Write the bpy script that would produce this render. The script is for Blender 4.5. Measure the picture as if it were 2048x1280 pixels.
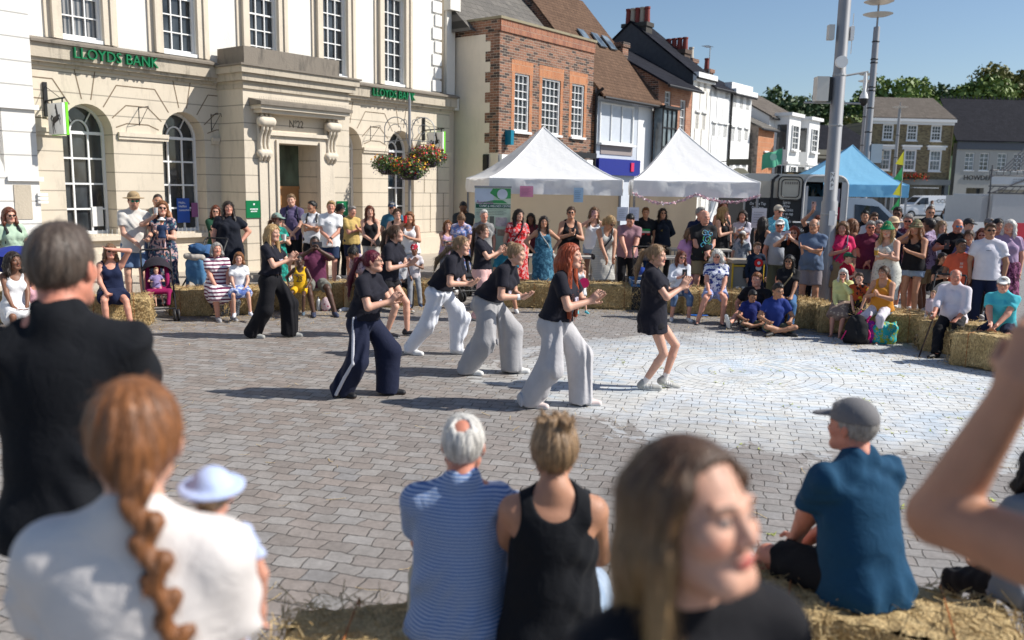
import bpy, bmesh, math, random
import numpy as np
from mathutils import Vector, Matrix
R = math.radians
scene = bpy.context.scene
for o in list(bpy.data.objects): bpy.data.objects.remove(o)
# ------------------------------------------------------------------ camera, sky, sun, exposure
F_PX, CAM_H, PITCH, ROLL = 1700.0, 2.12, math.atan(268 / 1700.0), 0.018
CAM_R = Matrix.Rotation(math.pi / 2 - PITCH, 3, 'X') @ Matrix.Rotation(ROLL, 3, 'Z')
CAM_P = Vector((0, 0, CAM_H))
cd = bpy.data.cameras.new('camera'); cam = bpy.data.objects.new('camera', cd); scene.collection.objects.link(cam)
cam.matrix_world = Matrix.Translation(CAM_P) @ CAM_R.to_4x4(); scene.camera = cam
cd.sensor_width = 36; cd.lens = F_PX/2048*36; cd.clip_start = .05; cd.clip_end = 3000
cd.dof.use_dof = True; cd.dof.focus_distance = 11.; cd.dof.aperture_fstop = 1.7
SUN_EL, SUN_DIR = R(42), Vector((math.cos(R(42)), -.03, math.sin(R(42)))).normalized()   # towards the sun: from the right
w = bpy.data.worlds.new('World'); scene.world = w; w.use_nodes = True
nt = w.node_tree; sky = nt.nodes.new('ShaderNodeTexSky'); sky.sky_type = 'NISHITA'; sky.sun_disc = False
sky.sun_elevation = SUN_EL; sky.sun_rotation = math.atan2(SUN_DIR.x, SUN_DIR.y); sky.air_density = 1.0; sky.dust_density = .6; sky.ozone_density = 3.0; sky.altitude = 60
nt.links.new(sky.outputs[0], nt.nodes['Background'].inputs[0]); nt.nodes['Background'].inputs[1].default_value = .092
sl = bpy.data.lights.new('sun', 'SUN'); sl.energy = 4.9; sl.angle = R(.53); sl.color = (1., .95, .87)
so = bpy.data.objects.new('sun', sl); scene.collection.objects.link(so); so.rotation_euler = SUN_DIR.to_track_quat('Z', 'Y').to_euler()
scene.view_settings.view_transform = 'Standard'; scene.view_settings.look = 'None'; scene.view_settings.exposure = .33; scene.view_settings.gamma = 1
scene.cycles.max_bounces = 6; scene.cycles.diffuse_bounces = 3; scene.cycles.glossy_bounces = 2; scene.cycles.transparent_max_bounces = 8
scene.cycles.use_denoising = True
# ------------------------------------------------------------------ signed-distance modelling kit
CO = ((0,0,0),(1,0,0),(0,1,0),(1,1,0),(0,0,1),(1,0,1),(0,1,1),(1,1,1))
ED = ((0,1),(2,3),(4,5),(6,7),(0,2),(1,3),(4,6),(5,7),(0,4),(1,5),(2,6),(3,7))
def extract(xs, ys, zs, D):
    ins = D < 0
    n = np.zeros(tuple(k - 1 for k in D.shape), np.uint8)
    for (a, b, c) in CO:
        n += ins[a:D.shape[0]-1+a, b:D.shape[1]-1+b, c:D.shape[2]-1+c]
    act = (n > 0) & (n < 8)
    idx = np.argwhere(act)
    if len(idx) == 0: return None
    ids = np.full(act.shape, -1, np.int32); ids[act] = np.arange(len(idx), dtype=np.int32)
    V = np.stack([D[idx[:,0]+a, idx[:,1]+b, idx[:,2]+c] for (a,b,c) in CO])
    acc = np.zeros((len(idx), 3)); cnt = np.zeros(len(idx))
    for (a, b) in ED:
        m = (V[a] < 0) != (V[b] < 0)
        t = np.where(m, V[a] / np.where(m, V[a]-V[b], 1), 0)
        for ax in range(3):
            acc[:,ax] += np.where(m, CO[a][ax] + t*(CO[b][ax]-CO[a][ax]), 0)
        cnt += m
    acc /= cnt[:,None]
    P = np.empty_like(acc)
    for ax, g in enumerate((xs, ys, zs)):
        i = idx[:,ax]; P[:,ax] = g[i] + (g[i+1]-g[i])*acc[:,ax]
    F = []
    for ax in range(3):
        o = [1 if k != ax else 0 for k in range(3)]
        A = ins[o[0]:-1, o[1]:-1, o[2]:-1]
        sl = [slice(o[k], -1) for k in range(3)]; sl[ax] = slice(1, None)
        Bn = ins[tuple(sl)]
        e = np.argwhere(A != Bn)
        if len(e) == 0: continue
        s = A[e[:,0], e[:,1], e[:,2]]
        e = e + np.array(o)
        u, v = [(1,2),(2,0),(0,1)][ax]
        def cell(du, dv):
            q = e.copy(); q[:,u] -= du; q[:,v] -= dv
            return ids[q[:,0], q[:,1], q[:,2]]
        f = np.stack([cell(1,1), cell(0,1), cell(0,0), cell(1,0)], 1)
        f[~s] = f[~s][:, ::-1]
        F.append(f)
    return P, np.concatenate(F)
def mesh_from(name, P, F, smooth=True):
    me = bpy.data.meshes.new(name)
    me.vertices.add(len(P)); me.vertices.foreach_set('co', np.asarray(P, np.float32).ravel())
    k = F.shape[1]
    me.loops.add(F.size); me.loops.foreach_set('vertex_index', np.asarray(F, np.int32).ravel())
    me.polygons.add(len(F)); me.polygons.foreach_set('loop_start', np.arange(0, F.size, k, dtype=np.int32))
    if smooth: me.polygons.foreach_set('use_smooth', np.ones(len(F), bool))
    me.update(calc_edges=True)
    return me
def V3(*a): return np.array(a if len(a) == 3 else a[0], float)
class S:
    def __init__(s): s.ops = []; s.post = []
    def rc(s, a, b, ra, rb=None, k=.03, fl=None, cuts=(), sub=False):
        s.ops.append(('r', V3(a), V3(b), ra, ra if rb is None else rb, k, fl, cuts, sub)); return s
    def el(s, c, r, Rm=None, k=.03, cuts=(), sub=False):
        s.ops.append(('e', V3(c), V3(r), np.eye(3) if Rm is None else np.array(Rm), k, cuts, sub)); return s
    def cut(s, pt, n, box=None):
        n = V3(n); s.ops.append(('c', V3(pt), n/np.linalg.norm(n))); return s
    def bounds(s, o):
        if o[0] == 'r':
            r = max(o[3], o[4]); return np.minimum(o[1], o[2])-r, np.maximum(o[1], o[2])+r
        r = np.abs(o[3]) @ o[2]; return o[1]-r, o[1]+r
    def grid(s, vox, fine=None):
        b = [s.bounds(o) for o in s.ops if o[0] in 're' and not o[-1]]
        lo = np.min([x[0] for x in b], 0)-vox*2-.012; hi = np.max([x[1] for x in b], 0)+vox*2+.012
        ax = []
        for k in range(3):
            if fine is None: g = np.arange(lo[k], hi[k]+vox, vox)
            else:
                fl, fh, fv = fine; a = max(lo[k], fl[k]); c = min(hi[k], fh[k])
                g = np.concatenate([np.arange(a-vox, lo[k]-vox, -vox)[::-1], np.arange(a, c, fv), np.arange(c, hi[k]+vox, vox)])
            ax.append(g)
        return ax
    def evaluate(s, ax, vox):
        D = np.full([len(g) for g in ax], .3, np.float32)
        X = [ax[0][:,None,None].astype(np.float32), ax[1][None,:,None].astype(np.float32), ax[2][None,None,:].astype(np.float32)]
        for o in s.ops:
            if o[0] == 'c':
                d = sum((X[k]-np.float32(o[1][k]))*np.float32(o[2][k]) for k in range(3))
                np.maximum(D, d, out=D); continue
            k_ = o[5] if o[0] == 'r' else o[4]
            lo, hi = s.bounds(o); m = k_+vox*2+.01
            sl = []
            for k in range(3):
                i0 = max(0, np.searchsorted(ax[k], lo[k]-m)-1); i1 = min(len(ax[k]), np.searchsorted(ax[k], hi[k]+m)+1)
                sl.append(slice(i0, i1))
            if any(q.stop-q.start < 1 for q in sl): continue
            x, y, z = X[0][sl[0]], X[1][:, sl[1]], X[2][:, :, sl[2]]
            if o[0] == 'r':
                a, b, ra, rb, fl, cuts, sub = o[1], o[2], o[3], o[4], o[6], o[7], o[8]
                ba = b-a; L = max(float(ba@ba), 1e-9)
                dx, dy, dz = x-np.float32(a[0]), y-np.float32(a[1]), z-np.float32(a[2])
                h = np.clip((dx*ba[0]+dy*ba[1]+dz*ba[2])/L, 0, 1).astype(np.float32)
                ex, ey, ez = dx-h*ba[0], dy-h*ba[1], dz-h*ba[2]
                if fl is not None:
                    nn, f = fl; q = (ex*nn[0]+ey*nn[1]+ez*nn[2])*(1/f-1)
                    ex = ex+q*nn[0]; ey = ey+q*nn[1]; ez = ez+q*nn[2]
                d = np.sqrt(ex*ex+ey*ey+ez*ez)-(ra+(rb-ra)*h)
            else:
                c, r, Rm, cuts, sub = o[1], o[2], o[3], o[5], o[6]
                dx, dy, dz = x-np.float32(c[0]), y-np.float32(c[1]), z-np.float32(c[2])
                q = 0; q2 = 0
                for k in range(3):
                    t = (dx*Rm[0,k]+dy*Rm[1,k]+dz*Rm[2,k])/r[k]
                    q = q+t*t; q2 = q2+(t/r[k])**2
                q = np.sqrt(q); q2 = np.sqrt(q2)+1e-6
                d = q*(q-1)/q2
            for (pt, nn) in cuts:
                d = np.maximum(d, (x-pt[0])*nn[0]+(y-pt[1])*nn[1]+(z-pt[2])*nn[2])
            cur = D[sl[0], sl[1], sl[2]]
            if sub:
                e = -d; h = np.maximum(k_-np.abs(cur-e), 0)/max(k_, 1e-6); D[sl[0], sl[1], sl[2]] = np.maximum(cur, e)+h*h*k_*.25
            else:
                h = np.maximum(k_-np.abs(cur-d), 0)/max(k_, 1e-6); D[sl[0], sl[1], sl[2]] = np.minimum(cur, d)-h*h*k_*.25
        for f in s.post: D = f(D, X)
        return D
    def build(s, vox, fine=None):
        ax = s.grid(vox, fine)
        return extract(*ax, s.evaluate(ax, vox).astype(np.float32))
def wrinkle(amp, f=55., seed=0, vert=0.):
    r = np.random.RandomState(seed)
    d = r.normal(size=(4,3)); d /= np.linalg.norm(d, axis=1)[:,None]
    if vert: d[:,2] *= (1-vert)
    ph = r.rand(6)*6.28
    def fn(D, X):
        x, y, z = X
        dot = lambda i, g: (x*(d[i,0]*g)+y*(d[i,1]*g)+z*(d[i,2]*g)).astype(np.float32)
        w = np.sin(dot(0, f*.5)+ph[0])*1.6
        a = np.sin(dot(1, f)+w+ph[1]); b = np.sin(dot(2, f*1.7)+w*1.3+ph[2])
        g = np.clip(.5+np.sin(dot(3, f*.33)+ph[3]), 0, 1)
        return D+amp*(a*.6+b*.4)*g
    return fn
# ------------------------------------------------------------------ materials
_M = {}
def newmat(key):
    m = bpy.data.materials.new(key); m.use_nodes = True
    nt = m.node_tree; nt.nodes.clear()
    out = nt.nodes.new('ShaderNodeOutputMaterial'); b = nt.nodes.new('ShaderNodeBsdfPrincipled')
    nt.links.new(b.outputs[0], out.inputs[0])
    return m, nt, b
def N_(nt, typ, ins=None, **kw):
    n = nt.nodes.new('ShaderNode'+typ)
    for k, v in kw.items(): setattr(n, k, v)
    for k, v in (ins or {}).items():
        s = n.inputs[k]
        if isinstance(v, bpy.types.NodeSocket): nt.links.new(v, s)
        else: s.default_value = v
    return n
def c4(c): return (c[0], c[1], c[2], 1.0)
def coord(nt, kind='Object', scale=(1,1,1), rot=(0,0,0)):
    t = N_(nt, 'TexCoord'); m = N_(nt, 'Mapping', {'Vector': t.outputs[kind], 'Scale': scale, 'Rotation': rot}); return m.outputs[0]
def noise(nt, vec, scale, detail=4, rough=.55, dist=0):
    return N_(nt, 'TexNoise', {'Vector': vec, 'Scale': scale, 'Detail': detail, 'Roughness': rough, 'Distortion': dist}).outputs[0]
def ramp(nt, fac, stops, interp='LINEAR'):
    r = N_(nt, 'ValToRGB', {'Fac': fac}); cr = r.color_ramp; cr.interpolation = interp
    while len(cr.elements) < len(stops): cr.elements.new(.5)
    for e, (p, c) in zip(cr.elements, stops):
        e.position = p; e.color = c4(c) if not isinstance(c, (int, float)) else (c, c, c, 1)
    return r.outputs[0]
def mix(nt, fac, a, b, mode='MIX'):
    n = N_(nt, 'Mix', data_type='RGBA', blend_type=mode)
    for s, v in ((n.inputs[0], fac), (n.inputs[6], a), (n.inputs[7], b)):
        if isinstance(v, bpy.types.NodeSocket): nt.links.new(v, s)
        else: s.default_value = v if isinstance(v, (int, float)) else c4(v)
    return n.outputs[2]
def math_(nt, op, a, b=0., c=None, clamp=False):
    n = N_(nt, 'Math', operation=op); n.use_clamp = clamp
    for s, v in zip(n.inputs, (a, b, c if c is not None else 0.)):
        if isinstance(v, bpy.types.NodeSocket): nt.links.new(v, s)
        else: s.default_value = v
    return n.outputs[0]
def bump(nt, b, h, strength=.3, dist=.01):
    n = N_(nt, 'Bump', {'Height': h, 'Strength': strength, 'Distance': dist}); nt.links.new(n.outputs[0], b.inputs['Normal'])
def plain(col, rough=.7, metal=0., var=.12, scale=6, spec=.4, bumps=.1, bscale=60):
    key = 'plain_%s_%.2f_%.1f_%.2f_%d' % ('_'.join('%.3f' % c for c in col), rough, metal, var, scale)
    if key in _M: return _M[key]
    m, nt, b = newmat(key); v = coord(nt)
    n = noise(nt, v, scale, 5)
    c = mix(nt, n, [x*(1-var) for x in col], [min(1, x*(1+var)) for x in col])
    nt.links.new(c, b.inputs['Base Color']); b.inputs['Roughness'].default_value = rough; b.inputs['Metallic'].default_value = metal
    b.inputs['Specular IOR Level'].default_value = spec
    if bumps: bump(nt, b, noise(nt, v, bscale, 3), bumps, .004)
    _M[key] = m; return m
def cloth(col, pat='plain', col2=(.8,.8,.8), col3=None, f=1.):
    key = 'cloth_%s_%s_%s_%.2f_%s' % (pat, '_'.join('%.3f' % c for c in col), '_'.join('%.3f' % c for c in col2), f, col3)
    if key in _M: return _M[key]
    m, nt, b = newmat(key); v = coord(nt)
    base = mix(nt, noise(nt, v, 9, 4), [x*.86 for x in col], [min(1, x*1.12) for x in col])
    if pat == 'stripe':
        s = N_(nt, 'SeparateXYZ', {0: v}); w = math_(nt, 'SINE', math_(nt, 'MULTIPLY', s.outputs[2], 120.*f))
        base = mix(nt, math_(nt, 'GREATER_THAN', w, .25), base, col2)
    elif pat == 'vstripe':
        s = N_(nt, 'SeparateXYZ', {0: v}); w = math_(nt, 'SINE', math_(nt, 'MULTIPLY', s.outputs[0], 120.*f))
        base = mix(nt, math_(nt, 'GREATER_THAN', w, .2), base, col2)
    elif pat == 'floral':
        d = noise(nt, v, 16*f, 2); d2 = noise(nt, coord(nt, scale=(1.3, 1.1, 1.2)), 23*f, 2, dist=1.)
        base = mix(nt, ramp(nt, d, [(.52, 0), (.56, 1)]), base, col2)
        base = mix(nt, ramp(nt, d2, [(.6, 0), (.63, 1)]), base, col3 or col2)
    elif pat == 'spots':
        w = N_(nt, 'TexVoronoi', {'Vector': v, 'Scale': 22*f}).outputs[0]
        base = mix(nt, ramp(nt, w, [(.28, 1), (.34, 0)]), base, col2)
    elif pat == 'check':
        w = N_(nt, 'TexChecker', {'Vector': coord(nt, rot=(0, .78, 0)), 'Scale': 28*f}).outputs[1]
        base = mix(nt, w, base, col2)
    elif pat == 'denim':
        base = mix(nt, ramp(nt, noise(nt, v, 5, 3), [(.4, 0), (.68, 1)]), base, col2)
    nt.links.new(base, b.inputs['Base Color']); b.inputs['Roughness'].default_value = .85; b.inputs['Specular IOR Level'].default_value = .18
    b.inputs['Sheen Weight'].default_value = .02
    h = math_(nt, 'ADD', math_(nt, 'MULTIPLY', noise(nt, v, 14, 3, dist=1.2), 1.), math_(nt, 'MULTIPLY', noise(nt, v, 160, 2), .12))
    bump(nt, b, h, .45, .012)
    _M[key] = m; return m
def skinmat():
    if 'skin' in _M: return _M['skin']
    m, nt, b = newmat('skin'); a = N_(nt, 'VertexColor', layer_name='Col'); v = coord(nt)
    n = noise(nt, v, 18, 4)
    c = mix(nt, n, (.82,.8,.8), (1.15,1.08,1.05)); c = mix(nt, 1., a.outputs[0], c, 'MULTIPLY')
    nt.links.new(c, b.inputs['Base Color']); b.inputs['Roughness'].default_value = .55
    b.inputs['Subsurface Weight'].default_value = .05; b.inputs['Subsurface Radius'].default_value = (.02,.008,.004); b.inputs['Subsurface Scale'].default_value = .5
    bump(nt, b, noise(nt, v, 60, 4), .2, .006)
    _M['skin'] = m; return m
def hairmat(col, col2=None):
    key = 'hair_%s_%s' % (col, col2)
    if key in _M: return _M[key]
    m, nt, b = newmat('hair'); v = coord(nt, scale=(1, 1, .12)); v1 = coord(nt)
    n = noise(nt, v, 70, 4, .7, .4)
    c = mix(nt, ramp(nt, n, [(.3, 0), (.7, 1)]), [x*.45 for x in col], [min(1, x*1.5) for x in col])
    if col2:
        s = N_(nt, 'SeparateXYZ', {0: v1}); c = mix(nt, N_(nt, 'MapRange', {0: math_(nt, 'ADD', s.outputs[2], math_(nt, 'MULTIPLY', noise(nt, v, 30, 2), .3)), 1: 1.54, 2: 1.84, 3: 1., 4: 0.}).outputs[0], c, mix(nt, n, [x*.6 for x in col2], [min(1, x*1.3) for x in col2]))
    nt.links.new(c, b.inputs['Base Color']); b.inputs['Roughness'].default_value = .45; b.inputs['Specular IOR Level'].default_value = .45
    bump(nt, b, n, .8, .006)
    _M[key] = m; return m
# ------------------------------------------------------------------ objects
COL = scene.collection
def link(name, me, mat=None, parent=None, loc=(0,0,0), rz=0.):
    o = bpy.data.objects.new(name, me); COL.objects.link(o)
    if mat is not None and me is not None:
        if not me.materials: me.materials.append(mat)
    if parent is not None: o.parent = parent
    o.location = loc; o.rotation_euler = (0, 0, rz) if not isinstance(rz, tuple) else rz
    return o
def tag(o, label=None, cat=None, group=None, kind=None):
    if label: o['label'] = label
    if cat: o['category'] = cat
    if group: o['group'] = group
    if kind: o['kind'] = kind
    return o
def empty(name, loc, rz=0., label=None, cat=None, group=None):
    return tag(link(name, None, None, None, loc, rz), label, cat, group)
def ray(px, py): return CAM_R @ Vector(((px-1024)/F_PX, -(py-640)/F_PX, -1.0))
def at(px, py, d): r = ray(px, py); return CAM_P + r*(d/r.y)
def G(px, py, z=0.): r = ray(px, py); return CAM_P + r*((z-CAM_H)/r.z)
def Rx_(a): c, s = math.cos(a), math.sin(a); return np.array([[1,0,0],[0,c,-s],[0,s,c]])
def Ry_(a): c, s = math.cos(a), math.sin(a); return np.array([[c,0,s],[0,1,0],[-s,0,c]])
def Rz_(a): c, s = math.cos(a), math.sin(a); return np.array([[c,-s,0],[s,c,0],[0,0,1]])
def unit(v): v = V3(v); return v/max(np.linalg.norm(v), 1e-9)
def ik(a, t, l1, l2, hint):
    d = t-a; L = np.linalg.norm(d)
    if L > (l1+l2)*.995: d = d*((l1+l2)*.995/L); t = a+d; L = (l1+l2)*.995
    L = max(L, abs(l1-l2)+.02); u = d/L
    x = (l1*l1-l2*l2+L*L)/(2*L); h = math.sqrt(max(l1*l1-x*x, 0))
    hv = V3(hint)-u*np.dot(hint, u); hv = unit(hv)
    return a+u*x+hv*h, t
SKIN = dict(fair=(.62,.36,.26), pink=(.62,.31,.22), tan=(.48,.25,.155), olive=(.40,.21,.125), brown=(.20,.095,.055), dark=(.075,.035,.022), red=(.58,.24,.16))
HAIR = dict(blonde=(.42,.27,.12), sand=(.27,.17,.09), brown=(.075,.038,.02), dark=(.022,.014,.011), black=(.01,.009,.009), red=(.30,.05,.012), ginger=(.21,.082,.028), burgundy=(.10,.004,.018), grey=(.30,.28,.26), white=(.62,.60,.56), auburn=(.13,.035,.015), lightbrown=(.17,.09,.045), pepper=(.085,.062,.048))
HANDS = dict(  # wrist target from the neck base in the chest frame, mirrored for the right hand: (out, forward -, up), finger direction, curl
    down=((.23,-.03,-.58), (0,-.2,-1), .35), cross=((-.09,-.205,-.26), (-.9,.35,.15), .9), crosslow=((-.07,-.22,-.35), (-.9,.35,.0), .9),
    clap=((.035,-.31,-.20), (-.1,-.5,.8), .15), phone=((.07,-.31,.06), (-.4,-.1,.9), .6), hip=((.22,-.01,-.43), (-.4,-.6,-.4), .3),
    back=((.03,.16,-.44), (-.8,.2,-.3), .3), mouth=((.03,-.26,.045), (-.3,.1,.9), .6), front=((.0,-.22,-.47), (-.5,-.4,-.7), .3),
    chest=((.03,-.26,-.24), (-.7,-.2,.5), .5), shade=((.03,-.14,.20), (-1,-.1,.2), .2), pocket=((.20,-.07,-.47), (-.1,-.5,-.8), .5),
    push=((.13,-.34,-.40), (-.1,-.9,-.2), .7), cup=((.10,-.28,-.20), (-.3,-.7,.4), .7), up=((.16,-.16,.36), (-.1,-.1,1), .5),
    reach=((.06,-.44,-.44), (-.1,-.6,-.8), .3), chin=((.03,-.17,.0), (-.1,.1,1), .8), held=((.14,-.36,-.18), (-.1,-.9,.3), .6))
def limb_r(female, bulk): return (.92 if female else 1.)*(.6+.4*bulk)
class P_: pass
def dd0(root, d): return math.hypot(root[0], root[1]) if root is not None else d
def kd_(q): return q.get('kid', 0) > .45
def skeleton(q):
    k = P_(); f = q['fem']; seat = q.get('seat'); s = q['s']
    pz = q.get('pz')
    if pz is None: pz = (seat/s+.095) if seat is not None else .925
    yaw = q.get('twist', 0.)
    k.Rp = Rx_(q.get('lean', 0)*.55)@Ry_(q.get('side', 0)*.5); k.Rc = Rz_(yaw)@Rx_(q.get('lean', 0))@Ry_(q.get('side', 0))
    k.P = V3(0, q.get('oy', 0.), pz)+V3(q.get('ox', 0.), 0, 0)
    k.waist = k.P+k.Rp@V3(0, 0, .10); k.chest = k.waist+k.Rc@V3(0, -.005, .17); k.neck = k.waist+k.Rc@V3(0, .012, .405)
    hy, hp, hr = q.get('head', (0, 0, 0)); k.Rh = Rz_(hy)@Rx_(hp)@Ry_(hr)
    k.hk = q.get('hk', 1.)
    k.head = k.neck+k.Rc@V3(0, -.020, .050)+k.Rh@V3(0, -.012, .112*k.hk)
    k.H = lambda x, y, z: k.head+k.Rh@(V3(x, y, z)*k.hk)
    k.C = lambda x, y, z: k.neck+k.Rc@V3(x, y, z)
    k.Q = lambda x, y, z: k.P+k.Rp@V3(x, y, z)
    sw = (.150 if f else .168)*(.78+.22*q['bulk']); k.sw = sw
    k.top = k.head[2]+.123*k.hk
    sh, hands = [], q.get('hands', ('down', 'down'))
    k.arms = []; k.legs = []
    for i, sg in enumerate((-1, 1)):           # right (-x) then left (+x)
        S0 = k.C(sg*sw, 0, -.062)
        h = hands[i]; hd = None; curl = .35
        if isinstance(h, str):
            if h == 'lap': tgt = None
            else:
                hp_, hd, curl = HANDS[h]; tgt = k.C(sg*hp_[0], hp_[1]-(.02*i if h in ('cross','clap','front','crosslow') else 0), hp_[2]+(.045*i if h in ('cross','crosslow') else 0)); hd = k.Rc@V3(sg*hd[0], hd[1], hd[2])
        else:
            tgt = k.C(*h[0]); hd = k.Rc@V3(h[1]) if len(h) > 1 and h[1] is not None else None; curl = h[2] if len(h) > 2 else .35
        k.arms.append([S0, tgt, hd, curl, sg])
    ft = q.get('feet')
    if ft is None:
        ft = (((-.10, .0, 0), -.2), ((.10, .0, 0), .2)) if seat is None else (((-.13, -.45, 0), -.15), ((.13, -.43, 0), .15))
    kn = q.get('knees', ((-.15, -1, .25), (.15, -1, .25)))
    for i, sg in enumerate((-1, 1)):
        Hp = k.Q(sg*.088, 0, -.015)
        (fx, fy, fz), fyaw = ft[i][0], ft[i][1]
        A0 = V3(fx, fy, fz+.08)
        K, A = ik(Hp, A0, .43, .415, kn[i])
        fp = ft[i][2] if len(ft[i]) > 2 else 0.
        k.legs.append((Hp, K, A, Rz_(fyaw)@Rx_(fp)))
    for i, a in enumerate(k.arms):
        S0, tgt, hd, curl, sg = a
        if tgt is None:
            Hp, K, A, _ = k.legs[i]; tgt = Hp*.3+K*.7+V3(-sg*.03, 0, .085); hd = unit(K-Hp)+V3(-sg*.5, 0, -.15)
        hint = k.Rc@(V3(sg*.75, .35, -.55))
        eh = q.get('elb')
        if eh is not None and eh[i] is not None: hint = k.Rc@V3(eh[i])
        E, Wp = ik(S0, tgt, .285, .25, hint)
        if hd is None: hd = unit(Wp-E)
        k.arms[i] = (S0, E, Wp, unit(hd), curl, sg)
    return k
def torso(S_, k, q, o=0., belly=True):
    f, b = q['fem'], q['bulk']; n = k.Rc[:,1]; np_ = k.Rp[:,1]; w = (.55+.45*b); dpt = .35+.65*b
    S_.el(k.Q(0, .01, -.02), (.158*w*(1.07 if f else 1)+o, .118*dpt+o, .115+o), k.Rp, k=.05)
    S_.el(k.waist+k.Rc@V3(0, 0, .02), (.128*w*(.92 if f else 1.05)+o, .098*dpt+o, .13+o), k.Rc, k=.07)
    S_.el(k.chest, (.150*w*(.92 if f else 1.05)+o, .106*dpt+o, .175+o), k.Rc, k=.07)
    S_.el(k.C(0, .030, -.13), (.145*w+o*.8, .070+o, .12+o), k.Rc, k=.04)
    S_.rc(k.C(-k.sw*.86, .004, -.075), k.C(k.sw*.86, .004, -.075), .050+o*.7, k=.05, fl=(n, .9))
    for sg in (-1, 1):
        S_.rc(k.C(0, .020, .026), k.C(sg*k.sw*.92, .006, -.052), .044+o*.35, .045+o*.5, k=.04)
        S_.el(k.Q(sg*.075, .045, -.05), (.082*w+o, .085*dpt+o, .095+o), k.Rp, k=.04)
        if f: S_.el(k.C(sg*.072, -.085*dpt-.012, -.19), (.058*(.6+.4*b)+o*.8, .05+o*.8, .06+o*.8), k.Rc, k=.045)
    if belly and q.get('belly', 0): S_.el(k.waist+k.Rc@V3(0, -.06*dpt, .0), (.12*w+o, (.07+.08*q['belly'])*dpt+o, .14+o), k.Rc, k=.06)
def arm(S_, a, lr, o=0., o2=None, upto=2., cut=True, k=.03):
    Sh, E, Wp = a[0], a[1], a[2]; o2 = o if o2 is None else o2
    if upto <= 1:
        e = Sh+(E-Sh)*upto; u = unit(E-Sh); r1 = .049*lr+o; r2 = (.050+(.042-.050)*upto)*lr+o2
        S_.rc(Sh, e+u*.05, r1, r2, k=k, cuts=[(e, u)])
    else:
        S_.rc(Sh, E, .052*lr+o, .040*lr+o2, k=k)
        f = upto-1; e = E+(Wp-E)*min(f, 1); S_.rc(E, e, .042*lr+o2, (.042-.015*f)*lr+o2, k=.015)
def hand(S_, a, sc=1., fing=True):
    Wp, hd, curl, sg = a[2], a[3], a[4], a[5]
    fa = unit(a[2]-a[1]); n = np.cross(hd, (0, 0, 1)); n = unit(n) if np.linalg.norm(n) > .15 else V3(1, 0, 0)
    pn = unit(np.cross(hd, n)); side = n*sg            # finger spread axis / palm normal (down or back)
    if abs(hd[2]) > .6: side = unit(V3(0, -1, 0)-hd*np.dot(hd, (0, -1, 0))); pn = unit(np.cross(side, hd))*sg*-1
    W2 = Wp+hd*.015
    S_.rc(Wp-fa*.02, W2, .024*sc, .024*sc, k=.015)
    S_.rc(W2+side*.016, Wp+hd*.085+side*.022, .019*sc, .015*sc, k=.02); S_.rc(W2-side*.014, Wp+hd*.080-side*.024, .019*sc, .015*sc, k=.02)
    S_.rc(W2, Wp+hd*.082, .020*sc, .016*sc, k=.02)
    if not fing: return
    for j, (off, L) in enumerate(((.030, .068), (.010, .077), (-.011, .071), (-.031, .056))):
        b = Wp+hd*.085+side*off; c = curl*(1.+.12*j); d = hd; r = .0095*sc
        for seg, sl in enumerate((.45, .32, .23)):
            ang = c*(.9 if seg == 0 else 1.25); d = unit(d*math.cos(ang)+pn*math.sin(ang)*-1); e = b+d*L*sl
            S_.rc(b, e, r, r*.92, k=.004); b = e; r *= .92
    t0 = W2+side*.024; t1 = t0+unit(side*.9+hd*.65-pn*.3)*.038; t2 = t1+unit(side*.25+hd-pn*.4)*.032
    S_.rc(t0, t1, .013*sc, .0115*sc, k=.012); S_.rc(t1, t2, .0112*sc, .0095*sc, k=.004)
def head_shape(S_, k, q):
    H, h, Rh = k.H, k.hk, k.Rh; f = q['fem']; j = .94 if f else 1.0
    S_.rc(k.neck+k.Rc@V3(0, .012, -.01), k.H(0, .022/h, -.045), .056*(.86 if f else 1.)*(.7+.3*q['bulk']), .054*(.84 if f else 1), k=.035)
    S_.el(H(0, .014, .03), V3(.076, .096, .092)*h, Rh, k=.02)
    S_.el(H(0, -.028, -.032), V3(.060*j, .062, .083)*h, Rh, k=.035)
    S_.rc(H(-.016*j, -.072, -.093), H(.016*j, -.072, -.093), .019*h, k=.03)
    for g in (-1, 1):
        S_.rc(H(g*.052*j, .01, -.055), H(g*.026, -.062, -.092), .018*h, .016*h, k=.03)
        S_.el(H(g*.04, -.064, -.02), V3(.024, .024, .022)*h, Rh, k=.025)
        S_.el(H(g*.031, -.100, .006), V3(.017, .014, .012)*h, Rh, k=.012, sub=True)
        S_.el(H(g*.031, -.0795, .005), V3(.0125, .0125, .0115)*h, Rh, k=.003)
        S_.rc(H(g*.012, -.089, .026), H(g*.044, -.080, .027), .009*h, .008*h, k=.012)
        S_.el(H(g*.079, .008, -.004), V3(.011, .019, .032)*h, Rh@Rz_(-g*.35)@Rx_(-.15), k=.006)
    S_.rc(H(0, -.088, .016), H(0, -.107, -.024), .0085*h, .0115*h, k=.014)
    S_.rc(H(-.011, -.100, -.030), H(.011, -.100, -.030), .0085*h, k=.006)
    S_.el(H(0, -.0925, -.053), V3(.024, .010, .0065)*h, Rh, k=.004); S_.el(H(0, -.0905, -.064), V3(.020, .010, .007)*h, Rh, k=.004)
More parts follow.
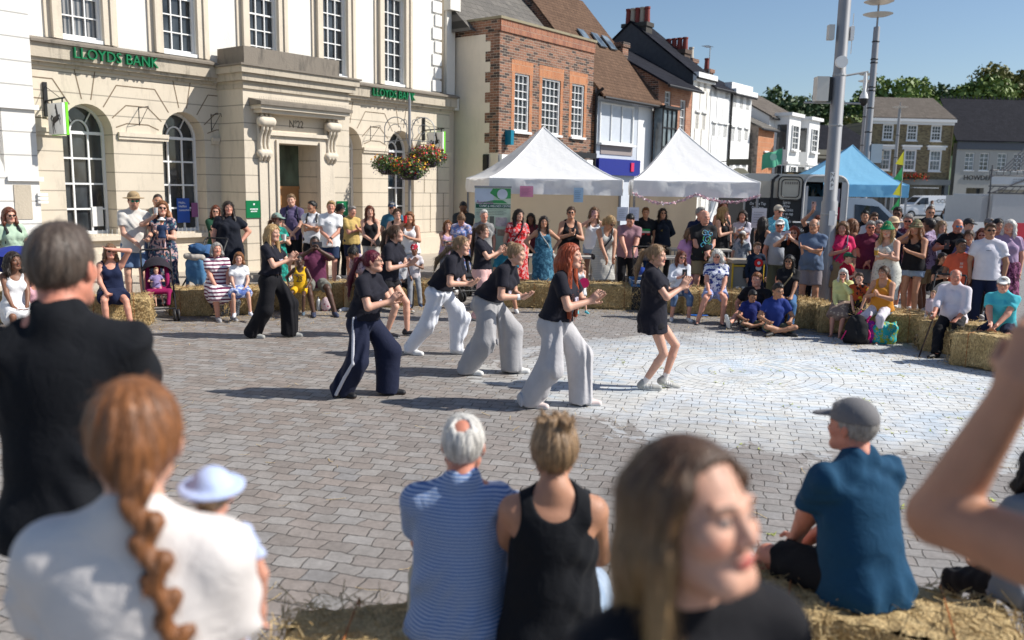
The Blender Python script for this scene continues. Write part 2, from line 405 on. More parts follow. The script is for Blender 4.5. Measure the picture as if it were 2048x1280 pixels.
def skin_colors(me, k, q, co):
    base = np.array(SKIN[q['skin']]); n = len(co); C = np.tile(base, (n, 1))
    L = (co-k.head)@k.Rh/k.hk
    def blob(c, r, col, a=1., hard=3.):
        d = np.sqrt((((L-np.array(c))/np.array(r))**2).sum(1)); w = np.clip((1-d)*hard, 0, 1)*a
        C[:] = C*(1-w[:,None])+np.array(col)*w[:,None]
    lip = base*(.95,.42,.5) if q['fem'] else base*(.85,.6,.6)
    hc = np.array(HAIR[q['hair'][1]])
    for g in (-1, 1): blob((g*.045, -.075, -.03), (.03, .04, .025), base*(1.08,.78,.75), .55, 1.5)
    blob((0, -.11, -.028), (.018, .03, .014), base*(1.05,.78,.72), .5, 2.)
    blob((0, -.10, -.0585), (.026, .022, .012), lip)
    blob((0, -.10, -.0585), (.022, .022, .0022), lip*.35)
    br = hc*.8 if q['hair'][1] not in ('blonde', 'white', 'grey') else hc*.45
    for g in (-1, 1):
        blob((g*.031, -.09, .027), (.022, .02, .0055), br, .85)
        blob((g*.031, -.09, .005), (.0155, .03, .0085), (.05,.03,.025), .8)
        blob((g*.031, -.09, .005), (.0115, .03, .006), (.6,.58,.56), 1.)
        blob((g*.031, -.09, .005), (.0062, .03, .0066), (.03,.02,.015), 1.)
        blob((g*.082, .005, 0), (.014, .026, .036), base*(1.05,.68,.62), .6, 1.5)
    if q.get('beard'): blob((0, -.055, -.085), (.075, .075, .055), hc*.9+base*.08, q['beard'], 2.)
    return C
def hair_shape(k, q):
    kind = q['hair'][0]; S_ = S(); H, h, Rh = k.H, k.hk, k.Rh
    dn = lambda p, L, x=0, y=0: p+V3(x, y, -L)
    fr = [(-.0, .8, .6)]
    hl = -.016 if kind not in ('bald', 'balding', 'buzz', 'short', 'crop', 'spiky') else -.006
    hl = q.get('hairline', hl)
    n = Rh@unit((0, -.8, -.6)); p0 = H(0, 0, 0)+Rh@unit((0, .8, .6))*hl*h
    cap = dict(buzz=.0035, balding=.007, short=.009, spiky=.015, crop=.012, ponytail=.010, tied=.010, bun=.010, braid=.012).get(kind, q.get('capt', .014))
    if kind == 'bald': return None
    cuts = [(p0, n)]
    if kind == 'balding': cuts.append((H(0, .0, .075), Rh@unit((0, -.45, 1))))
    if kind in ('short', 'balding', 'buzz', 'spiky', 'crop'): cuts.append((H(0, .03, -.028), Rh@unit((0, -.62, -1))))
    else: cuts.append((H(0, 0, -.06), Rh@unit((0, .15, -1))))
    S_.el(H(0, .015, .03), (V3(.078, .099, .094)+cap)*h, Rh, k=.005, cuts=cuts)
    if kind in ('short', 'crop', 'spiky'):
        S_.el(H(.008, -.026, .092), V3(.056, .062, .030)*h*(1.05 if kind != 'short' else 1), Rh, k=.03)
    if kind not in ('buzz', 'balding'):      # hair comes down to the temples
        if kind not in ('ponytail', 'bun', 'braid', 'tied', 'short', 'spiky', 'crop'):
            for g in (-1, 1): S_.rc(H(g*.066, -.045, .055), H(g*.076, -.012, .0), .016*h, .009*h, k=.02)
        if kind not in ('short', 'spiky', 'crop') and (q.get('fringe') or kind == 'bob'): S_.rc(H(-.040, -.052, .088), H(.040, -.052, .088), .014*h, k=.03)
    if kind == 'afro': S_.el(H(0, .02, .05), V3(.12, .12, .11)*h, Rh, k=.02, cuts=[(p0, n)])
    Ln = q.get('hl', .30)
    if kind in ('long', 'bob', 'curly', 'wavy'):
        if kind == 'bob': Ln = q.get('hl', .13)
        w = {'long': 1., 'bob': 1.15, 'curly': 1.5, 'wavy': 1.2}[kind]*q.get('hw', 1.)
        for g in (-1, 1):
            a = H(g*.070, -.012, .045); b = H(g*.083, .0, -.05); c = dn(b, Ln*.55, g*.012*w, -.015); e = dn(b, Ln, g*.008*w, -.03 if Ln > .2 else -.005)
            S_.rc(a, b, .022*h, .021*w*h, k=.03); S_.rc(b, c, .021*w*h, .024*w*h, k=.03); S_.rc(c, e, .024*w*h, .012*w, k=.03)
            a = H(g*.06, .06, .04); b = H(g*.065, .07, -.06); c = dn(b, Ln*.8, g*.012, .02)
            S_.rc(a, b, .03*h, .032*w*h, k=.04); S_.rc(b, c, .034*w*h, .02*w, k=.04)
        a = H(0, .09, .02); b = H(0, .095, -.07); S_.rc(a, b, .045*h, .045*h*w, k=.05); S_.rc(b, dn(b, Ln*.9, 0, .03), .045*h*w, .022*w, k=.05)
    if kind in ('ponytail', 'tied'):
        t = H(0, .115, .045 if kind == 'ponytail' else -.03); sw = q.get('swing', (0, .03))
        S_.rc(H(0, .07, .04), t, .045*h, .018*h, k=.03)
        m = t+k.Rh@V3(0, .045, -.02)+V3(sw[0]*.3, sw[1]*.3, 0); S_.rc(t, m, .017*h, .028*h, k=.02)
        m2 = m+V3(sw[0], sw[1], -Ln*.5); S_.rc(m, m2, .028*h, .030*h, k=.03); S_.rc(m2, m2+V3(sw[0]*.4, sw[1]*.3, -Ln*.5), .030*h, .009, k=.03)
    if kind == 'bun':
        S_.el(H(0, .085, .105), V3(.038, .038, .034)*h, Rh, k=.015)
        for g in (-1, 1): S_.rc(H(g*.03, .08, .12), H(g*.02, .11, .09), .015*h, k=.01)
    if kind == 'braid':
        p = H(-.01, .112, -.065)
        S_.rc(H(0, .08, -.01), p, .050*h, .030*h, k=.04)
        for i in range(int(Ln/.036)):
            g = 1 if i % 2 else -1; c = p+V3(-.0075*i, .010+.028*min(1, i/4), -.036*i)
            S_.rc(c+V3(g*.016, -.002, .018), c+V3(-g*.009, .010, -.030), .0215-.0003*i, .0135, k=.004)
        e = c+V3(0, 0, -.04); S_.rc(e, e+V3(-.005, 0, -.12), .014, .026, k=.01)
    if kind == 'spiky':
        rr = random.Random(5)
        for i in range(26):
            x, y = rr.uniform(-.05, .05), rr.uniform(-.07, .07); S_.rc(H(x, y, .105), H(x*1.35+rr.uniform(-.02,.02), y*1.2+rr.uniform(-.02,.02), .15-abs(x)*.3), .012*h, .004*h, k=.02)
    if q.get('crown'): S_.el(H(0, .075, .120), V3(.036, .040, .036)*h, Rh, k=.02, sub=True)
    am = {'curly': .008, 'wavy': .005, 'afro': .01, 'short': .002, 'spiky': .003}.get(kind, .0028)
    ctr = k.head; sd = q['seed']
    def strands(D, X):
        th = np.arctan2(X[1]-np.float32(ctr[1]), X[0]-np.float32(ctr[0])); zz = X[2]-np.float32(ctr[2])
        w = np.sin(zz*22+sd)+.7*np.sin(zz*37+th*2)
        fz = 40 if kind in ('curly', 'afro') else 6
        return D+am*(np.sin(th*19+w*(2.2 if kind in ('curly','wavy') else .8))*.6+np.sin(th*37+w+zz*fz)*.4)
    S_.post.append(strands)
    return S_
def skirt_leg(T, Hp, K, A, lw, o, L, fl, seated):
    u = unit(K-Hp); t = min(L, 1.); e = Hp+(K-Hp)*t
    if seated:
        T.rc(Hp, e, .095*lw+o, .080*lw+o*1.4, k=.06, cuts=[(e+u*(.0 if L <= 1 else .06), u)])
        if L > 1: u2 = unit(A-K); e2 = K+(A-K)*(L-1); T.rc(K, e2+u2*.06, .075*lw+o, .085*lw+o*1.5*fl, k=.06, cuts=[(e2, u2)])
    elif L > 1:
        z = K[2]-.41*(L-1); T.rc(Hp, V3(K[0]*1.1, K[1]*.6, z-.03), .09*lw+o, .10*lw*fl+o, k=.10, cuts=[(V3(0, 0, z), V3(0, 0, -1))])
    else: T.rc(Hp, e+u*.03, .092*lw+o, .085*lw*fl+o*1.5, k=.08, cuts=[(e, V3(0, 0, -1))])
def skirt_mid(T, k, q, w, dpt, o, L):
    (H0, K0, A0, _), (H1, K1, A1, _) = k.legs; Kc = (K0+K1)*.5; t = min(L, 1.)
    if q.get('seat') is not None:
        T.rc(k.P, k.P+(Kc-k.P)*t*.93, .10*w+o, .062+o, k=.09)
        if L > 1: T.rc(Kc, Kc+((A0+A1)*.5-Kc)*(L-1)*.9, .06, .07, k=.10)
    else:
        z = k.P[2]+(Kc[2]-k.P[2])*t-(.41*(L-1) if L > 1 else 0); c = V3(Kc[0]*t*.8, Kc[1]*t*.8, z)
        T.rc(k.Q(0, 0, .02), c-V3(0, 0, .03), .155*w+o, .19*w*q.get('flare', 1.)+o, k=.05, fl=(V3(0, 1, 0), .78), cuts=[(c, V3(0, 0, -1))])
def hair_mesh(k, q, S_, vox, s, dd, mat, parent):
    r = S_.build(vox)
    if r is None: return
    P, F = r; rr = np.random.RandomState(q['seed']); kind = q['hair'][0]
    n = np.cross(P[F[:,2]]-P[F[:,0]], P[F[:,3]]-P[F[:,1]]); n /= np.linalg.norm(n, axis=1)[:,None]+1e-9; c = P[F].mean(1)
    if np.mean(((c-k.head)*n).sum(1)) < 0: n = -n
    N = {'buzz': 0, 'short': 420, 'balding': 260, 'spiky': 700, 'crop': 420}.get(kind, 700); N = int(N*(2.6 if dd < 4 else 1.))
    me = mesh_from('hair', P*s, F); me.materials.append(mat); o = link('hair', me, None, parent)
    if not N: return
    i = rr.randint(len(F), size=N); p, m = c[i], n[i]
    crown = k.H(0, .05, .13); fl = p-crown; fl /= np.linalg.norm(fl, axis=1)[:,None]; fl = fl*.6+np.array([0, 0, -1.])*(1. if kind in ('long','wavy','bob','curly','ponytail','tied','braid') else .4)+rr.normal(size=(N,3))*.22
    fl -= m*(fl*m).sum(1)[:,None]; fl /= np.linalg.norm(fl, axis=1)[:,None]+1e-9
    L = (rr.uniform(.012, .04, N) if kind == 'braid' else rr.uniform(.03, .10, N) if kind in ('long','wavy','ponytail','tied','braid','curly') else rr.uniform(.012, .035, N))[:,None]; w = max(.0007, dd*.00022)*rr.uniform(.6, 1.4, N)[:,None]
    sd = np.cross(fl, m); fly = (rr.rand(N)**3*.45)[:,None]; a = p+m*.001; b = a+fl*L*.5+m*L*.08; e = a+fl*L+m*(L*fly+.001)
    V = np.stack([a-sd*w, a+sd*w, b-sd*w*.8, b+sd*w*.8, e-sd*w*.3, e+sd*w*.3], 1).reshape(-1, 3); q0 = np.arange(N)[:,None]*6
    FF = np.concatenate([q0+np.array([0,1,3,2]), q0+np.array([2,3,5,4])]); me2 = mesh_from('strands', V*s, FF); me2.materials.append(mat); link('loose_strands', me2, None, o)
def addmesh(name, S_, vox, s, mat, parent, fine=None):
    r = S_.build(vox, fine)
    if r is None: return None
    Pn, F = r; me = mesh_from(name, Pn*s, F); me.materials.append(mat)
    return link(name, me, None, parent)
NP = [0]
def person(label, px, py, d, face=0., s=None, h=None, root=None, cat='person', group=None, **q):
    """head-top pixel and distance (crowd) or root = ground point; face: 0 looks at the camera side (-Y), + turns to the right of the picture"""
    NP[0] += 1
    q.setdefault('fem', False); q['bulk'] = q.get('bulk', 1.)+(0. if kd_(q) else .14); q.setdefault('skin', 'fair'); q.setdefault('hair', ('short', 'brown')); q['seed'] = NP[0]
    q.setdefault('ground', 0.); kd = q.get('kid', 0); q.setdefault('hk', .97+.16*kd)
    if root is not None and py: d = root[1]
    HT = at(px, py, d) if (root is None or py) else None
    if s is None:
        if h is not None: s = h/1.748
        else:
            q['s'] = 1.; k = skeleton(dict(q, seat=0. if q.get('seat') is not None else None))
            s = (HT.z-q['ground']-(q.get('seat') or 0.))/k.top
            s = max(.35, min(1.3, s))
    rv = random.Random(NP[0]*7+1)
    if q.get('seat') is None and q.get('feet') is None:
        sp, st = rv.uniform(.07, .14), rv.uniform(-.07, .07); q['feet'] = (((-sp, st, 0), -rv.uniform(.05, .4)), ((sp, -st, 0), rv.uniform(.05, .4))); q.setdefault('side', rv.uniform(-.06, .06)); q.setdefault('twist', rv.uniform(-.25, .25)); q.setdefault('lean', rv.uniform(-.04, .06))
    elif q.get('feet') is None:
        q['feet'] = (((-rv.uniform(.08, .18), -rv.uniform(.34, .50), 0), -.15), ((rv.uniform(.08, .18), -rv.uniform(.34, .50), 0), .15)); q.setdefault('side', rv.uniform(-.06, .06))
    if 'head' not in q and dd0(root, d) > 4: q['head'] = (rv.uniform(-.35, .35), rv.uniform(-.08, .16), rv.uniform(-.08, .08))
    q['s'] = s
    k = skeleton(q)
    cf, sf = math.cos(face), math.sin(face)
    if root is None:
        hx, hy = k.head[0]*s, k.head[1]*s
        loc = (HT.x-(cf*hx-sf*hy), HT.y+.08*s-(sf*hx+cf*hy), q['ground'])
        dd = d
    else: loc = (root[0], root[1], q['ground']); dd = math.hypot(root[0], root[1])
    vb = q.get('vox') or min(.021, max(.005, dd*.00118)); vb /= s
    vh = vb*.62
    E = empty('person', loc, face, label, cat, group)
    fine = (k.head-V3(.11,.13,.13)*k.hk, k.head+V3(.11,.12,.13)*k.hk, vh)
    lr = limb_r(q['fem'], q['bulk'])*(1-.08*kd)
    # body, one continuous surface
    B = S(); torso(B, k, q)
    head_shape(B, k, q)
    for a in k.arms:
        arm(B, a, lr, k=.035); hand(B, a, 1.+.15*kd, True)
    lw = lr*(1.05 if q['fem'] else 1.)
    for (Hp, K, A, Rf) in k.legs:
        B.rc(Hp+V3(0, .01, 0), K, .082*lw, .050*lw, k=.04); sh = K+(A-K)*.33+unit(np.cross(A-K, np.cross(A-K, V3(0, -1, 0))))*0
        B.rc(K, K+(A-K)*.3, .048*lw, .051*lw, k=.014); B.rc(K+(A-K)*.3, A, .051*lw, .034*lw, k=.012)
        B.rc(A+Rf@V3(0, .025, -.04), A+Rf@V3(0, -.13, -.058), .030, .022, k=.03)
    r = B.build(vb, fine); me = mesh_from('body', r[0]*s, r[1]); me.materials.append(skinmat())
    C = skin_colors(me, k, q, r[0])
    if q.get('sock'):
        sc, shh = q['sock']; z = r[0][:,2]
        for (Hp, K, A, Rf) in k.legs:
            m = (((r[0]-A)**2).sum(1) < shh**2); C[m] = sc
    ca = me.color_attributes.new('Col', 'FLOAT_COLOR', 'POINT')
    ca.data.foreach_set('color', np.c_[C, np.ones(len(C))].astype(np.float32).ravel())
    link('body', me, None, E)
    # hair
    hs = hair_shape(k, q)
    if hs: hair_mesh(k, q, hs, max(vh, .0045), s, dd, hairmat(HAIR[q['hair'][1]], q.get('hair2')), E)
    wr = lambda a, f=55., v=0.: wrinkle(a, f, q['seed'], v)
    # trousers, shorts, skirt
    bt = q.get('bottom'); hemcut = None
    if bt:
        T = S(); kind = bt[0]; o = dict(shorts=.014, jeans=.012, trousers=.015, leggings=.008, wide=.022, skirt=.028, briefshorts=.015, sweat=.02).get(kind, .015); q2 = dict(q)
        w = (.55+.45*q['bulk']); dpt = .35+.65*q['bulk']
        T.el(k.Q(0, .01, -.02), (.158*w*(1.07 if q['fem'] else 1)+o, .118*dpt+o, .125+o), k.Rp, k=.04)
        for sg in (-1, 1): T.el(k.Q(sg*.075, .045, -.05), (.082*w+o, .085*dpt+o, .095+o), k.Rp, k=.04)
        for i, (Hp, K, A, Rf) in enumerate(k.legs):
            u = unit(K-Hp)
            if kind in ('shorts', 'briefshorts'):
                t = .36 if kind == 'briefshorts' else bt[2] if len(bt) > 2 else .82; e = Hp+(K-Hp)*t
                T.rc(Hp, e+u*.06, .088*lw+o, (.088-.022*t)*lw+o*1.5, k=.035, cuts=[(e, u)])
            elif kind == 'skirt':
                skirt_leg(T, Hp, K, A, lw, o, bt[2] if len(bt) > 2 else .9, q.get('flare', 1.), q.get('seat') is not None)
            else:
                rh, rk, ra = dict(jeans=(.088,.062,.056), trousers=(.090,.068,.062), leggings=(.084,.054,.040), wide=(.098,.095,.108), sweat=(.092,.078,.066), capri=(.088,.062,.055))[kind]
                T.rc(Hp, K, rh*lw+o*.6, rk*lw+o*.5, k=.035); u2 = unit(A-K)
                e = A+u2*(.015 if kind != 'wide' else .045) if kind != 'capri' else K+(A-K)*.45
                T.rc(K, e+u2*.04, rk*lw+o*.5, ra*lw+o*.4, k=.03, cuts=[(e, u2), (V3(0, 0, .03), V3(0, 0, -1))])
                if kind in ('wide', 'sweat'): m0 = Hp*.45+K*.55; T.rc(m0, A, .082*lw, ra*lw*.95, k=.05, cuts=[(V3(0, 0, .035), V3(0, 0, -1))])
        if kind == 'skirt': skirt_mid(T, k, q, w, dpt, o, bt[2] if len(bt) > 2 else .9)
        T.cut(k.Q(0, 0, .095), k.Rp[:,2])
        T.post.append(wr(.017 if kind in ('wide', 'sweat') else .009, 52., .85 if kind == 'wide' else .5))
        addmesh({'shorts': 'shorts', 'briefshorts': 'shorts', 'skirt': 'skirt'}.get(kind, 'trousers'), T, vb, s, bt[1], E)
    tp = q.get('top')
    if tp:
        kind, m = tp[0], tp[1]; T = S(); o = q.get('loose', .016)
        torso(T, k, q, o)
        w = (.55+.45*q['bulk']); dpt = .35+.65*q['bulk']
        hem = q.get('hem', {'tank': -.06, 'crop': .10, 'dress': -.12}.get(kind, -.10))
        T.rc(k.chest, k.waist+k.Rc@V3(0, 0, .03), .125*w+o, .145*w+o, k=.05, fl=(k.Rc[:,1], .74*dpt/w))
        if hem < .0:
            for sg in (-1, 1): T.el(k.Q(sg*.075, .050, -.05), (.082*w+o+.014, .085*dpt+o+.016, .095+o+.012), k.Rp, k=.04)
        if hem < .09: T.rc(k.waist+k.Rc@V3(0, 0, .02), k.Q(0, .008, hem-.02), .145*w+o, (.176 if q['fem'] else .172)*w+o+.012, k=.03, fl=(k.Rp[:,1], .80*dpt/w))
        sl = {'tank': 0, 'dress': 0, 'long': 1.92, 'rolled': 1.35, 'tee': .62, 'crop': .62, 'sleevedress': .55}.get(kind, .6); sl = q.get('sleeve', sl)
        if sl:
            for a in k.arms: arm(T, a, lr, o, o+(.012 if sl < 1 else .003), sl, k=.035)
        if kind in ('dress', 'sleevedress'):
            L = q.get('dl', 1.0)
            for (Hp, K, A, Rf) in k.legs: skirt_leg(T, Hp, K, A, lw, o, L, q.get('flare', 1.), q.get('seat') is not None)
            skirt_mid(T, k, q, w, dpt, o, L)
        else: T.cut(k.Q(0, 0, hem), -k.Rp[:,2])
        if kind in ('tank', 'dress') or q.get('deep'):
            if not sl:
                for a in k.arms: T.el(a[0]+k.Rc@V3(a[5]*.035, 0, .0), (.072, .16, .115), k.Rc, k=.008, sub=True)
            T.el(k.C(0, -.07, -.01), (.078, .12, .115), k.Rc, k=.01, sub=True); T.el(k.C(0, .06, .01), (.08, .09, .10), k.Rc, k=.01, sub=True)
        elif q.get('collar'):
            T.rc(k.C(-.045, .026, .050), k.C(.045, .026, .050), .032, k=.012); T.el(k.C(0, -.085, .005), (.035, .06, .075), k.Rc, k=.008, sub=True); T.el(k.C(0, -.005, .105), (.060, .060, .045), k.Rc, k=.008, sub=True)
        else: T.el(k.C(0, -.040, .062), (.068, .066, .052), k.Rc, k=.008, sub=True)
        if kind not in ('tank', 'dress'): T.rc(k.C(0, .018, -.03), k.C(0, .016, .022), .060*(.86 if q['fem'] else 1.)*(.7+.3*q['bulk'])+.008, k=.02)
        T.post.append(wr(q.get('wr', .010), 46.))
        nm = {'dress': 'dress', 'sleevedress': 'dress', 'tank': 'vest'}.get(kind, 'shirt')
        ob = addmesh(nm, T, vb, s, m, E)
        if q.get('toplabel'): ob['label'] = q['toplabel']
    # shoes
    sh = q.get('shoe', ('trainer', (.6,.6,.6)))
    if sh:
        for (Hp, K, A, Rf) in k.legs:
            T = S(); so = A+Rf@V3(0, 0, -.08); f = lambda x, y, z: so+Rf@V3(x, y, z)
            T.rc(f(0, .035, .045), f(0, -.10, .032), .042, .038, k=.02); T.rc(f(0, -.10, .032), f(0, -.178, .028), .042, .033, k=.02)
            if sh[0] != 'sandal': T.rc(f(0, .03, .06), f(0, .012, .09), .040, .038, k=.02)
            T.cut(f(0, 0, .002), -Rf[:,2])
            if sh[0] == 'sandal': T.cut(f(0, 0, .03), Rf[:,2])
            rr = T.build(max(vb*.8, .006)); me = mesh_from('shoe', rr[0]*s, rr[1])
            me.materials.append(plain(sh[1], .6, var=.1)); me.materials.append(plain(sh[2] if len(sh) > 2 else (.75,.74,.72), .7, var=.1))
            zz = (rr[0][rr[1]].mean(1)-so)@Rf[:,2]; mi = (zz < .022).astype(np.int32)
            if len(sh) > 3: yy = (rr[0][rr[1]].mean(1)-so)@Rf[:,1]; mi = mi | ((np.abs(((yy*40) % 1)-.5) < .2) & (zz > .03) & (zz < .07) & (yy < -.01) & (yy > -.09)).astype(np.int32)
            me.polygons.foreach_set('material_index', mi)
            link('shoe', me, None, E)
    acc = q.get('acc', ())
    vs = max(vh*.6, .0035)
    for a in acc:
        nm = a[0]; T = S(); H = k.H
        if nm in ('sunglasses', 'glasses'):
            lens = nm == 'sunglasses'
            for g in (-1, 1):
                if lens: T.el(H(g*.033, -.101, .004), V3(.025, .006, .018)*k.hk, k.Rh@Rz_(g*.18), k=.003)
                else:
                    pts = [H(g*.033+.021*math.cos(t), -.101+.004*abs(g*.033+.021*math.cos(t))/.05, .003+.016*math.sin(t)) for t in np.linspace(0, 6.283, 9)]
                    for u, v in zip(pts, pts[1:]): T.rc(u, v, .0026, k=.001)
                T.rc(H(g*.048, -.098, .012), H(g*.082, -.0, .014), .0038, k=.002)
            T.rc(H(-.022, -.104, .01), H(.022, -.104, .01), .0042, k=.002)
            addmesh(nm, T, vs*.8 if dd < 12 else vs, s, a[1], E)
        elif nm in ('cap', 'hat', 'bucket', 'beret', 'sunhat'):
            back = a[2] if len(a) > 2 else False; g = 1 if not back else -1
            up = k.Rh[:,2]
            T.el(H(0, .012, .045), V3(.094, .113, .098)*k.hk, k.Rh, k=.01, cuts=[(H(0, 0, .035), -up)])
            if nm == 'cap': T.el(H(0, -.125*g, .045), V3(.062, .075, .012)*k.hk, k.Rh@Rx_(.18), k=.012)
            if nm == 'hat': T.el(H(0, .01, .045), V3(.165, .185, .010)*k.hk, k.Rh@Rx_(-.04), k=.01); T.el(H(0, .01, .09), V3(.085, .10, .065)*k.hk, k.Rh, k=.02)
            if nm == 'sunhat': T.el(H(0, .0, .05), V3(.15, .17, .022)*k.hk, k.Rh@Rx_(-.04), k=.015)
            if nm == 'bucket': T.rc(H(0, .01, .10), H(0, .0, .02), .070*k.hk, .135*k.hk, k=.01, cuts=[(H(0, 0, .025), -up)])
            ob = addmesh('hat' if nm != 'cap' else 'cap', T, max(vh, .005), s, a[1], E)
        elif nm == 'backpack':
            T.el(k.C(0, .17, -.22), (.14, .085, .21), k.Rc, k=.02)
            for g in (-1, 1):
                T.rc(k.C(g*.10, .10, -.02), k.C(g*.095, -.02, .012), .022, k=.01, fl=(V3(0,0,1), .6)); T.rc(k.C(g*.095, -.02, .012), k.C(g*.10, -.135, -.10), .022, k=.01, fl=(V3(0,1,0), .5)); T.rc(k.C(g*.10, -.135, -.10), k.C(g*.125, -.10, -.28), .020, k=.01, fl=(V3(0,1,0), .5))
            addmesh('backpack', T, max(vh, .007), s, a[1], E)
        elif nm == 'strap':
            g = a[2] if len(a) > 2 else 1; dp = -.125*(.35+.65*q['bulk'])-.03
            pts = [k.C(g*.11, .08, -.05), k.C(g*.10, -.01, .022), k.C(g*.06, dp*.9, -.12), k.C(-g*.05, dp-.01, -.28), k.C(-g*.14, dp*.55, -.44), k.C(-g*.16, .02, -.5)]
            for u, v in zip(pts, pts[1:]): T.rc(u, v, .014, k=.01)
            addmesh('bag_strap', T, max(vh*.8, .006), s, a[1], E)
            T = S(); c = k.C(-g*.19, -.06, -.56); T.el(c, (.05, .10, .085), k.Rc, k=.01); addmesh('handbag', T, max(vh, .007), s, a[1], E)
        elif nm == 'headphones':
            pts = [H(.09*math.cos(t), .01, .02+.112*math.sin(t)) for t in np.linspace(0, 3.1416, 9)]
            for u, v in zip(pts, pts[1:]): T.rc(u, v, .008, k=.004)
            for g in (-1, 1): T.el(H(g*.09, .005, .0), V3(.018, .03, .035), k.Rh, k=.004)
            addmesh('headphones', T, max(vh, .005), s, a[1], E)
        elif nm == 'watch':
            ar = k.arms[a[2]]; u = unit(ar[2]-ar[1]); T.rc(ar[2]-u*.035, ar[2]-u*.015, .031*lr+.003, k=.003); addmesh('watch', T, max(vh*.7, .005), s, a[1], E)
        elif nm == 'apron_stripe':
            pass
    M_ = Matrix.Translation(Vector(loc)) @ Matrix.Rotation(face, 4, 'Z')
    k.world = lambda v: M_ @ Vector([float(c)*s for c in v])
    k.E = E; k.s = s; k.face = face; k.loc = loc
    return k
# ------------------------------------------------------------------ mesh builder
class MB:
    def __init__(s): s.v = []; s.f = []; s.m = []
    def add(s, vs, fs, m=0):
        n = len(s.v); s.v += [tuple(float(c) for c in p) for p in vs]; s.f += [tuple(i+n for i in f) for f in fs]; s.m += [m]*len(fs); return s
    def box(s, x0, x1, y0, y1, z0, z1, m=0):
        x0, x1 = min(x0,x1), max(x0,x1); y0, y1 = min(y0,y1), max(y0,y1); z0, z1 = min(z0,z1), max(z0,z1)
        return s.add([(x,y,z) for z in (z0,z1) for y in (y0,y1) for x in (x0,x1)], [(0,2,3,1),(4,5,7,6),(0,1,5,4),(2,6,7,3),(0,4,6,2),(1,3,7,5)], m)
    def obox(s, c, sz, Rm=None, m=0):
        Rm = np.eye(3) if Rm is None else np.array(Rm); h = np.array(sz)/2
        return s.add([np.array(c)+Rm@(np.array(d)*h) for d in [(x,y,z) for z in (-1,1) for y in (-1,1) for x in (-1,1)]], [(0,2,3,1),(4,5,7,6),(0,1,5,4),(2,6,7,3),(0,4,6,2),(1,3,7,5)], m)
    def quad(s, a, b, c, d, m=0): return s.add([a,b,c,d], [(0,1,2,3)], m)
    def poly(s, pts, m=0): return s.add(pts, [tuple(range(len(pts)))], m)
    def tube(s, p, q, r1, r2=None, n=8, m=0, cap=True):
        p, q = V3(p), V3(q); r2 = r1 if r2 is None else r2; u = unit(q-p); a = unit(np.cross(u, (0,0,1) if abs(u[2]) < .9 else (1,0,0))); b = np.cross(u, a)
        vs = [p+(a*math.cos(t)+b*math.sin(t))*r1 for t in np.linspace(0, 2*math.pi, n, endpoint=False)]+[q+(a*math.cos(t)+b*math.sin(t))*r2 for t in np.linspace(0, 2*math.pi, n, endpoint=False)]
        fs = [(i, (i+1)%n, n+(i+1)%n, n+i) for i in range(n)]
        if cap: fs += [tuple(range(n))[::-1], tuple(range(n, 2*n))]
        return s.add(vs, fs, m)
    def path(s, pts, r, n=6, m=0):
        for a, b in zip(pts, pts[1:]): s.tube(a, b, r, r, n, m)
        return s
    def prism(s, pts, ext, m=0):      # closed outline (3-D points), extruded by a vector
        n = len(pts); e = V3(ext); vs = [V3(p) for p in pts]+[V3(p)+e for p in pts]
        return s.add(vs, [tuple(range(n)), tuple(range(2*n-1, n-1, -1))]+[(i, n+i, n+(i+1)%n, (i+1)%n) for i in range(n)], m)
    def lathe(s, c, prof, n=16, m=0):
        c = V3(c); vs = [c+V3(r*math.cos(t), r*math.sin(t), z) for r, z in prof for t in np.linspace(0, 2*math.pi, n, endpoint=False)]
        fs = [(k*n+i, k*n+(i+1)%n, (k+1)*n+(i+1)%n, (k+1)*n+i) for k in range(len(prof)-1) for i in range(n)]
        return s.add(vs, fs+[tuple(range(n))[::-1], tuple(range((len(prof)-1)*n, len(prof)*n))], m)
    def build(s, name, mats, parent=None, loc=(0,0,0), rz=0., smooth=False, fix=True):
        me = bpy.data.meshes.new(name); me.from_pydata(s.v, [], s.f)
        for m in (mats if isinstance(mats, (list, tuple)) else [mats]): me.materials.append(m)
        me.polygons.foreach_set('material_index', s.m)
        if fix:
            bm = bmesh.new(); bm.from_mesh(me); bmesh.ops.recalc_face_normals(bm, faces=bm.faces); bm.to_mesh(me); bm.free()
        if smooth:
            me.polygons.foreach_set('use_smooth', [True]*len(me.polygons))
            try: me.set_sharp_from_angle(angle=R(40))
            except Exception: pass
        me.update(); return link(name, me, None, parent, loc, rz)
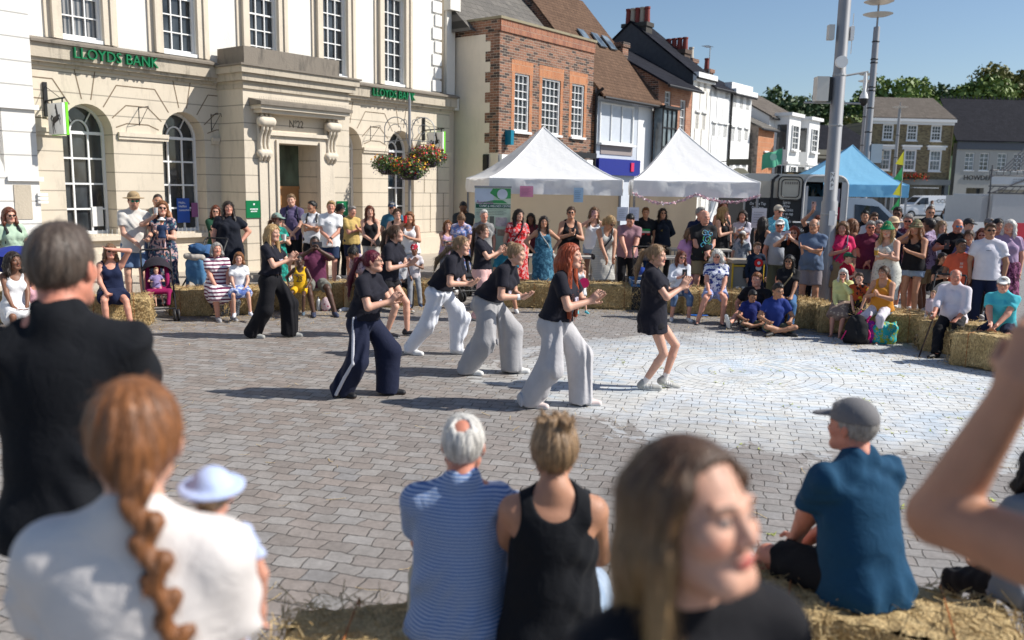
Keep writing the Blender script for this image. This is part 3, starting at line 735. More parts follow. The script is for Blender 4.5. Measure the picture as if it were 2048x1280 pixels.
def wall(mb, x0, x1, z0, z1, y, th, ops, m=0, my=None):
    """front face at y (facing -y) with openings (cx, w, zb, zt, arch) and their reveals of depth th"""
    ops = sorted(ops); xs = x0
    def q(a, b, c, d): mb.quad((a,y,c),(b,y,c),(b,y,d),(a,y,d),m)
    for (cx, wd, zb, zt, arch) in ops:
        a, b = cx-wd/2, cx+wd/2
        if a > xs: q(xs, a, z0, z1)
        q(a, b, z0, zb) if zb > z0 else None
        if arch:
            n = 14; pts = [(cx-wd/2*math.cos(t), zt+arch*math.sin(t)) for t in np.linspace(0, math.pi, n+1)]
            for (u, v), (u2, v2) in zip(pts, pts[1:]):
                mb.quad((u,y,v),(u2,y,v2),(u2,y,z1),(u,y,z1),m); mb.quad((u,y,v),(u2,y,v2),(u2,y+th,v2),(u,y+th,v),m if my is None else my)
        else:
            q(a, b, zt, z1); mb.quad((a,y,zt),(b,y,zt),(b,y+th,zt),(a,y+th,zt),m if my is None else my)
        for e in (a, b): mb.quad((e,y,zb),(e,y,zt),(e,y+th,zt),(e,y+th,zb),m if my is None else my)
        mb.quad((a,y,zb),(b,y,zb),(b,y+th,zb),(a,y+th,zb),m if my is None else my)
        xs = b
    if xs < x1: q(xs, x1, z0, z1)
def text_obj(txt, size, mat, parent, loc, rot, ext=.004, name='lettering', font=None, align='CENTER', squash=1.):
    cu = bpy.data.curves.new(name, 'FONT'); cu.body = txt; cu.size = size; cu.extrude = ext; cu.align_x = align; cu.align_y = 'CENTER'; cu.resolution_u = 2
    o = bpy.data.objects.new(name, cu); COL.objects.link(o)
    dg = bpy.context.evaluated_depsgraph_get(); me = bpy.data.meshes.new_from_object(o.evaluated_get(dg)); bpy.data.objects.remove(o)
    if squash != 1.: 
        for v in me.vertices: v.co.x *= squash
    me.materials.clear(); me.materials.append(mat); me.name = name
    ob = link(name, me, None, parent, loc); ob.rotation_euler = rot; return ob
UP = (math.pi/2, 0, 0)
# ------------------------------------------------------------------ surface materials of the place
def brickmat(name, c1, c2, mort, sc=(.225, .075), mortar=.012, plane='xz', var=.5, rough=.85, spot=None):
    m, nt, b = newmat(name); t = N_(nt, 'TexCoord'); sp = N_(nt, 'SeparateXYZ', {0: t.outputs['Object']})
    u = {'xz': (0, 2), 'yz': (1, 2), 'xy': (0, 1)}[plane]
    v = N_(nt, 'CombineXYZ', {0: sp.outputs[u[0]], 1: sp.outputs[u[1]], 2: 0.}).outputs[0]
    br = N_(nt, 'TexBrick', {'Vector': v, 'Color1': (0,0,0,1), 'Color2': (1,1,1,1), 'Mortar': (.5,.5,.5,1), 'Scale': 1., 'Mortar Size': mortar/2, 'Mortar Smooth': .3, 'Bias': 0., 'Brick Width': sc[0], 'Row Height': sc[1]})
    f = mix(nt, .12, br.outputs[0], noise(nt, t.outputs['Object'], 3, 4)); stops = [(.15, c1), (.5, [(a+d)/2 for a, d in zip(c1, c2)]), (.85, c2)]
    if spot: stops[0] = (.20, spot); stops.insert(1, (.32, c1))
    c = ramp(nt, f, stops); c = mix(nt, br.outputs[1], c, mort); n = noise(nt, t.outputs['Object'], 1.2, 5)
    c = mix(nt, 1., c, mix(nt, n, (.75,.75,.75), (1.15,1.15,1.15)), 'MULTIPLY')
    nt.links.new(c, b.inputs['Base Color']); b.inputs['Roughness'].default_value = rough
    h = math_(nt, 'SUBTRACT', noise(nt, t.outputs['Object'], 50, 3), math_(nt, 'MULTIPLY', br.outputs[1], 1.5)); bump(nt, b, h, .6, .01)
    return m
def stonemat(name, col, joint=.375, stain=.5, jz=0., courses=True, dark=(.10,.09,.07)):
    m, nt, b = newmat(name); t = N_(nt, 'TexCoord'); o = t.outputs['Object']; sp = N_(nt, 'SeparateXYZ', {0: o})
    n = noise(nt, o, 1.3, 6, .65); c = mix(nt, n, [x*.82 for x in col], [min(1, x*1.1) for x in col])
    st = noise(nt, coord(nt, scale=(2.2, 2.2, .5)), 2.4, 7, .75); c = mix(nt, math_(nt, 'MULTIPLY', ramp(nt, st, [(.52, 0), (.75, 1)]), stain), c, dark)
    c = mix(nt, math_(nt, 'MULTIPLY', noise(nt, o, 35, 3), .25), c, [x*.7 for x in col])
    h = noise(nt, o, 24, 4)
    if courses:
        fr = math_(nt, 'PINGPONG', math_(nt, 'ADD', sp.outputs[2], jz), joint/2); ln = math_(nt, 'LESS_THAN', fr, .011)
        c = mix(nt, math_(nt, 'MULTIPLY', ln, .75), c, [x*.35 for x in col]); h = math_(nt, 'SUBTRACT', math_(nt, 'MULTIPLY', h, .15), ln)
    nt.links.new(c, b.inputs['Base Color']); b.inputs['Roughness'].default_value = .85; bump(nt, b, h, .5, .012)
    return m
def roofmat(name, c1, c2, sc=(.2, .12), ax=(0, 2)):
    m, nt, b = newmat(name); t = N_(nt, 'TexCoord'); o = t.outputs['Object']; sp = N_(nt, 'SeparateXYZ', {0: o})
    v = N_(nt, 'CombineXYZ', {0: sp.outputs[ax[0]], 1: sp.outputs[ax[1]], 2: 0.}).outputs[0]
    br = N_(nt, 'TexBrick', {'Vector': v, 'Color1': (0,0,0,1), 'Color2': (1,1,1,1), 'Mortar': (.0,.0,.0,1), 'Scale': 1., 'Mortar Size': .006, 'Mortar Smooth': .2, 'Brick Width': sc[0], 'Row Height': sc[1]})
    c = mix(nt, mix(nt, .6, br.outputs[0], noise(nt, o, 1.5, 6, .7)), c1, c2); c = mix(nt, math_(nt, 'MULTIPLY', br.outputs[1], .7), c, [x*.3 for x in c1])
    nt.links.new(c, b.inputs['Base Color']); b.inputs['Roughness'].default_value = .9; b.inputs['Specular IOR Level'].default_value = .12; bump(nt, b, math_(nt, 'SUBTRACT', noise(nt, o, 20, 3), br.outputs[1]), .7, .02)
    return m
def glassmat(name, col=(.02,.025,.03), rough=.05, curtain=None):
    m, nt, b = newmat(name); o = coord(nt); n = noise(nt, coord(nt, scale=(1.5, 1.5, .6)), 1.7, 3)
    c = mix(nt, ramp(nt, n, [(.35, 0), (.7, 1)]), [x*.4 for x in col], [min(1, x*2.2) for x in col])
    if curtain: 
        s = N_(nt, 'SeparateXYZ', {0: o}); c = mix(nt, math_(nt, 'MULTIPLY', math_(nt, 'GREATER_THAN', math_(nt, 'SINE', math_(nt, 'MULTIPLY', s.outputs[0], 70.)), .1), .6), c, curtain)
    nt.links.new(c, b.inputs['Base Color']); b.inputs['Roughness'].default_value = rough; b.inputs['Specular IOR Level'].default_value = .5; b.inputs['Coat Weight'].default_value = .4
    bump(nt, b, noise(nt, o, 1.1, 2), .12, .05)
    return m
def groundmat():
    m, nt, b = newmat('setts'); t = N_(nt, 'TexCoord'); o = t.outputs['Object']
    nz = N_(nt, 'TexNoise', {'Vector': o, 'Scale': 4.5, 'Detail': 3.}); off = N_(nt, 'VectorMath', {0: nz.outputs[1], 1: (.5,.5,.5)}, operation='SUBTRACT'); off = N_(nt, 'VectorMath', {0: off.outputs[0], 3: .10}, operation='SCALE')
    p = N_(nt, 'VectorMath', {0: o, 1: off.outputs[0]}, operation='ADD').outputs[0]
    v = N_(nt, 'Mapping', {'Vector': p, 'Rotation': (0, 0, R(14))}).outputs[0]
    # ring of setts laid in circles round the middle of the square
    cx, cy = 2.7, 9.8
    sp = N_(nt, 'SeparateXYZ', {0: p}); dx = math_(nt, 'SUBTRACT', sp.outputs[0], cx); dy = math_(nt, 'SUBTRACT', sp.outputs[1], cy)
    rr = math_(nt, 'SQRT', math_(nt, 'ADD', math_(nt, 'MULTIPLY', dx, dx), math_(nt, 'MULTIPLY', dy, dy))); th = math_(nt, 'MULTIPLY', math_(nt, 'ARCTAN2', dy, dx), 1.5)
    ringv = N_(nt, 'CombineXYZ', {0: th, 1: rr, 2: 0.}).outputs[0]; inring = math_(nt, 'LESS_THAN', rr, 1.22)
    vv = N_(nt, 'Mix', {0: inring, 4: v, 5: ringv}, data_type='VECTOR').outputs[1]
    br = N_(nt, 'TexBrick', {'Vector': vv, 'Color1': (0,0,0,1), 'Color2': (1,1,1,1), 'Mortar': (.5,.5,.5,1), 'Scale': 1., 'Mortar Size': .0060, 'Mortar Smooth': .8, 'Bias': 0., 'Brick Width': .178, 'Row Height': .126})
    br.offset = .37; br.squash = 1.
    n1 = noise(nt, o, .55, 5, .6); n2 = noise(nt, o, 30, 5, .7); n3 = noise(nt, o, 5, 4)
    warm = ramp(nt, br.outputs[0], [(0, (.215,.188,.170)), (.3, (.265,.225,.200)), (.55, (.255,.236,.220)), (.8, (.295,.275,.258)), (1, (.235,.226,.222))])
    sx = math_(nt, 'MULTIPLY', sp.outputs[0], .12); warm = mix(nt, math_(nt, 'ADD', math_(nt, 'MULTIPLY', n1, .6), sx, clamp=True), warm, (.265,.258,.255))
    warm = mix(nt, 1., warm, mix(nt, n2, (.55,.55,.55), (1.38,1.38,1.38)), 'MULTIPLY')
    warm = mix(nt, math_(nt, 'MULTIPLY', ramp(nt, noise(nt, o, .9, 7, .75, .8), [(.55, 0), (.72, 1)]), .35), warm, (.11,.10,.095))
    warm = mix(nt, 1., warm, mix(nt, ramp(nt, n3, [(.3, 0), (.7, 1)]), (.85,.84,.83), (1.1,1.1,1.1)), 'MULTIPLY')
    # chalk powder washed pale blue and white over the middle of the square
    ex = math_(nt, 'DIVIDE', math_(nt, 'SUBTRACT', sp.outputs[0], 3.5), 3.7); ey = math_(nt, 'DIVIDE', math_(nt, 'SUBTRACT', sp.outputs[1], 9.5), 3.0)
    e = math_(nt, 'SQRT', math_(nt, 'ADD', math_(nt, 'MULTIPLY', ex, ex), math_(nt, 'MULTIPLY', ey, ey)))
    ed = math_(nt, 'ADD', e, math_(nt, 'MULTIPLY', math_(nt, 'SUBTRACT', noise(nt, o, 1.1, 6, .68, 1.),   .5), 1.0))
    ck = ramp(nt, ed, [(.2, .95), (.65, .74), (1.0, .32), (1.5, 0)])
    patch = math_(nt, 'MULTIPLY', ramp(nt, noise(nt, o, 2.6, 5, .7, .6), [(.28, .55), (.58, 1)]), ck)
    hue = ramp(nt, noise(nt, coord(nt, scale=(1, 1.6, 1)), .8, 4, .6, 1.5), [(.30, (.54,.67,.80)), (.45, (.74,.79,.83)), (.55, (.80,.81,.78)), (.68, (.56,.70,.82))])
    c = mix(nt, math_(nt, 'MULTIPLY', patch, .82), warm, hue)
    c = mix(nt, math_(nt, 'MULTIPLY', br.outputs[1], .9), c, mix(nt, math_(nt, 'MULTIPLY', ck, .5), (.075,.068,.06), (.4,.43,.45)))
    nt.links.new(c, b.inputs['Base Color']); nt.links.new(ramp(nt, n2, [(0, .75), (1, .95)]), b.inputs['Roughness']); b.inputs['Specular IOR Level'].default_value = .3
    h = math_(nt, 'ADD', math_(nt, 'MULTIPLY', br.outputs[0], .35), math_(nt, 'MULTIPLY', n2, .25)); h = math_(nt, 'SUBTRACT', h, math_(nt, 'MULTIPLY', br.outputs[1], 1.1))
    bump(nt, b, h, .8, .012)
    return m
def strawmat():
    m, nt, b = newmat('straw'); o = coord(nt); n = noise(nt, o, 25, 4, .7); n2 = noise(nt, coord(nt, scale=(1, 1, .2)), 120, 3)
    c = mix(nt, n, (.66,.44,.17), (.98,.80,.44)); c = mix(nt, ramp(nt, n2, [(.4, 0), (.65, 1)]), mix(nt, 1., c, (.45,.40,.35), 'MULTIPLY'), c)
    nt.links.new(c, b.inputs['Base Color']); b.inputs['Roughness'].default_value = .7; bump(nt, b, n2, 1., .02); return m
def foliagemat(name, c1, c2):
    m, nt, b = newmat(name); n = noise(nt, coord(nt), .9, 3); n2 = noise(nt, coord(nt), 9, 2)
    c = mix(nt, n, c1, c2); c = mix(nt, 1., c, mix(nt, n2, (.6,.6,.6), (1.4,1.4,1.4)), 'MULTIPLY'); nt.links.new(c, b.inputs['Base Color']); b.inputs['Roughness'].default_value = .6
    b.inputs['Subsurface Weight'].default_value = 0; b.inputs['Transmission Weight'].default_value = 0; return m
CREAM = stonemat('bath_stone', (.67,.59,.475), .375, .34)
CREAM_P = stonemat('bath_stone_plain', (.69,.61,.495), .375, .25, courses=False)
WEATH = stonemat('weathered_stone', (.52,.455,.36), .375, .85, courses=False, dark=(.07,.06,.05))
DARKST = stonemat('lichened_stone', (.22,.19,.155), .375, .9, courses=False, dark=(.05,.045,.04))
JOINT = plain((.20,.15,.10), .9)
WRENDER = stonemat('white_render', (.80,.775,.72), .5, .12, courses=False, dark=(.5,.46,.4))
WHITE = plain((.78,.79,.80), .5, var=.05)
WHITE2 = plain((.80,.80,.79), .6, var=.05)
GLASS = glassmat('window_glass', (.032,.037,.042)); GLASSB = glassmat('window_glass_blinds', (.05,.055,.06), .08, (.42,.40,.38)); GLASSL = glassmat('window_glass_light', (.12,.15,.17), .08)
IRON = plain((.012,.012,.014), .5); STEEL = plain((.30,.30,.31), .5, .35, .08, bumps=.03); GREY = plain((.36,.37,.38), .5, .2)
GREEN = plain((.0,.16,.055), .4, var=.05); GREENS = plain((.0,.17,.06), .35, var=.04)
RED_BRICK = brickmat('mottled_red_brick', (.15,.075,.05), (.30,.14,.085), (.42,.37,.30), spot=(.06,.04,.035))
BRICK_S = brickmat('mottled_red_brick_side', (.15,.075,.05), (.30,.14,.085), (.42,.37,.30), plane='yz', spot=(.06,.04,.035))
ORANGE_BRICK = brickmat('orange_brick', (.44,.16,.065), (.52,.21,.09), (.48,.36,.26), sc=(.075, .225))
PALE_BRICK = brickmat('buff_red_brick', (.36,.15,.085), (.46,.22,.13), (.42,.33,.26))
FLINT = brickmat('flint_wall', (.18,.15,.13), (.34,.28,.24), (.35,.3,.25), sc=(.16, .12), plane='yz')
YBRICK = brickmat('yellow_stock_brick', (.22,.17,.09), (.30,.24,.13), (.24,.20,.14), spot=(.13,.10,.06))
TILE = roofmat('clay_tiles', (.085,.052,.036), (.17,.105,.07)); SLATE = roofmat('slates', (.10,.095,.09), (.20,.185,.165), (.3,.2)); SLATE_D = roofmat('dark_slates', (.010,.011,.016), (.024,.025,.034), (.3,.2))
PINKTILE = roofmat('weathered_tiles', (.09,.078,.066), (.17,.145,.125), (.3,.2))
STRAW = strawmat()
# ------------------------------------------------------------------ ground
gm = MB(); gm.quad((-150,-60,0),(250,-60,0),(250,400,0),(-150,400,0)); ground = gm.build('ground', plain((.23,.225,.22), .9, var=.15, scale=2), fix=False); tag(ground, kind='structure')
gm = MB(); gm.quad((-14,-4,.004),(16,-4,.004),(16,26,.004),(-14,26,.004)); sq = gm.build('paved_square', groundmat(), fix=False); tag(sq, kind='structure')
# ------------------------------------------------------------------ the row of buildings on the left
RZ = R(52); RD = Vector((math.sin(R(38)), math.cos(R(38)), 0)); RN = Vector((RD.y, -RD.x, 0)); RP = Vector((-1.965, 25.433, 0))
def RW(s, w, z=0.): return RP+RD*s+RN*w+Vector((0, 0, z))
class Bld:
    def __init__(b, name, label, cat, s0, w0=0.):
        b.s0 = s0; b.E = empty(name, RW(s0, 0), RZ, label, cat)
    def part(b, name, mb, mat, parent=None, smooth=False): return mb.build(name, mat, parent or b.E, (0,0,0) if parent else (-b.s0, 0, 0), smooth=smooth)
    def text(b, txt, size, mat, s, w, z, **kw): return text_obj(txt, size, mat, b.E, (s-b.s0, -w, z), UP, **kw)
def window(b, cx, wd, zb, zt, y, nx=2, nz=(3, 3), glass=GLASS, fm=WHITE2, bar=.022, fr=.045, meet=True, sill=True, name='window'):
    """sash window standing in an opening; y is the plane of the frame; panes are a child"""
    m = MB(); x0, x1 = cx-wd/2, cx+wd/2
    for a, c in ((x0, x0+fr), (x1-fr, x1)): m.box(a, c, y-.02, y+.05, zb, zt)
    m.box(x0+fr, x1-fr, y-.02, y+.05, zt-fr, zt); m.box(x0+fr, x1-fr, y-.02, y+.05, zb, zb+fr*1.2)
    nz = nz if len(nz) > 1 else (nz[0], 0); n = sum(nz); zi = zb+fr*1.2; H = (zt-fr)-zi
    for i in range(1, n):
        z = zi+H*i/n; t = bar*1.1 if i != nz[1] or not meet else fr*.8
        m.box(x0+fr, x1-fr, y+.003, y+.04, z-t/2, z+t/2)
    for i in range(1, nx+1-0):
        if i == nx: break
        x = x0+fr+(wd-2*fr)*i/nx; m.box(x-bar/2, x+bar/2, y, y+.036, zi, zt-fr)
    if sill: m.box(x0-.06, x1+.06, y-.14, y+.0, zb-.07, zb-.001)
    f = b.part(name, m, fm); g = MB(); g.box(x0+.01, x1-.01, y+.052, y+.06, zb, zt); g.build('pane', glass, f); return f
def ybox(m, x0, x1, w0, w1, z0, z1, k=0): return m.box(x0, x1, -w1, -w0, z0, z1, k)
# --- the stone bank
BK = Bld('bank_building', 'cream stone bank with arched windows, green lettering over them and a heavy stone doorway', 'building', -11.6)
AW = [(-10.52, 1.0, 1.0, 3.02, .55), (-8.46, 1.0, 1.0, 3.02, .55), (-3.85, 1.0, 1.0, 3.02, .55), (-1.92, 1.0, 1.0, 3.02, .55)]
m = MB(); wall(m, -11.58, .05, 0, 4.26, 0, .44, AW); m.quad((.05,0,0),(.05,8,0),(.05,8,4.26),(.05,0,4.26)); m.quad((-11.58,0,0),(-11.58,8,0),(-11.58,8,4.26),(-11.58,0,4.26))
m.box(-11.58, .05, .6, .7, 0, 4.2); GW = m
m = MB(); ybox(m, -11.6, .08, .003, .10, 0, .62); ybox(m, -11.6, .08, .003, .07, .62, .70); BK.part('plinth', m, CREAM_P)
for cx, wd, zb, zt, ar in AW: m = MB(); ybox(m, cx-.68, cx+.68, .003, .12, .88, .97); BK.part('window_ledge', m, CREAM_P)
for a, c in ((-11.6, -10.96), (-9.92, -8.84), (-7.80, -7.62), (-3.33, -2.44), (-1.40, .08)): m = MB(); ybox(m, a, c, .003, .045, 2.92, 2.98); ybox(m, a, c, .003, .07, 2.98, 3.06); BK.part('impost_band', m, CREAM_P)
m = GW   # incised joints of the arches
def jline(p, q, t=.022):
    p, q = V3(p[0], 0, p[1]), V3(q[0], 0, q[1]); u = unit(q-p); n = V3(-u[2], 0, u[0])*t/2; a = V3(0, -.004, 0)
    m.quad(p-n+a, q-n+a, q+n+a, p+n+a, 1)
for cx, *_ in AW:
    for g in (-1, 1):
        for ang, L in ((.14, 4.22), ):
            jline((cx+g*.09, 3.65), (cx+g*.20, 4.2))
        jline((cx+g*.33, 3.53), (cx+g*.62, 3.98)); jline((cx+g*.62, 3.98), (cx+g*1.03, 3.98)); jline((cx+g*.50, 3.33), (cx+g*.80, 3.60)); jline((cx+g*.80, 3.60), (cx+g*1.03, 3.60)); jline((cx+g*.57, 3.15), (cx+g*.8, 3.24)); jline((cx+g*.8, 3.24), (cx+g*1.03, 3.24))
for z in [.76+.375*i for i in range(10)]:
    off = .25 if int(z*10) % 2 else 0
    for x in (-1.0+off, -.45+off): 
        if z < 2.6: jline((x, z-.0), (x, z+.375))
BK.part('ground_floor_wall', m, [CREAM, JOINT])
def arch_window(cx, wd, zb, zt, ar):
    m = MB(); y = .38; x0, x1 = cx-wd/2+.002, cx+wd/2-.002; fr = .05
    for a, c in ((x0, x0+fr), (x1-fr, x1)): m.box(a, c, y-.02, y+.04, zb, zt)
    m.box(x0+fr, x1-fr, y-.02, y+.04, zb, zb+.06); m.box(x0+fr, x1-fr, y-.018, y+.038, zt-.03, zt+.03)
    n = 16; A = np.linspace(0, math.pi, n+1); P = [(cx-(wd/2)*math.cos(t), zt+ar*math.sin(t)) for t in A]; Q = [(cx-(wd/2-fr)*math.cos(t), zt+(ar-fr)*math.sin(t)) for t in A]
    for i in range(n): m.prism([(P[i][0],y-.02,P[i][1]),(P[i+1][0],y-.02,P[i+1][1]),(Q[i+1][0],y-.02,Q[i+1][1]),(Q[i][0],y-.02,Q[i][1])], (0,.06,0))
    for x in (cx-wd/6, cx+wd/6): m.box(x-.016, x+.016, y-.012, y+.03, zb+.06, zt-.03)
    for i in (1, 2, 3):
        z = zb+(zt-zb)*i/4; m.box(x0+fr, x1-fr, y-.008, y+.028, z-.018, z+.018)
    I = [(cx-.2*math.cos(t), zt+.26*math.sin(t)) for t in A]; I2 = [(cx-.17*math.cos(t), zt+.23*math.sin(t)) for t in A]
    for i in range(n): m.prism([(I[i][0],y-.01,I[i][1]),(I[i+1][0],y-.01,I[i+1][1]),(I2[i+1][0],y-.01,I2[i+1][1]),(I2[i][0],y-.01,I2[i][1])], (0,.04,0))
    for g in (-1, 1): m.obox((cx+g*.22, y+.01, zt+.36), (.022, .03, .34), Ry_(g*.5))
    f = BK.part('arched_window', m, WHITE)
    g = MB(); g.poly([(x0,y+.045,zb),(x1,y+.045,zb)]+[(p[0],y+.045,p[1]) for p in P[::-1]]); g.build('pane', GLASS, f)
    sp = MB()
    for i in range(11): sp.tube((x0+.05+i*.1, -.03, zb-.03), (x0+.05+i*.1, -.05, zb+.10), .005, n=4)
    sp.build('bird_spikes', WHITE, f)
for a in AW: arch_window(*a)
m = MB(); UWC = [(-10.5, .80), (-8.44, .80), (-6.32, .80), (-4.2, .80), (-2.14, .80)]
wall(m, -11.58, -.30, 4.7, 9.2, .06, .16, [(c, w_, 4.80, 7.05, 0) for c, w_ in UWC]); m.quad((-.30,.06,4.7),(-.30,8,4.7),(-.30,8,9.2),(-.30,.06,9.2)); m.box(-11.4, -.5, .5, .6, 4.8, 9.); m.quad((-11.58,.06,9.2),(-.30,.06,9.2),(-.30,8,9.2),(-11.58,8,9.2))
BK.part('upper_wall', m, WRENDER)
for c, w_ in UWC:
    m = MB()
    for g in (-1, 1):
        a = c+g*(w_/2+.001); ybox(m, *sorted((a, a+g*.13)), -.057, .03, 4.74, 7.2); ybox(m, *sorted((a+g*.13, a+g*.19)), -.057, .07, 4.74, 7.2); ybox(m, *sorted((a+g*.19, a+g*.30)), -.057, -.02, 4.74, 7.05)
    ybox(m, c-w_/2-.19, c+w_/2+.19, -.057, .05, 7.2, 7.42); BK.part('window_surround', m, CREAM_P)
for c, w_ in UWC: window(BK, c, w_-.004, 4.81, 7.05, .14, 3, (3, 3), glass=GLASSB if c < -9 else GLASS, bar=.022)
for i in range(12): m = MB(); ybox(m, -.30-(.24 if i % 2 else .34), -.28, -.057, -.015, 4.76+i*.36, 4.76+i*.36+.30); BK.part('quoin', m, plain((.82,.81,.78), .8))
for a, c, e in ((-11.6, -7.7, 0), (-4.6, .10, 0)):
    m = MB(); ybox(m, a, c, .003, .06, 4.20, 4.27); ybox(m, a, c+.03*(c > 0), .003, .14, 4.27, 4.34); ybox(m, a, c+.06*(c > 0), .003, .20, 4.34, 4.60); BK.part('cornice', m, WEATH)
for a, c in ((-11.6, -7.7), (-4.6, .2)): m = MB(); m.prism([(a,-.03,4.601),(a,-.27,4.601),(a,-.27,4.645),(a,-.03,4.72)], (c-a,0,0)); BK.part('cornice_cap', m, DARKST)
BK.text('LLOYDS BANK', .285, GREENS, -9.98, .245, 4.47, ext=.035, squash=.92); BK.text('LLOYDS BANK', .285, GREENS, -2.42, .245, 4.47, ext=.035, squash=.84)
# doorway
m = MB(); PX0, PX1, PW = -7.6, -4.62, .95
wall(m, PX0, PX1, 0, 4.26, -PW, .75, [(-6.2, 1.16, 0, 2.98, 0)]); m.quad((PX0,-PW,0),(PX0,0,0),(PX0,0,4.26),(PX0,-PW,4.26)); m.quad((PX1,-PW,0),(PX1,0,0),(PX1,0,4.26),(PX1,-PW,4.26)); m.quad((PX0,-PW,4.26),(PX1,-PW,4.26),(PX1,0,4.26),(PX0,0,4.26)); m.quad((-6.9,-PW+.75,0),(-5.5,-PW+.75,0),(-5.5,-PW+.75,3.1),(-6.9,-PW+.75,3.1))
PORT = BK.part('portico', m, CREAM)
m = MB(); ybox(m, PX0-.02, PX1+.02, 0, PW+.05, 4.1, 4.2); ybox(m, PX0-.10, PX1+.10, -.0, PW+.14, 4.262, 4.42); ybox(m, PX0-.16, PX1+.16, 0, PW+.22, 4.42, 4.56); m.build('entablature', WEATH, PORT)
m = MB(); ybox(m, PX0-.2, PX1+.2, 0, PW+.26, 4.561, 4.60); ybox(m, PX0, PX1-.35, PW-.35, PW+.08, 4.60, 4.98); ybox(m, PX0, PX0+.3, .05, PW-.35, 4.60, 4.98); m.build('parapet', DARKST, PORT)
m = MB()
for x0, x1 in ((-7.02, -6.78), (-5.62, -5.38)): ybox(m, x0, x1, PW+.003, PW+.07, 0, 3.14); 
for x0, x1 in ((-6.84, -6.78), (-5.62, -5.56)): ybox(m, x0, x1, PW+.07, PW+.12, 0, 3.05)
ybox(m, -6.78, -5.62, PW+.003, PW+.07, 2.98, 3.14); ybox(m, -7.06, -5.34, PW+.003, PW+.14, 3.14, 3.22); ybox(m, -7.25, -7.02, PW+.003, PW+.04, 0, 3.6); ybox(m, -5.38, -5.12, PW+.003, PW+.04, 0, 3.6)
m.build('door_surround', CREAM_P, PORT)
m = MB(); ybox(m, -7.35, -5.0, PW+.003, PW+.30, 3.60, 3.68); ybox(m, -7.42, -4.92, PW+.003, PW+.38, 3.68, 3.76); m.build('door_hood', CREAM_P, PORT)
m = MB(); ybox(m, -7.46, -4.88, PW+.003, PW+.44, 3.761, 3.83)
m.prism([(-7.46,-PW,3.83),(-7.46,-PW-.44,3.83),(-7.46,-PW,3.92)], (2.58,0,0))
for i in range(60): m.tube((-7.45+i*.0433, -PW-.38, 3.83), (-7.45+i*.0433, -PW-.40, 3.93), .003, n=3)
m.build('door_hood_cap', DARKST, PORT)
for cx in (-7.135, -5.25):
    S_ = S(); f = lambda x, w_, z: (cx+x, -PW-w_, z)
    for x in (-.10, 0, .10):
        pts = [(.20, 3.56), (.27, 3.42), (.22, 3.26), (.12, 3.12), (.09, 2.95), (.13, 2.80), (.15, 2.68), (.08, 2.60)]
        for (a, z), (a2, z2) in zip(pts, pts[1:]): S_.rc(f(x, a*.8, z), f(x, a2*.8, z2), .036, k=.015)
    S_.rc(f(-.12, .17, 3.42), f(.12, .17, 3.42), .115, k=.01); S_.rc(f(-.11, .08, 2.74), f(.11, .08, 2.74), .085, k=.01); S_.rc(f(-.135, .17, 3.42), f(.135, .17, 3.42), .04, k=.01); S_.rc(f(-.10, .02, 3.5), f(-.10, .02, 2.7), .05); S_.rc(f(.10, .02, 3.5), f(.10, .02, 2.7), .05)
    P_s, F_s = S_.build(.016); me = mesh_from('console_bracket', P_s, F_s); me.materials.append(CREAM_P); link('console_bracket', me, None, PORT)
BK.text('N\u00ba22', .24, plain((.12,.10,.08), .8), -6.2, PW+.004, 3.42, ext=.003, squash=.8)
m = MB(); ybox(m, -6.78, -5.62, .20, .26, 2.02, 2.98); m.build('fanlight', glassmat('fanlight_glass', (.05,.07,.05), .1), PORT)
WOOD = plain((.36,.18,.07), .45, var=.25, scale=9)
m = MB(); ybox(m, -6.76, -6.40, .19, .27, 0, 1.95); ybox(m, -6.40, -5.64, .19, .27, 0, 1.95); ybox(m, -6.76, -5.64, .16, .30, 1.95, 2.02)
for z0, z1 in ((.2, .85), (.95, 1.45), (1.52, 1.85)):
    for x0, x1 in ((-6.33, -6.05), (-5.99, -5.71)): ybox(m, x0, x1, .27, .285, z0, z1); ybox(m, x0+.05, x1-.05, .285, .30, z0+.05, z1-.05)
DR = m.build('door', WOOD, PORT)
m = MB(); ybox(m, -6.70, -6.45, .271, .28, .9, 1.5); m.build('side_pane', GLASS, DR)
m = MB(); ybox(m, -6.80, -5.60, .0, PW+.35, .003, .13); ybox(m, -7.1, -5.3, PW+.35, PW+.7, .003, .07); m.build('doorstep', CREAM_P, PORT)
def horse(parent, loc, sc, rz, mat):
    S_ = S(); P = lambda x, y: ((x-430)/480., 0, (850-y)/480.)
    for a, b_, r1, r2 in (((385,870),(500,835),46,40),((500,835),(480,740),34,22),((480,740),(462,655),22,15),((462,650),(440,705),15,8),((355,820),(320,800),9,12),((320,800),(295,840),12,13),((295,840),(318,870),11,9),((318,870),(308,920),9,4),((520,815),(560,792),14,9),((560,792),(603,865),8,5),((515,840),(555,850),12,8),((555,850),(582,935),7,5),((368,880),(330,955),24,10),((330,955),(348,1060),8,6),((385,885),(372,965),22,9),((372,965),(418,1052),8,6)):
        S_.rc(P(*a), P(*b_), r1/480., r2/480., k=.015)
    P_s, F_s = S_.build(.012); P_s[:,1] *= .12; me = mesh_from('horse_emblem', P_s*sc, F_s); me.materials.append(mat)
    return link('horse_emblem', me, None, parent, loc, rz)
LIME = plain((.20,.75,.03), .4); SIGNG = plain((.82,.82,.78), .5, var=.04)
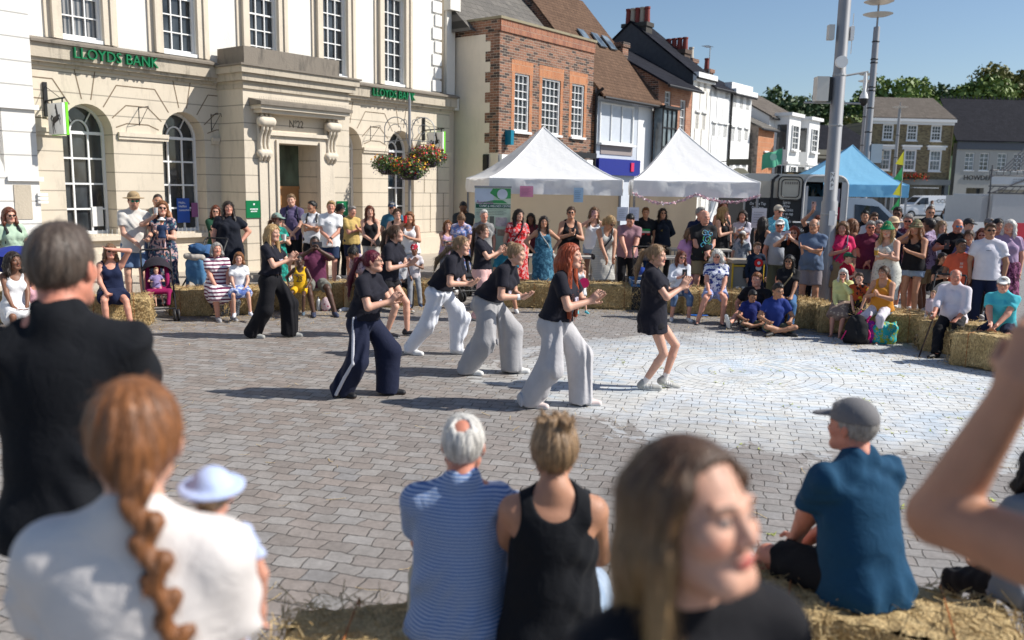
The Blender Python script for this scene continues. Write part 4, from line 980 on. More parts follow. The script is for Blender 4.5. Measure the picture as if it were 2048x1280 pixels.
def projecting_sign(s, zc, label, near):
    E = empty('hanging_sign', RW(s, 0), RZ, label, 'sign', 'green edged signs hung from the bank')
    m = MB(); m.box(-.035, .035, -.05, 0, zc+.05, zc+.68); m.build('wall_bracket', IRON, E)
    m = MB(); m.tube((0,-.05,zc+.33), (0,-.80,zc+.36), .018); m.tube((0,-.05,zc+.6), (0,-.6,zc+.37), .006); m.tube((0,-.28,zc+.27), (0,-.28,zc+.35), .014); m.tube((0,-.70,zc+.27), (0,-.70,zc+.35), .014); m.build('arm', IRON, E)
    m = MB(); m.box(-.05, .0, -.80, -.20, zc-.30, zc+.27); m.build('sign_board', SIGNG, E)
    m = MB(); m.box(.001, .045, -.81, -.19, zc-.31, zc+.28); m.build('green_edge', LIME, E)
    horse(E, (-.056, -.50, zc-.02), .60, (0, 0, -math.pi/2), IRON)
projecting_sign(-11.30, 3.22, 'bank sign with a black prancing horse, the big one beside the leftmost arched window', 0)
projecting_sign(-1.05, 3.30, 'bank sign with a black prancing horse above and right of the hanging flower baskets', 0)
def plaque(s, w_, z0, z1, wd, label, rows=2):
    E = empty('wall_plaque', RW(s, w_), RZ, label, 'plaque'); m = MB(); m.box(-wd/2, wd/2, -.03, -.002, z0, z1); m.build('board', GREEN, E)
    m = MB()
    for i in range(rows):
        for j in range(6-i): m.box(-.10+.034*j+.012*i, -.075+.034*j+.012*i, -.033, -.0305, (z0+z1)/2-i*.05-.012, (z0+z1)/2-i*.05+.016)
    m.build('small_writing', WHITE, E)
    m = MB(); m.box(-.02, .02, -.034, -.03, (z0+z1)/2+.09, (z0+z1)/2+.13); m.build('mark', WHITE, E)
plaque(-7.42, PW+.0, 1.32, 1.70, .40, 'small green plaque with white writing left of the bank door')
plaque(-4.88, PW+.0, 1.32, 1.68, .34, 'small green plaque right of the bank door behind the blond boy')
def poster(s, w_, z0, z1, wd, label, mat, txt=None, name='poster'):
    E = empty(name, RW(s, w_), RZ, label, 'poster'); m = MB(); m.box(-wd/2, wd/2, -.012, -.002, z0, z1); m.build('sheet', mat, E)
    if txt:
        for i, l in enumerate(txt): text_obj(l, (z1-z0)*.13, WHITE, E, (-wd*.38, -.013, z1-(z1-z0)*(.18+.15*i)), UP, ext=.0005, align='LEFT')
PAPER = plain((.72,.72,.70), .7, var=.06)
poster(-8.33, -.36, 1.18, 1.72, .30, 'blue poster with white writing in the second arched window of the bank', plain((.02,.08,.38), .4), ('Hello,', 'Halifax', 'customers'))
poster(-8.05, -.36, 1.30, 1.62, .16, 'purple notice in the second arched window of the bank', plain((.28,.10,.25), .5))
poster(-7.91, -.359, 1.26, 1.64, .13, 'white notice at the right edge of the second arched window', PAPER)
poster(-8.70, -.36, 1.25, 1.6, .16, 'white sheet at the left edge of the second arched window', PAPER)
poster(-10.25, -.36, 1.15, 1.55, .22, 'white sheet taped inside the first arched window of the bank', PAPER)
E_ = empty('poster', RW(-6.55, .28), RZ, 'white poster with a black horse in the glass above the bank door', 'poster'); m = MB(); m.box(-.2, .2, -.012, -.002, 2.1, 2.72); m.build('sheet', PAPER, E_); horse(E_, (0, -.02, 2.42), .34, 0, IRON)
def bracket(s, z, w_=0.):
    E = empty('wall_hook', RW(s, w_), RZ, None, 'bracket'); m = MB(); m.tube((0,0,z-.20), (.0,-.0,z+.18), .010, n=5); m.tube((0,-.01,z+.15), (.0,-.38,z+.17), .008, n=5); m.tube((0,0,z-.18), (0,-.36,z+.15), .006, n=5); m.tube((0,-.38,z+.17), (0,-.41,z+.1), .006, n=5); m.build('iron_bar', IRON, E); return E
bracket(-9.45, 3.42)['label'] = 'thin black iron wall hook between the two left arched windows'
bracket(-7.78, 3.40)['label'] = 'thin black iron wall hook in the corner left of the bank doorway'
bracket(-3.05, 3.45)['label'] = 'thin black iron wall hook left of the hanging flower baskets'
# pavement
m = MB(); m.box(-30, 12, -1.75, 1, -.05, .14); pv = m.build('pavement', plain((.42,.37,.31), .85, var=.12, scale=3), None, RW(0, 0), RZ); tag(pv, kind='structure')
# --- white house at the left edge
LB = Bld('white_house', 'bright white rendered house cut off by the left edge of the photo', 'building', -22.)
m = MB(); wall(m, -22, -11.62, 0, 9.5, -.28, .3, [(-12.95, 1.5, 0, 2.15, .75), (-12.8, .9, 4.3, 6.3, 0)]); m.quad((-11.62,-.28,0),(-11.62,8,0),(-11.62,8,9.5),(-11.62,-.28,9.5)); m.box(-21, -12, .5, .6, 0, 9); m.quad((-22,-.28,9.5),(-11.62,-.28,9.5),(-11.62,8,9.5),(-22,8,9.5)); LB.part('wall', m, stonemat('white_painted_stone', (.80,.78,.74), .42, .1))
m = MB(); ybox(m, -22, -11.56, .283, .34, 3.35, 3.44); ybox(m, -12.18, -11.56, .283, .34, 2.05, 2.13); ybox(m, -12.2, -11.56, .283, .33, 0, .5)
for i in range(3): ybox(m, -11.68, -11.50, .20, .33, 1.78-i*.07, 1.83-i*.07)
LB.part('string_course', m, WHITE2)
m = MB(); ybox(m, -12.08, -11.78, .283, .295, 1.35, 1.98); LB.part('stone_tablet', m, WEATH)
window(LB, -12.95, 1.44, 0.02, 2.15, .0, 2, (1, 2), glass=GLASSL, fm=GREY); window(LB, -12.8, .88, 4.32, 6.3, -.1, 2, (2, 2))
m = MB(); n = 12; m.poly([(-13.7,0,2.15),(-12.2,0,2.15)]+[(-12.95+.74*math.cos(t), 0, 2.15+.74*math.sin(t)) for t in np.linspace(0, math.pi, n)]); LB.part('fanlight', m, GLASSL)
# --- narrow set-back house between the bank and the brick building
NB = Bld('narrow_house', 'narrow set back white house between the bank and the cream side wall', 'building', .06)
m = MB(); m.box(.06, .52, .25, 8, 0, 9.5); NB.part('wall', m, CREAM_P)
m = MB(); m.box(.10, .46, .17, .249, 4.75, 9.4); m.box(.06, .52, .05, .249, 4.3, 4.7); m.box(.06, .5, .0, .249, 7.1, 7.5); NB.part('pilaster', m, WRENDER)
# --- brick building
RB = Bld('brick_building', 'mottled red brick building with three tall white sash windows and a plain cream side wall', 'building', .55)
BW = 1.45; bw = [(1.62, .72, 3.72, 5.38, 0), (3.10, .98, 3.72, 5.38, 0), (4.58, .72, 3.72, 5.38, 0)]
m = MB(); wall(m, .55, 5.45, 3.04, 6.78, -BW, .12, bw); m.box(.7, 5.3, -BW+.3, -BW+.36, 3.1, 6.7); RB.part('front_wall', m, RED_BRICK)
m = MB(); ybox(m, .55, 5.45, BW+.003, BW+.04, 6.45, 6.78); RB.part('soldier_course', m, brickmat('soldier_bricks', (.26,.09,.05), (.38,.15,.08), (.4,.33,.26), sc=(.075, .33)))
m = MB(); m.quad((.55,-BW,0),(.55,1.5,0),(.55,1.5,6.4),(.55,-BW,6.4)); m.quad((5.45,-BW,0),(5.45,3,0),(5.45,3,6.78),(5.45,-BW,6.78)); RB.part('side_wall', m, stonemat('cream_render', (.82,.73,.60), .5, .12, courses=False))
m = MB(); m.box(.545, .60, -BW+.3, 1.5, 6.4, 6.78)
for i in range(12): m.box(.542, .57, -BW, -BW+(.52 if i % 2 else .34), 3.06+i*.285, 3.06+i*.285+.285)
m.box(.542, .57, -BW, -BW+.45, 6.42, 6.78); RB.part('brick_quoin', m, BRICK_S)
m = MB(); ybox(m, .50, 5.5, BW-.3, BW+.08, 6.78, 6.85); m.box(.50, .8, -BW+.3, 1.6, 6.78, 6.85); RB.part('coping', m, stonemat('mossy_coping', (.30,.26,.17), .5, .8, courses=False))
m = MB()
for cx, wd, zb, zt, _ in bw:
    ybox(m, cx-wd/2-.16, cx+wd/2+.16, BW+.003, BW+.008, zt, zt+.36)
    for g in (-1, 1): x = cx+g*(wd/2+.07); ybox(m, x-.07, x+.07, BW+.003, BW+.007, zb, zt)
RB.part('gauged_brick', m, ORANGE_BRICK)
for (cx, wd, zb, zt, _), nx in zip(bw, (3, 4, 3)): window(RB, cx, wd-.004, zb+.0, zt, -BW+.05, nx, (3, 4) , bar=.018, fr=.05)
m = MB(); ybox(m, .552, 5.45, -1, BW-.02, 0, 3.038); RB.part('shopfront', m, plain((.30,.30,.30), .5))
m = MB(); ybox(m, .60, 5.42, BW-.019, BW+.10, 2.45, 3.02); RB.part('fascia', m, WHITE2)
m = MB(); ybox(m, 3.9, 4.45, BW+.101, BW+.12, 2.62, 2.92); RB.part('red_panel', m, plain((.65,.03,.02), .4)); m = MB(); ybox(m, .53, .60, .9, 1.1, 2.55, 3.02); m.box(.45,.55,-1.1,-.95,2.55,3.0); RB.part('flood_light', m, IRON)
m = MB(); ybox(m, .85, .99, BW+.003, BW+.22, 3.3, 3.72); RB.part('alarm_box', m, plain((.0,.18,.28), .4)); m = MB(); ybox(m, 1.5, 2.1, BW+.003, BW+.5, 3.05, 3.2); ybox(m, 3.2, 5.1, BW+.003, BW+.45, 3.05, 3.22); RB.part('flower_trough', m, IRON)
# slate roof behind
m = MB(); m.poly([(.3,-.6,6.5),(5.0,-.6,6.5),(5.45,1.2,8.1),(6.1,3.4,10.2),(.3,3.4,10.2)]); m.poly([(.3,-.6,6.5),(.3,3.4,10.2),(.3,3.4,6.5)]); m.poly([(5.0,-.6,6.5),(5.45,1.2,8.1),(6.1,3.4,10.2),(5.5,3.4,6.5)]); RB.part('roof', m, SLATE)
# --- houses further along the row
def house(name, label, s0, s1, w_, dep, ze, zr, wm, rm, gm_, gable=True, over=.15, wins=(), glass=GLASS, back=None, setback=0.):
    b = Bld(name, label, 'building', s0); m = MB(); yf = -w_
    ops = sorted([(cx, wd, zb, zt, 0) for cx, wd, zb, zt in wins]); wall(m, s0, s1, 0, ze, yf, .14, ops); m.box(s0+.1, s1-.1, yf+.35, yf+.4, .1, ze-.1); b.part('front_wall', m, wm)
    yr = yf+dep/2; m = MB()
    for x in (s0, s1): m.poly([(x,yf,0),(x,yf+dep,0),(x,yf+dep,ze),(x,yr,zr),(x,yf,ze)])
    b.part('gable_wall', m, gm_); sl = (zr-ze)/(dep/2); m = MB()
    for sg, ye in ((1, yf-over), (-1, yf+dep+over)):
        p = [(s0-.05,ye,ze-over*sl),(s1+.05,ye,ze-over*sl),(s1+.05,yr,zr),(s0-.05,yr,zr)]; m.prism(p, (0,0,.08))
    b.part('roof', m, rm)
    m = MB(); m.tube((s0-.05,yf-over-.05,ze-over*sl-.02),(s1+.05,yf-over-.05,ze-over*sl-.02), .055, n=6); b.part('gutter', m, IRON)
    for cx, wd, zb, zt in wins: window(b, cx, wd-.004, zb, zt, yf+.07, 2, (2, 2), glass=glass, bar=.02, fr=.04)
    return b
def chimney(b, s, y, z0, z1, sx=.5, sy=.8, pots=3, pc=(.22,.04,.03), mat=None, ph=.5):
    m = MB(); m.box(s-sx/2, s+sx/2, y-sy/2, y+sy/2, z0, z1); m.box(s-sx/2-.05, s+sx/2+.05, y-sy/2-.05, y+sy/2+.05, z1-.16, z1); c = b.part('chimney', m, mat or BRICK_S)
    m = MB()
    for i in range(pots): m.lathe((s, y-sy/2+sy*(i+.5)/pots, z1), [(.12,0),(.10,ph*.85),(.12,ph*.88),(.12,ph)], 10, i%2 if pots > 4 else 0)
    m.build('chimney_pot', [plain(pc, .7), plain((.42,.36,.28), .8)], c, smooth=True)
SH = house('shop_building', 'shop with a steep brown tiled roof and pale grey modern upper front', 5.6, 9.55, 1.45, 6.6, 5.45, 9.1, plain((.50,.54,.60), .6), TILE, BRICK_S, over=.35)
m = MB(); ybox(m, 5.62, 9.5, BW+.003, BW+.09, 5.05, 5.11); ybox(m, 8.45, 9.5, BW+.003, BW+.02, 0, 5.0); SH.part('panel', m, WHITE)
m = MB(); ybox(m, 5.7, 9.45, BW+.003, BW+.02, 5.12, 5.42); SH.part('glass_band', m, GLASS)
window(SH, 6.95, 2.2, 3.62, 4.95, -BW-.05, 3, (1,), glass=GLASSB, meet=False, bar=.03)
m = MB(); ybox(m, 6.0, 8.1, BW+.003, BW+.03, 3.25, 3.68); SH.part('spandrel', m, plain((.28,.24,.23), .7)); m = MB(); ybox(m, 5.65, 8.4, BW+.003, BW+.2, 2.55, 3.1); SH.part('fascia', m, plain((.01,.02,.22), .4)); m = MB(); ybox(m, 7.7, 7.9, BW+.201, BW+.24, 2.7, 3.0); SH.part('logo', m, plain((.6,.02,.1), .4))
m = MB()
for x in (7.3, 8.2, 8.9): m.obox((x, -BW+1.6+.0, 7.33+.06), (.42, .7, .05), Rx_(math.atan(3.65/3.3)))
SH.part('roof_light', m, GLASSL)
m = MB(); m.tube((5.52,-BW-.10,0),(5.52,-BW-.10,5.2), .05); m.tube((5.52,-BW-.10,5.2),(5.62,-BW-.3,5.35), .05); SH.part('drainpipe', m, IRON)
PB = house('brick_house', 'buff and red brick house with a black bay window beside the shop', 9.6, 12.3, 1.6, 5.2, 6.05, 7.45, PALE_BRICK, SLATE_D, BRICK_S, over=.4, wins=((10.35, .5, 4.9, 5.7), (11.6, .5, 4.2, 5.5)), glass=GLASSB)
m = MB(); ybox(m, 9.35, 10.4, 1.61, 1.95, 2.9, 5.0); PB.part('bay_window', m, GLASSL); m = MB()
for x in (9.33, 9.68, 10.03, 10.38): ybox(m, x, x+.05, 1.95, 1.99, 2.9, 5.0)
for z in (2.9, 3.6, 4.3, 4.95): ybox(m, 9.33, 10.43, 1.951, 1.985, z, z+.05)
ybox(m, 9.25, 10.5, 1.61, 2.1, 5.0, 5.1); PB.part('bay_frame', m, IRON)
chimney(PB, 9.75, .2, 6.3, 7.5, .4, .5, 0)
W1 = house('white_terrace_house', 'tall cream white terrace house with a big dark gable facing the square', 12.35, 13.95, 1.6, 5.8, 6.55, 8.75, WRENDER, SLATE_D, plain((.07,.072,.08), .9, var=.3), wins=((12.85, .34, 5.2, 6.0), (13.45, .34, 5.2, 6.0), (12.8, .34, 3.4, 4.5), (13.4, .34, 3.4, 4.5)), glass=GLASSL)
m = MB(); ybox(m, 12.3, 14.0, 1.603, 1.85, 6.42, 6.62); ybox(m, 12.3, 14.0, 1.603, 1.75, 6.3, 6.42); W1.part('cornice', m, WHITE2)
chimney(W1, 12.7, 1.2, 8.0, 8.75, .5, 1.1, 5, mat=plain((.06,.055,.05), .9), ph=.62); chimney(W1, 13.9, .0, 7.0, 7.75, .5, 1.0, 4, mat=plain((.10,.07,.055), .9))
W2 = house('white_terrace_house', 'low eaved white terrace house in the middle of the white row', 14.0, 15.85, 1.6, 5.2, 6.25, 7.5, WHITE2, SLATE_D, WHITE2, wins=((14.4, .36, 4.9, 5.9), (14.98, .36, 4.9, 5.9), (15.5, .36, 4.9, 5.9), (14.35, .36, 3.2, 4.3), (14.95, .36, 3.2, 4.3), (15.5, .36, 3.2, 4.3)), glass=GLASSL)
W3 = house('white_terrace_house', 'white terrace house with a parapet at the far end of the white row', 15.9, 18.1, 1.6, 5.2, 6.2, 7.4, WHITE2, SLATE_D, WHITE2, wins=((16.3, .36, 4.85, 5.6), (17.0, .36, 4.85, 5.6), (17.7, .36, 4.85, 5.6), (16.3, .36, 3.3, 4.2), (17.0, .36, 3.3, 4.2), (17.7, .36, 3.3, 4.3)), glass=GLASSL)
m = MB(); ybox(m, 15.85, 18.15, 1.603, 1.85, 6.15, 6.35); ybox(m, 15.9, 18.1, 1.3, 1.62, 6.35, 6.62); W3.part('parapet', m, WHITE2); chimney(W3, 16.0, .6, 6.9, 7.7, .5, .8, 2, (.5,.45,.38)); chimney(W3, 18.0, .6, 6.6, 7.5, .4, .5, 1)
m = MB(); m.tube((15.88,-1.66,0),(15.88,-1.66,6.2), .05, n=6); W3.part('drainpipe', m, IRON)
FL = house('flint_cottage', 'small flint and orange brick cottage beyond the white terrace', 18.35, 20.2, 1.9, 4.4, 4.9, 5.9, ORANGE_BRICK, SLATE, FLINT, wins=((19.3, .4, 3.9, 4.7), (19.3, .45, 1.6, 3.2)), glass=GLASSL)
WV = house('white_villa', 'white villa with two storeys of bay windows at the end of the row', 20.5, 25.4, 1.5, 6, 5.55, 7.2, WHITE2, PINKTILE, WHITE2, wins=())
for x0 in (21.2, 23.9):
    m = MB(); m.box(x0, x0+1.5, -2.2, -1.503, 0, 5.6); m.box(x0-.1, x0+1.6, -2.35, -1.503, 5.6, 5.75); m.box(x0-.05, x0+1.55, -2.28, -1.503, 3.4, 3.5); WV.part('bay', m, WHITE2)
    for z0, z1 in ((4.05, 5.2), (2.2, 3.3)):
        window(WV, x0+.75, .8, z0, z1, -2.26, 2, (2, 2), glass=GLASS); f = MB(); f.box(x0-.02, x0-.003, -2.1, -1.65, z0, z1); WV.part('side_pane', f, GLASS)
m = MB(); m.box(22.0, 26.5, -2.9, -2.3, 2.0, 2.05)
for i in range(28): m.tube((22.0+i*.16,-2.88,1.4),(22.0+i*.16,-2.88,2.05), .012, n=4)
WV.part('balcony_railing', m, IRON)
# aerial
E_ = empty('tv_aerial', RW(17.0, .0), RZ, 'thin television aerial on the white terrace roof', 'aerial'); m = MB(); m.tube((0,0,6.6),(0,0,8.35), .02, n=5); m.tube((-.55,0,8.3),(.15,0,8.25), .012, n=4)
for i in range(5): m.tube((-.5+i*.12,-.18,8.3),(-.5+i*.12,.18,8.3), .008, n=4)
m.build('mast', GREY, E_)
# pub sign, mirror, hotel sign
E_ = empty('pub_sign', RW(15.3, 1.6), RZ, 'tall dark framed pub sign hanging off the white terrace', 'sign'); m = MB(); m.box(-.03, .03, -1.35, -.25, 3.15, 3.4); m.box(-.03, .03, -1.35, -.25, 2.05, 2.2); m.box(-.02, .02, -1.35, -1.3, 2.2, 3.15); m.box(-.02, .02, -.3, -.25, 2.2, 3.15); m.tube((0,0,3.3),(0,-.25,3.3), .02); m.tube((0,0,2.3),(0,-.25,2.3), .02); m.build('frame', plain((.05,.05,.035), .6), E_)
m = MB(); m.lathe((0,0,0), [(.36,-.02),(.36,.02)], 16); ob = m.build('panel', plain((.40,.38,.28), .6, var=.3, scale=8), E_); ob.rotation_euler = (0, math.pi/2, 0); ob.location = (0,-.8,2.68); ob.scale = (1, 1.3, 1)
E_ = empty('hotel_sign', RW(20.9, 2.3), RZ, 'round gold sign on a dark board in front of the white villa', 'sign'); m = MB(); m.box(-.03, .03, -.75, .25, 2.0, 3.0); m.build('board', plain((.03,.035,.02), .6), E_); m = MB(); m.lathe((0,0,0), [(.36,-.06),(.36,-.0)], 18); ob = m.build('disc', plain((.45,.36,.16), .5), E_); ob.rotation_euler = (0, math.pi/2, 0); ob.location = (-.02,-.25,2.6); m = MB(); m.box(-.02, .02, -1.5, -.7, 2.5, 3.1); m.build('pale_board', plain((.30,.42,.40), .6), E_)
# ------------------------------------------------------------------ buildings across the far end
def fbld(name, label, x, y, rz=0.): return empty(name, (x, y, 0), rz, label, 'building')
class FB:
    def __init__(b, name, label, x, y, rz): b.s0 = 0; b.E = empty(name, (x, y, 0), rz, label, 'building')
    def part(b, name, mb, mat, parent=None, smooth=False): return mb.build(name, mat, parent or b.E, smooth=smooth)
Y = FB('yellow_brick_building', 'yellow brick building with three white framed windows per floor over a grey shopfront', 32.4, 80, R(3))
m = MB(); wn = [(1.9+2.28*i, 1.0, 6.9, 8.35, 0) for i in range(3)]; wl = [(1.8+2.4*i, 1.15, 4.15, 6.1, 0) for i in range(3)]
wall(m, 0, 7.95, 6.5, 8.6, 0, .2, wn); wall(m, 0, 7.95, 3.4, 6.5, 0, .2, wl); m.quad((7.95,0,0),(7.95,9,0),(7.95,9,8.6),(7.95,0,8.6)); m.quad((0,0,0),(0,9,0),(0,9,8.6),(0,0,8.6)); m.box(.2, 7.8, .5, .6, 3.5, 8.5); Y.part('wall', m, YBRICK)
for cx, wd, zb, zt, _ in wn: window(Y, cx, wd, zb, zt, .02, 3, (2, 2), bar=.035, fr=.12)
for cx, wd, zb, zt, _ in wl: window(Y, cx, wd, zb, zt, .02, 3, (2, 2), glass=GLASSL, bar=.03, fr=.14)
m = MB()
for cx, wd, zb, zt, _ in wl: m.box(cx-.95, cx+.95, -.25, -.003, 6.35, 6.5); m.box(cx-.85, cx+.85, -.15, -.003, 6.1, 6.35)
m.box(-.3, 8.1, -.45, -.003, 8.6, 8.85); m.box(-.2, 8.0, -.25, -.003, 8.35, 8.6); Y.part('stone_trim', m, WHITE2)
m = MB(); m.prism([(-.3,-.3,8.86),(8.1,-.3,8.86),(8.6,5,11.2),(1.2,5,11.2)], (0,0,.1)); Y.part('roof', m, PINKTILE); m = MB(); m.poly([(7.97,-.2,0),(7.97,9,0),(7.97,9,8.8),(8.4,5,11.1),(7.97,-.2,8.8)]); Y.part('gable_wall', m, plain((.46,.38,.24), .85))
m = MB(); m.box(-.1, 8.0, -.5, -.003, 2.9, 3.4); m.box(-.1, .3, -.3, -.003, 0, 2.9); m.box(3.6, 3.9, -.3, -.003, 0, 2.9); m.box(7.6, 8.0, -.3, -.003, 0, 2.9); m.box(0, 7.9, -.12, -.003, 0, .6); Y.part('shopfront', m, plain((.13,.145,.155), .6)); m = MB(); m.box(.3, 7.6, -.05, -.004, .6, 2.9); Y.part('shop_window', m, GLASS)
text_obj('BRIDGE', .55, plain((.05,.05,.05)), Y.E, (2.6, -.51, 3.15), UP)
m = MB(); m.box(4.2, 6.6, -1.1, -.5, 2.6, 2.66); Y.part('awning', m, WHITE2)
Hh = FB('office_building', 'pale rendered office with a long dark slate roof and black lettering', 40.75, 80, R(3))
m = MB(); hw = [(1.3, .9, 4.3, 5.9, 0), (2.7, .9, 4.3, 5.9, 0), (4.4, .9, 4.3, 5.9, 0), (5.9, .9, 4.3, 5.9, 0), (7.4, .9, 4.3, 5.9, 0)]; wall(m, 0, 12, 3.0, 6.9, 0, .25, hw); wall(m, 0, 12, 0, 3.0, 0, .8, [(2.1, 1.7, 0, 2.7, 0), (5.8, 3, .4, 2.6, 0)]); m.box(.2, 11.8, .9, 1., 0, 6.8); Hh.part('wall', m, plain((.40,.39,.36), .8))
for cx, wd, zb, zt, _ in hw: window(Hh, cx, wd-.01, zb, zt, .1, 2, (2, 2), glass=GLASSL, bar=.05, fr=.07)
m = MB(); m.box(1.3, 2.9, .6, .66, 0, 2.7); Hh.part('door', m, GLASS); m = MB(); m.box(-.05, 12, -.12, -.003, 6.2, 6.9); Hh.part('eaves_band', m, plain((.10,.11,.13), .6))
m = MB(); m.prism([(-.3,-.3,6.9),(12,-.3,6.9),(12,5,11.2),(.7,5,11.2)], (0,0,.1)); Hh.part('roof', m, SLATE_D); m = MB()
for i in range(30): m.box(.8+i*.37, .9+i*.37, 4.95, 5.05, 11.3, 11.5)
Hh.part('ridge_crest', m, IRON); text_obj('HOWDEN', .62, IRON, Hh.E, (2.3, -.03, 3.62), UP, ext=.02)
Dk = FB('low_stone_building', 'low dark building with a pale cornice and hipped slate roof behind the blue gazebo', 24.9, 76, R(3))
m = MB(); wall(m, 0, 7.4, 0, 5.4, 0, .2, [(1.4, 1.1, 2.6, 4.6, 0), (4.6, 1.1, 2.6, 4.6, 0)]); m.box(.2, 7.2, .5, .6, 0, 5.3); Dk.part('wall', m, plain((.13,.115,.095), .85, var=.3)); window(Dk, 1.4, 1.05, 2.6, 4.6, .02, 2, (2, 2), glass=GLASSL); window(Dk, 4.6, 1.05, 2.6, 4.6, .02, 2, (2, 2), glass=GLASSL)
m = MB(); m.box(-.1, 7.5, -.3, -.003, 5.0, 5.2); m.box(-.1, 7.5, -.2, -.003, 5.3, 5.75); Dk.part('cornice', m, plain((.42,.37,.28), .8)); m = MB(); m.add([(-.2,-.2,5.76),(7.6,-.2,5.76),(7.6,6,5.76),(-.2,6,5.76),(2.2,3,8.1),(5.2,3,8.1)], [(0,1,5,4),(1,2,5),(2,3,4,5),(3,0,4)]); Dk.part('roof', m, SLATE_D)
# ------------------------------------------------------------------ trees behind
def tree(x, y, h, r, seed, m1, label, z0=0., sq=1.):
    rr = np.random.RandomState(seed); E = empty('tree', (x, y, z0), 0, label, 'tree', 'trees on the hill behind the far buildings')
    m = MB(); m.tube((0,0,0),(.1,0,h*.55), r*.09, r*.05, 8)
    cl = []
    for i in range(26):
        a = rr.rand()*6.28; el = rr.uniform(-.45, 1.); q = r*(.35+.55*rr.rand()); c = V3(math.cos(a)*q*math.cos(el), math.sin(a)*q*math.cos(el)*.8, h*.62+math.sin(el)*q*.95*(h*.38/r)); cl.append((c, r*rr.uniform(.22, .42)))
        if i % 4 == 0: m.tube((0,0,h*.35), c, r*.035, r*.012, 5)
    m.build('trunk', plain((.05,.038,.028), .9), E)
    N = 9000; ci = rr.randint(len(cl), size=N); C = np.array([c for c, _ in cl])[ci]; rad = np.array([q for _, q in cl])[ci]
    d = rr.normal(size=(N,3)); d /= np.linalg.norm(d, axis=1)[:,None]; P = C+d*(rad*rr.uniform(.55, 1.1, N))[:,None]
    n = rr.normal(size=(N,3))+d*.8; n /= np.linalg.norm(n, axis=1)[:,None]; a = np.cross(n, rr.normal(size=(N,3))); a /= np.linalg.norm(a, axis=1)[:,None]; b_ = np.cross(n, a); s_ = (rr.uniform(.09, .24, N)*r/3.2)[:,None]
    V = np.stack([P-a*s_, P-b_*s_*.7, P+a*s_, P+b_*s_*.7], 1).reshape(-1, 3); F = np.arange(4*N).reshape(N, 4)
    me = mesh_from('crown', V, F, False); me.materials.append(m1); link('crown', me, None, E)
FO = [foliagemat('foliage_bright', (.10,.16,.03), (.22,.30,.07)), foliagemat('foliage_deep', (.035,.07,.022), (.08,.13,.04)), foliagemat('foliage_olive', (.10,.11,.025), (.20,.19,.05))]
TR = [(33.5,104,12.5,4.2,1),(37,108,11.3,4,2),(40,112,10.8,3.6,1),(42.5,112,13.6,4,1),(45.5,110,14.2,4.2,0),(49,112,15.2,4.2,0),(52.5,111,15.2,4.4,0),(55.5,112,15.8,4.2,1),(59,111,16.4,4.4,0),(62,112,17.6,4.6,2),(65.5,112,18.2,4.8,2),(35,98,8.2,3,2),(40.5,98,7.0,3,2),(31,106,9,4,1)]
lab = ['tall dark tree left of the big grey mast', 'round dark green tree just behind the white villa', 'small dark tree seen between the two steel masts', 'dark tree right behind the slim lamp mast', 'bright green tree above the left end of the yellow brick roof', 'bright green treetop over the yellow brick roof', 'bright green tree over the right half of the yellow brick roof', 'darker tree over the gable of the yellow brick building', 'bright tree over the left end of the long dark roof', 'olive brown tree over the long dark roof', 'tallest olive brown tree at the right edge', 'yellow green bush tree low beside the white villa', 'yellow green bush tree behind the low dark building', 'dark tree half hidden behind the white villa']
for i, ((x, y, h, r, k_), l) in enumerate(zip(TR, lab)): tree(x, y, h+2.0, r*1.25, i+3, FO[k_], l)
m = MB()
rr = np.random.RandomState(2); xs = np.linspace(-40, 180, 45)
for i in range(44): a, b_ = xs[i], xs[i+1]; h0, h1 = 5+3*math.sin(a*.13)+max(0, (a-30)*.06), 5+3*math.sin(b_*.13)+max(0, (b_-30)*.06); m.quad((a,125,0),(b_,125,0),(b_,150,h1),(a,150,h0)); m.quad((a,150,h0),(b_,150,h1),(b_,200,h1+3),(a,200,h0+3))
hl = m.build('hill', FO[1], smooth=True); tag(hl, kind='structure')
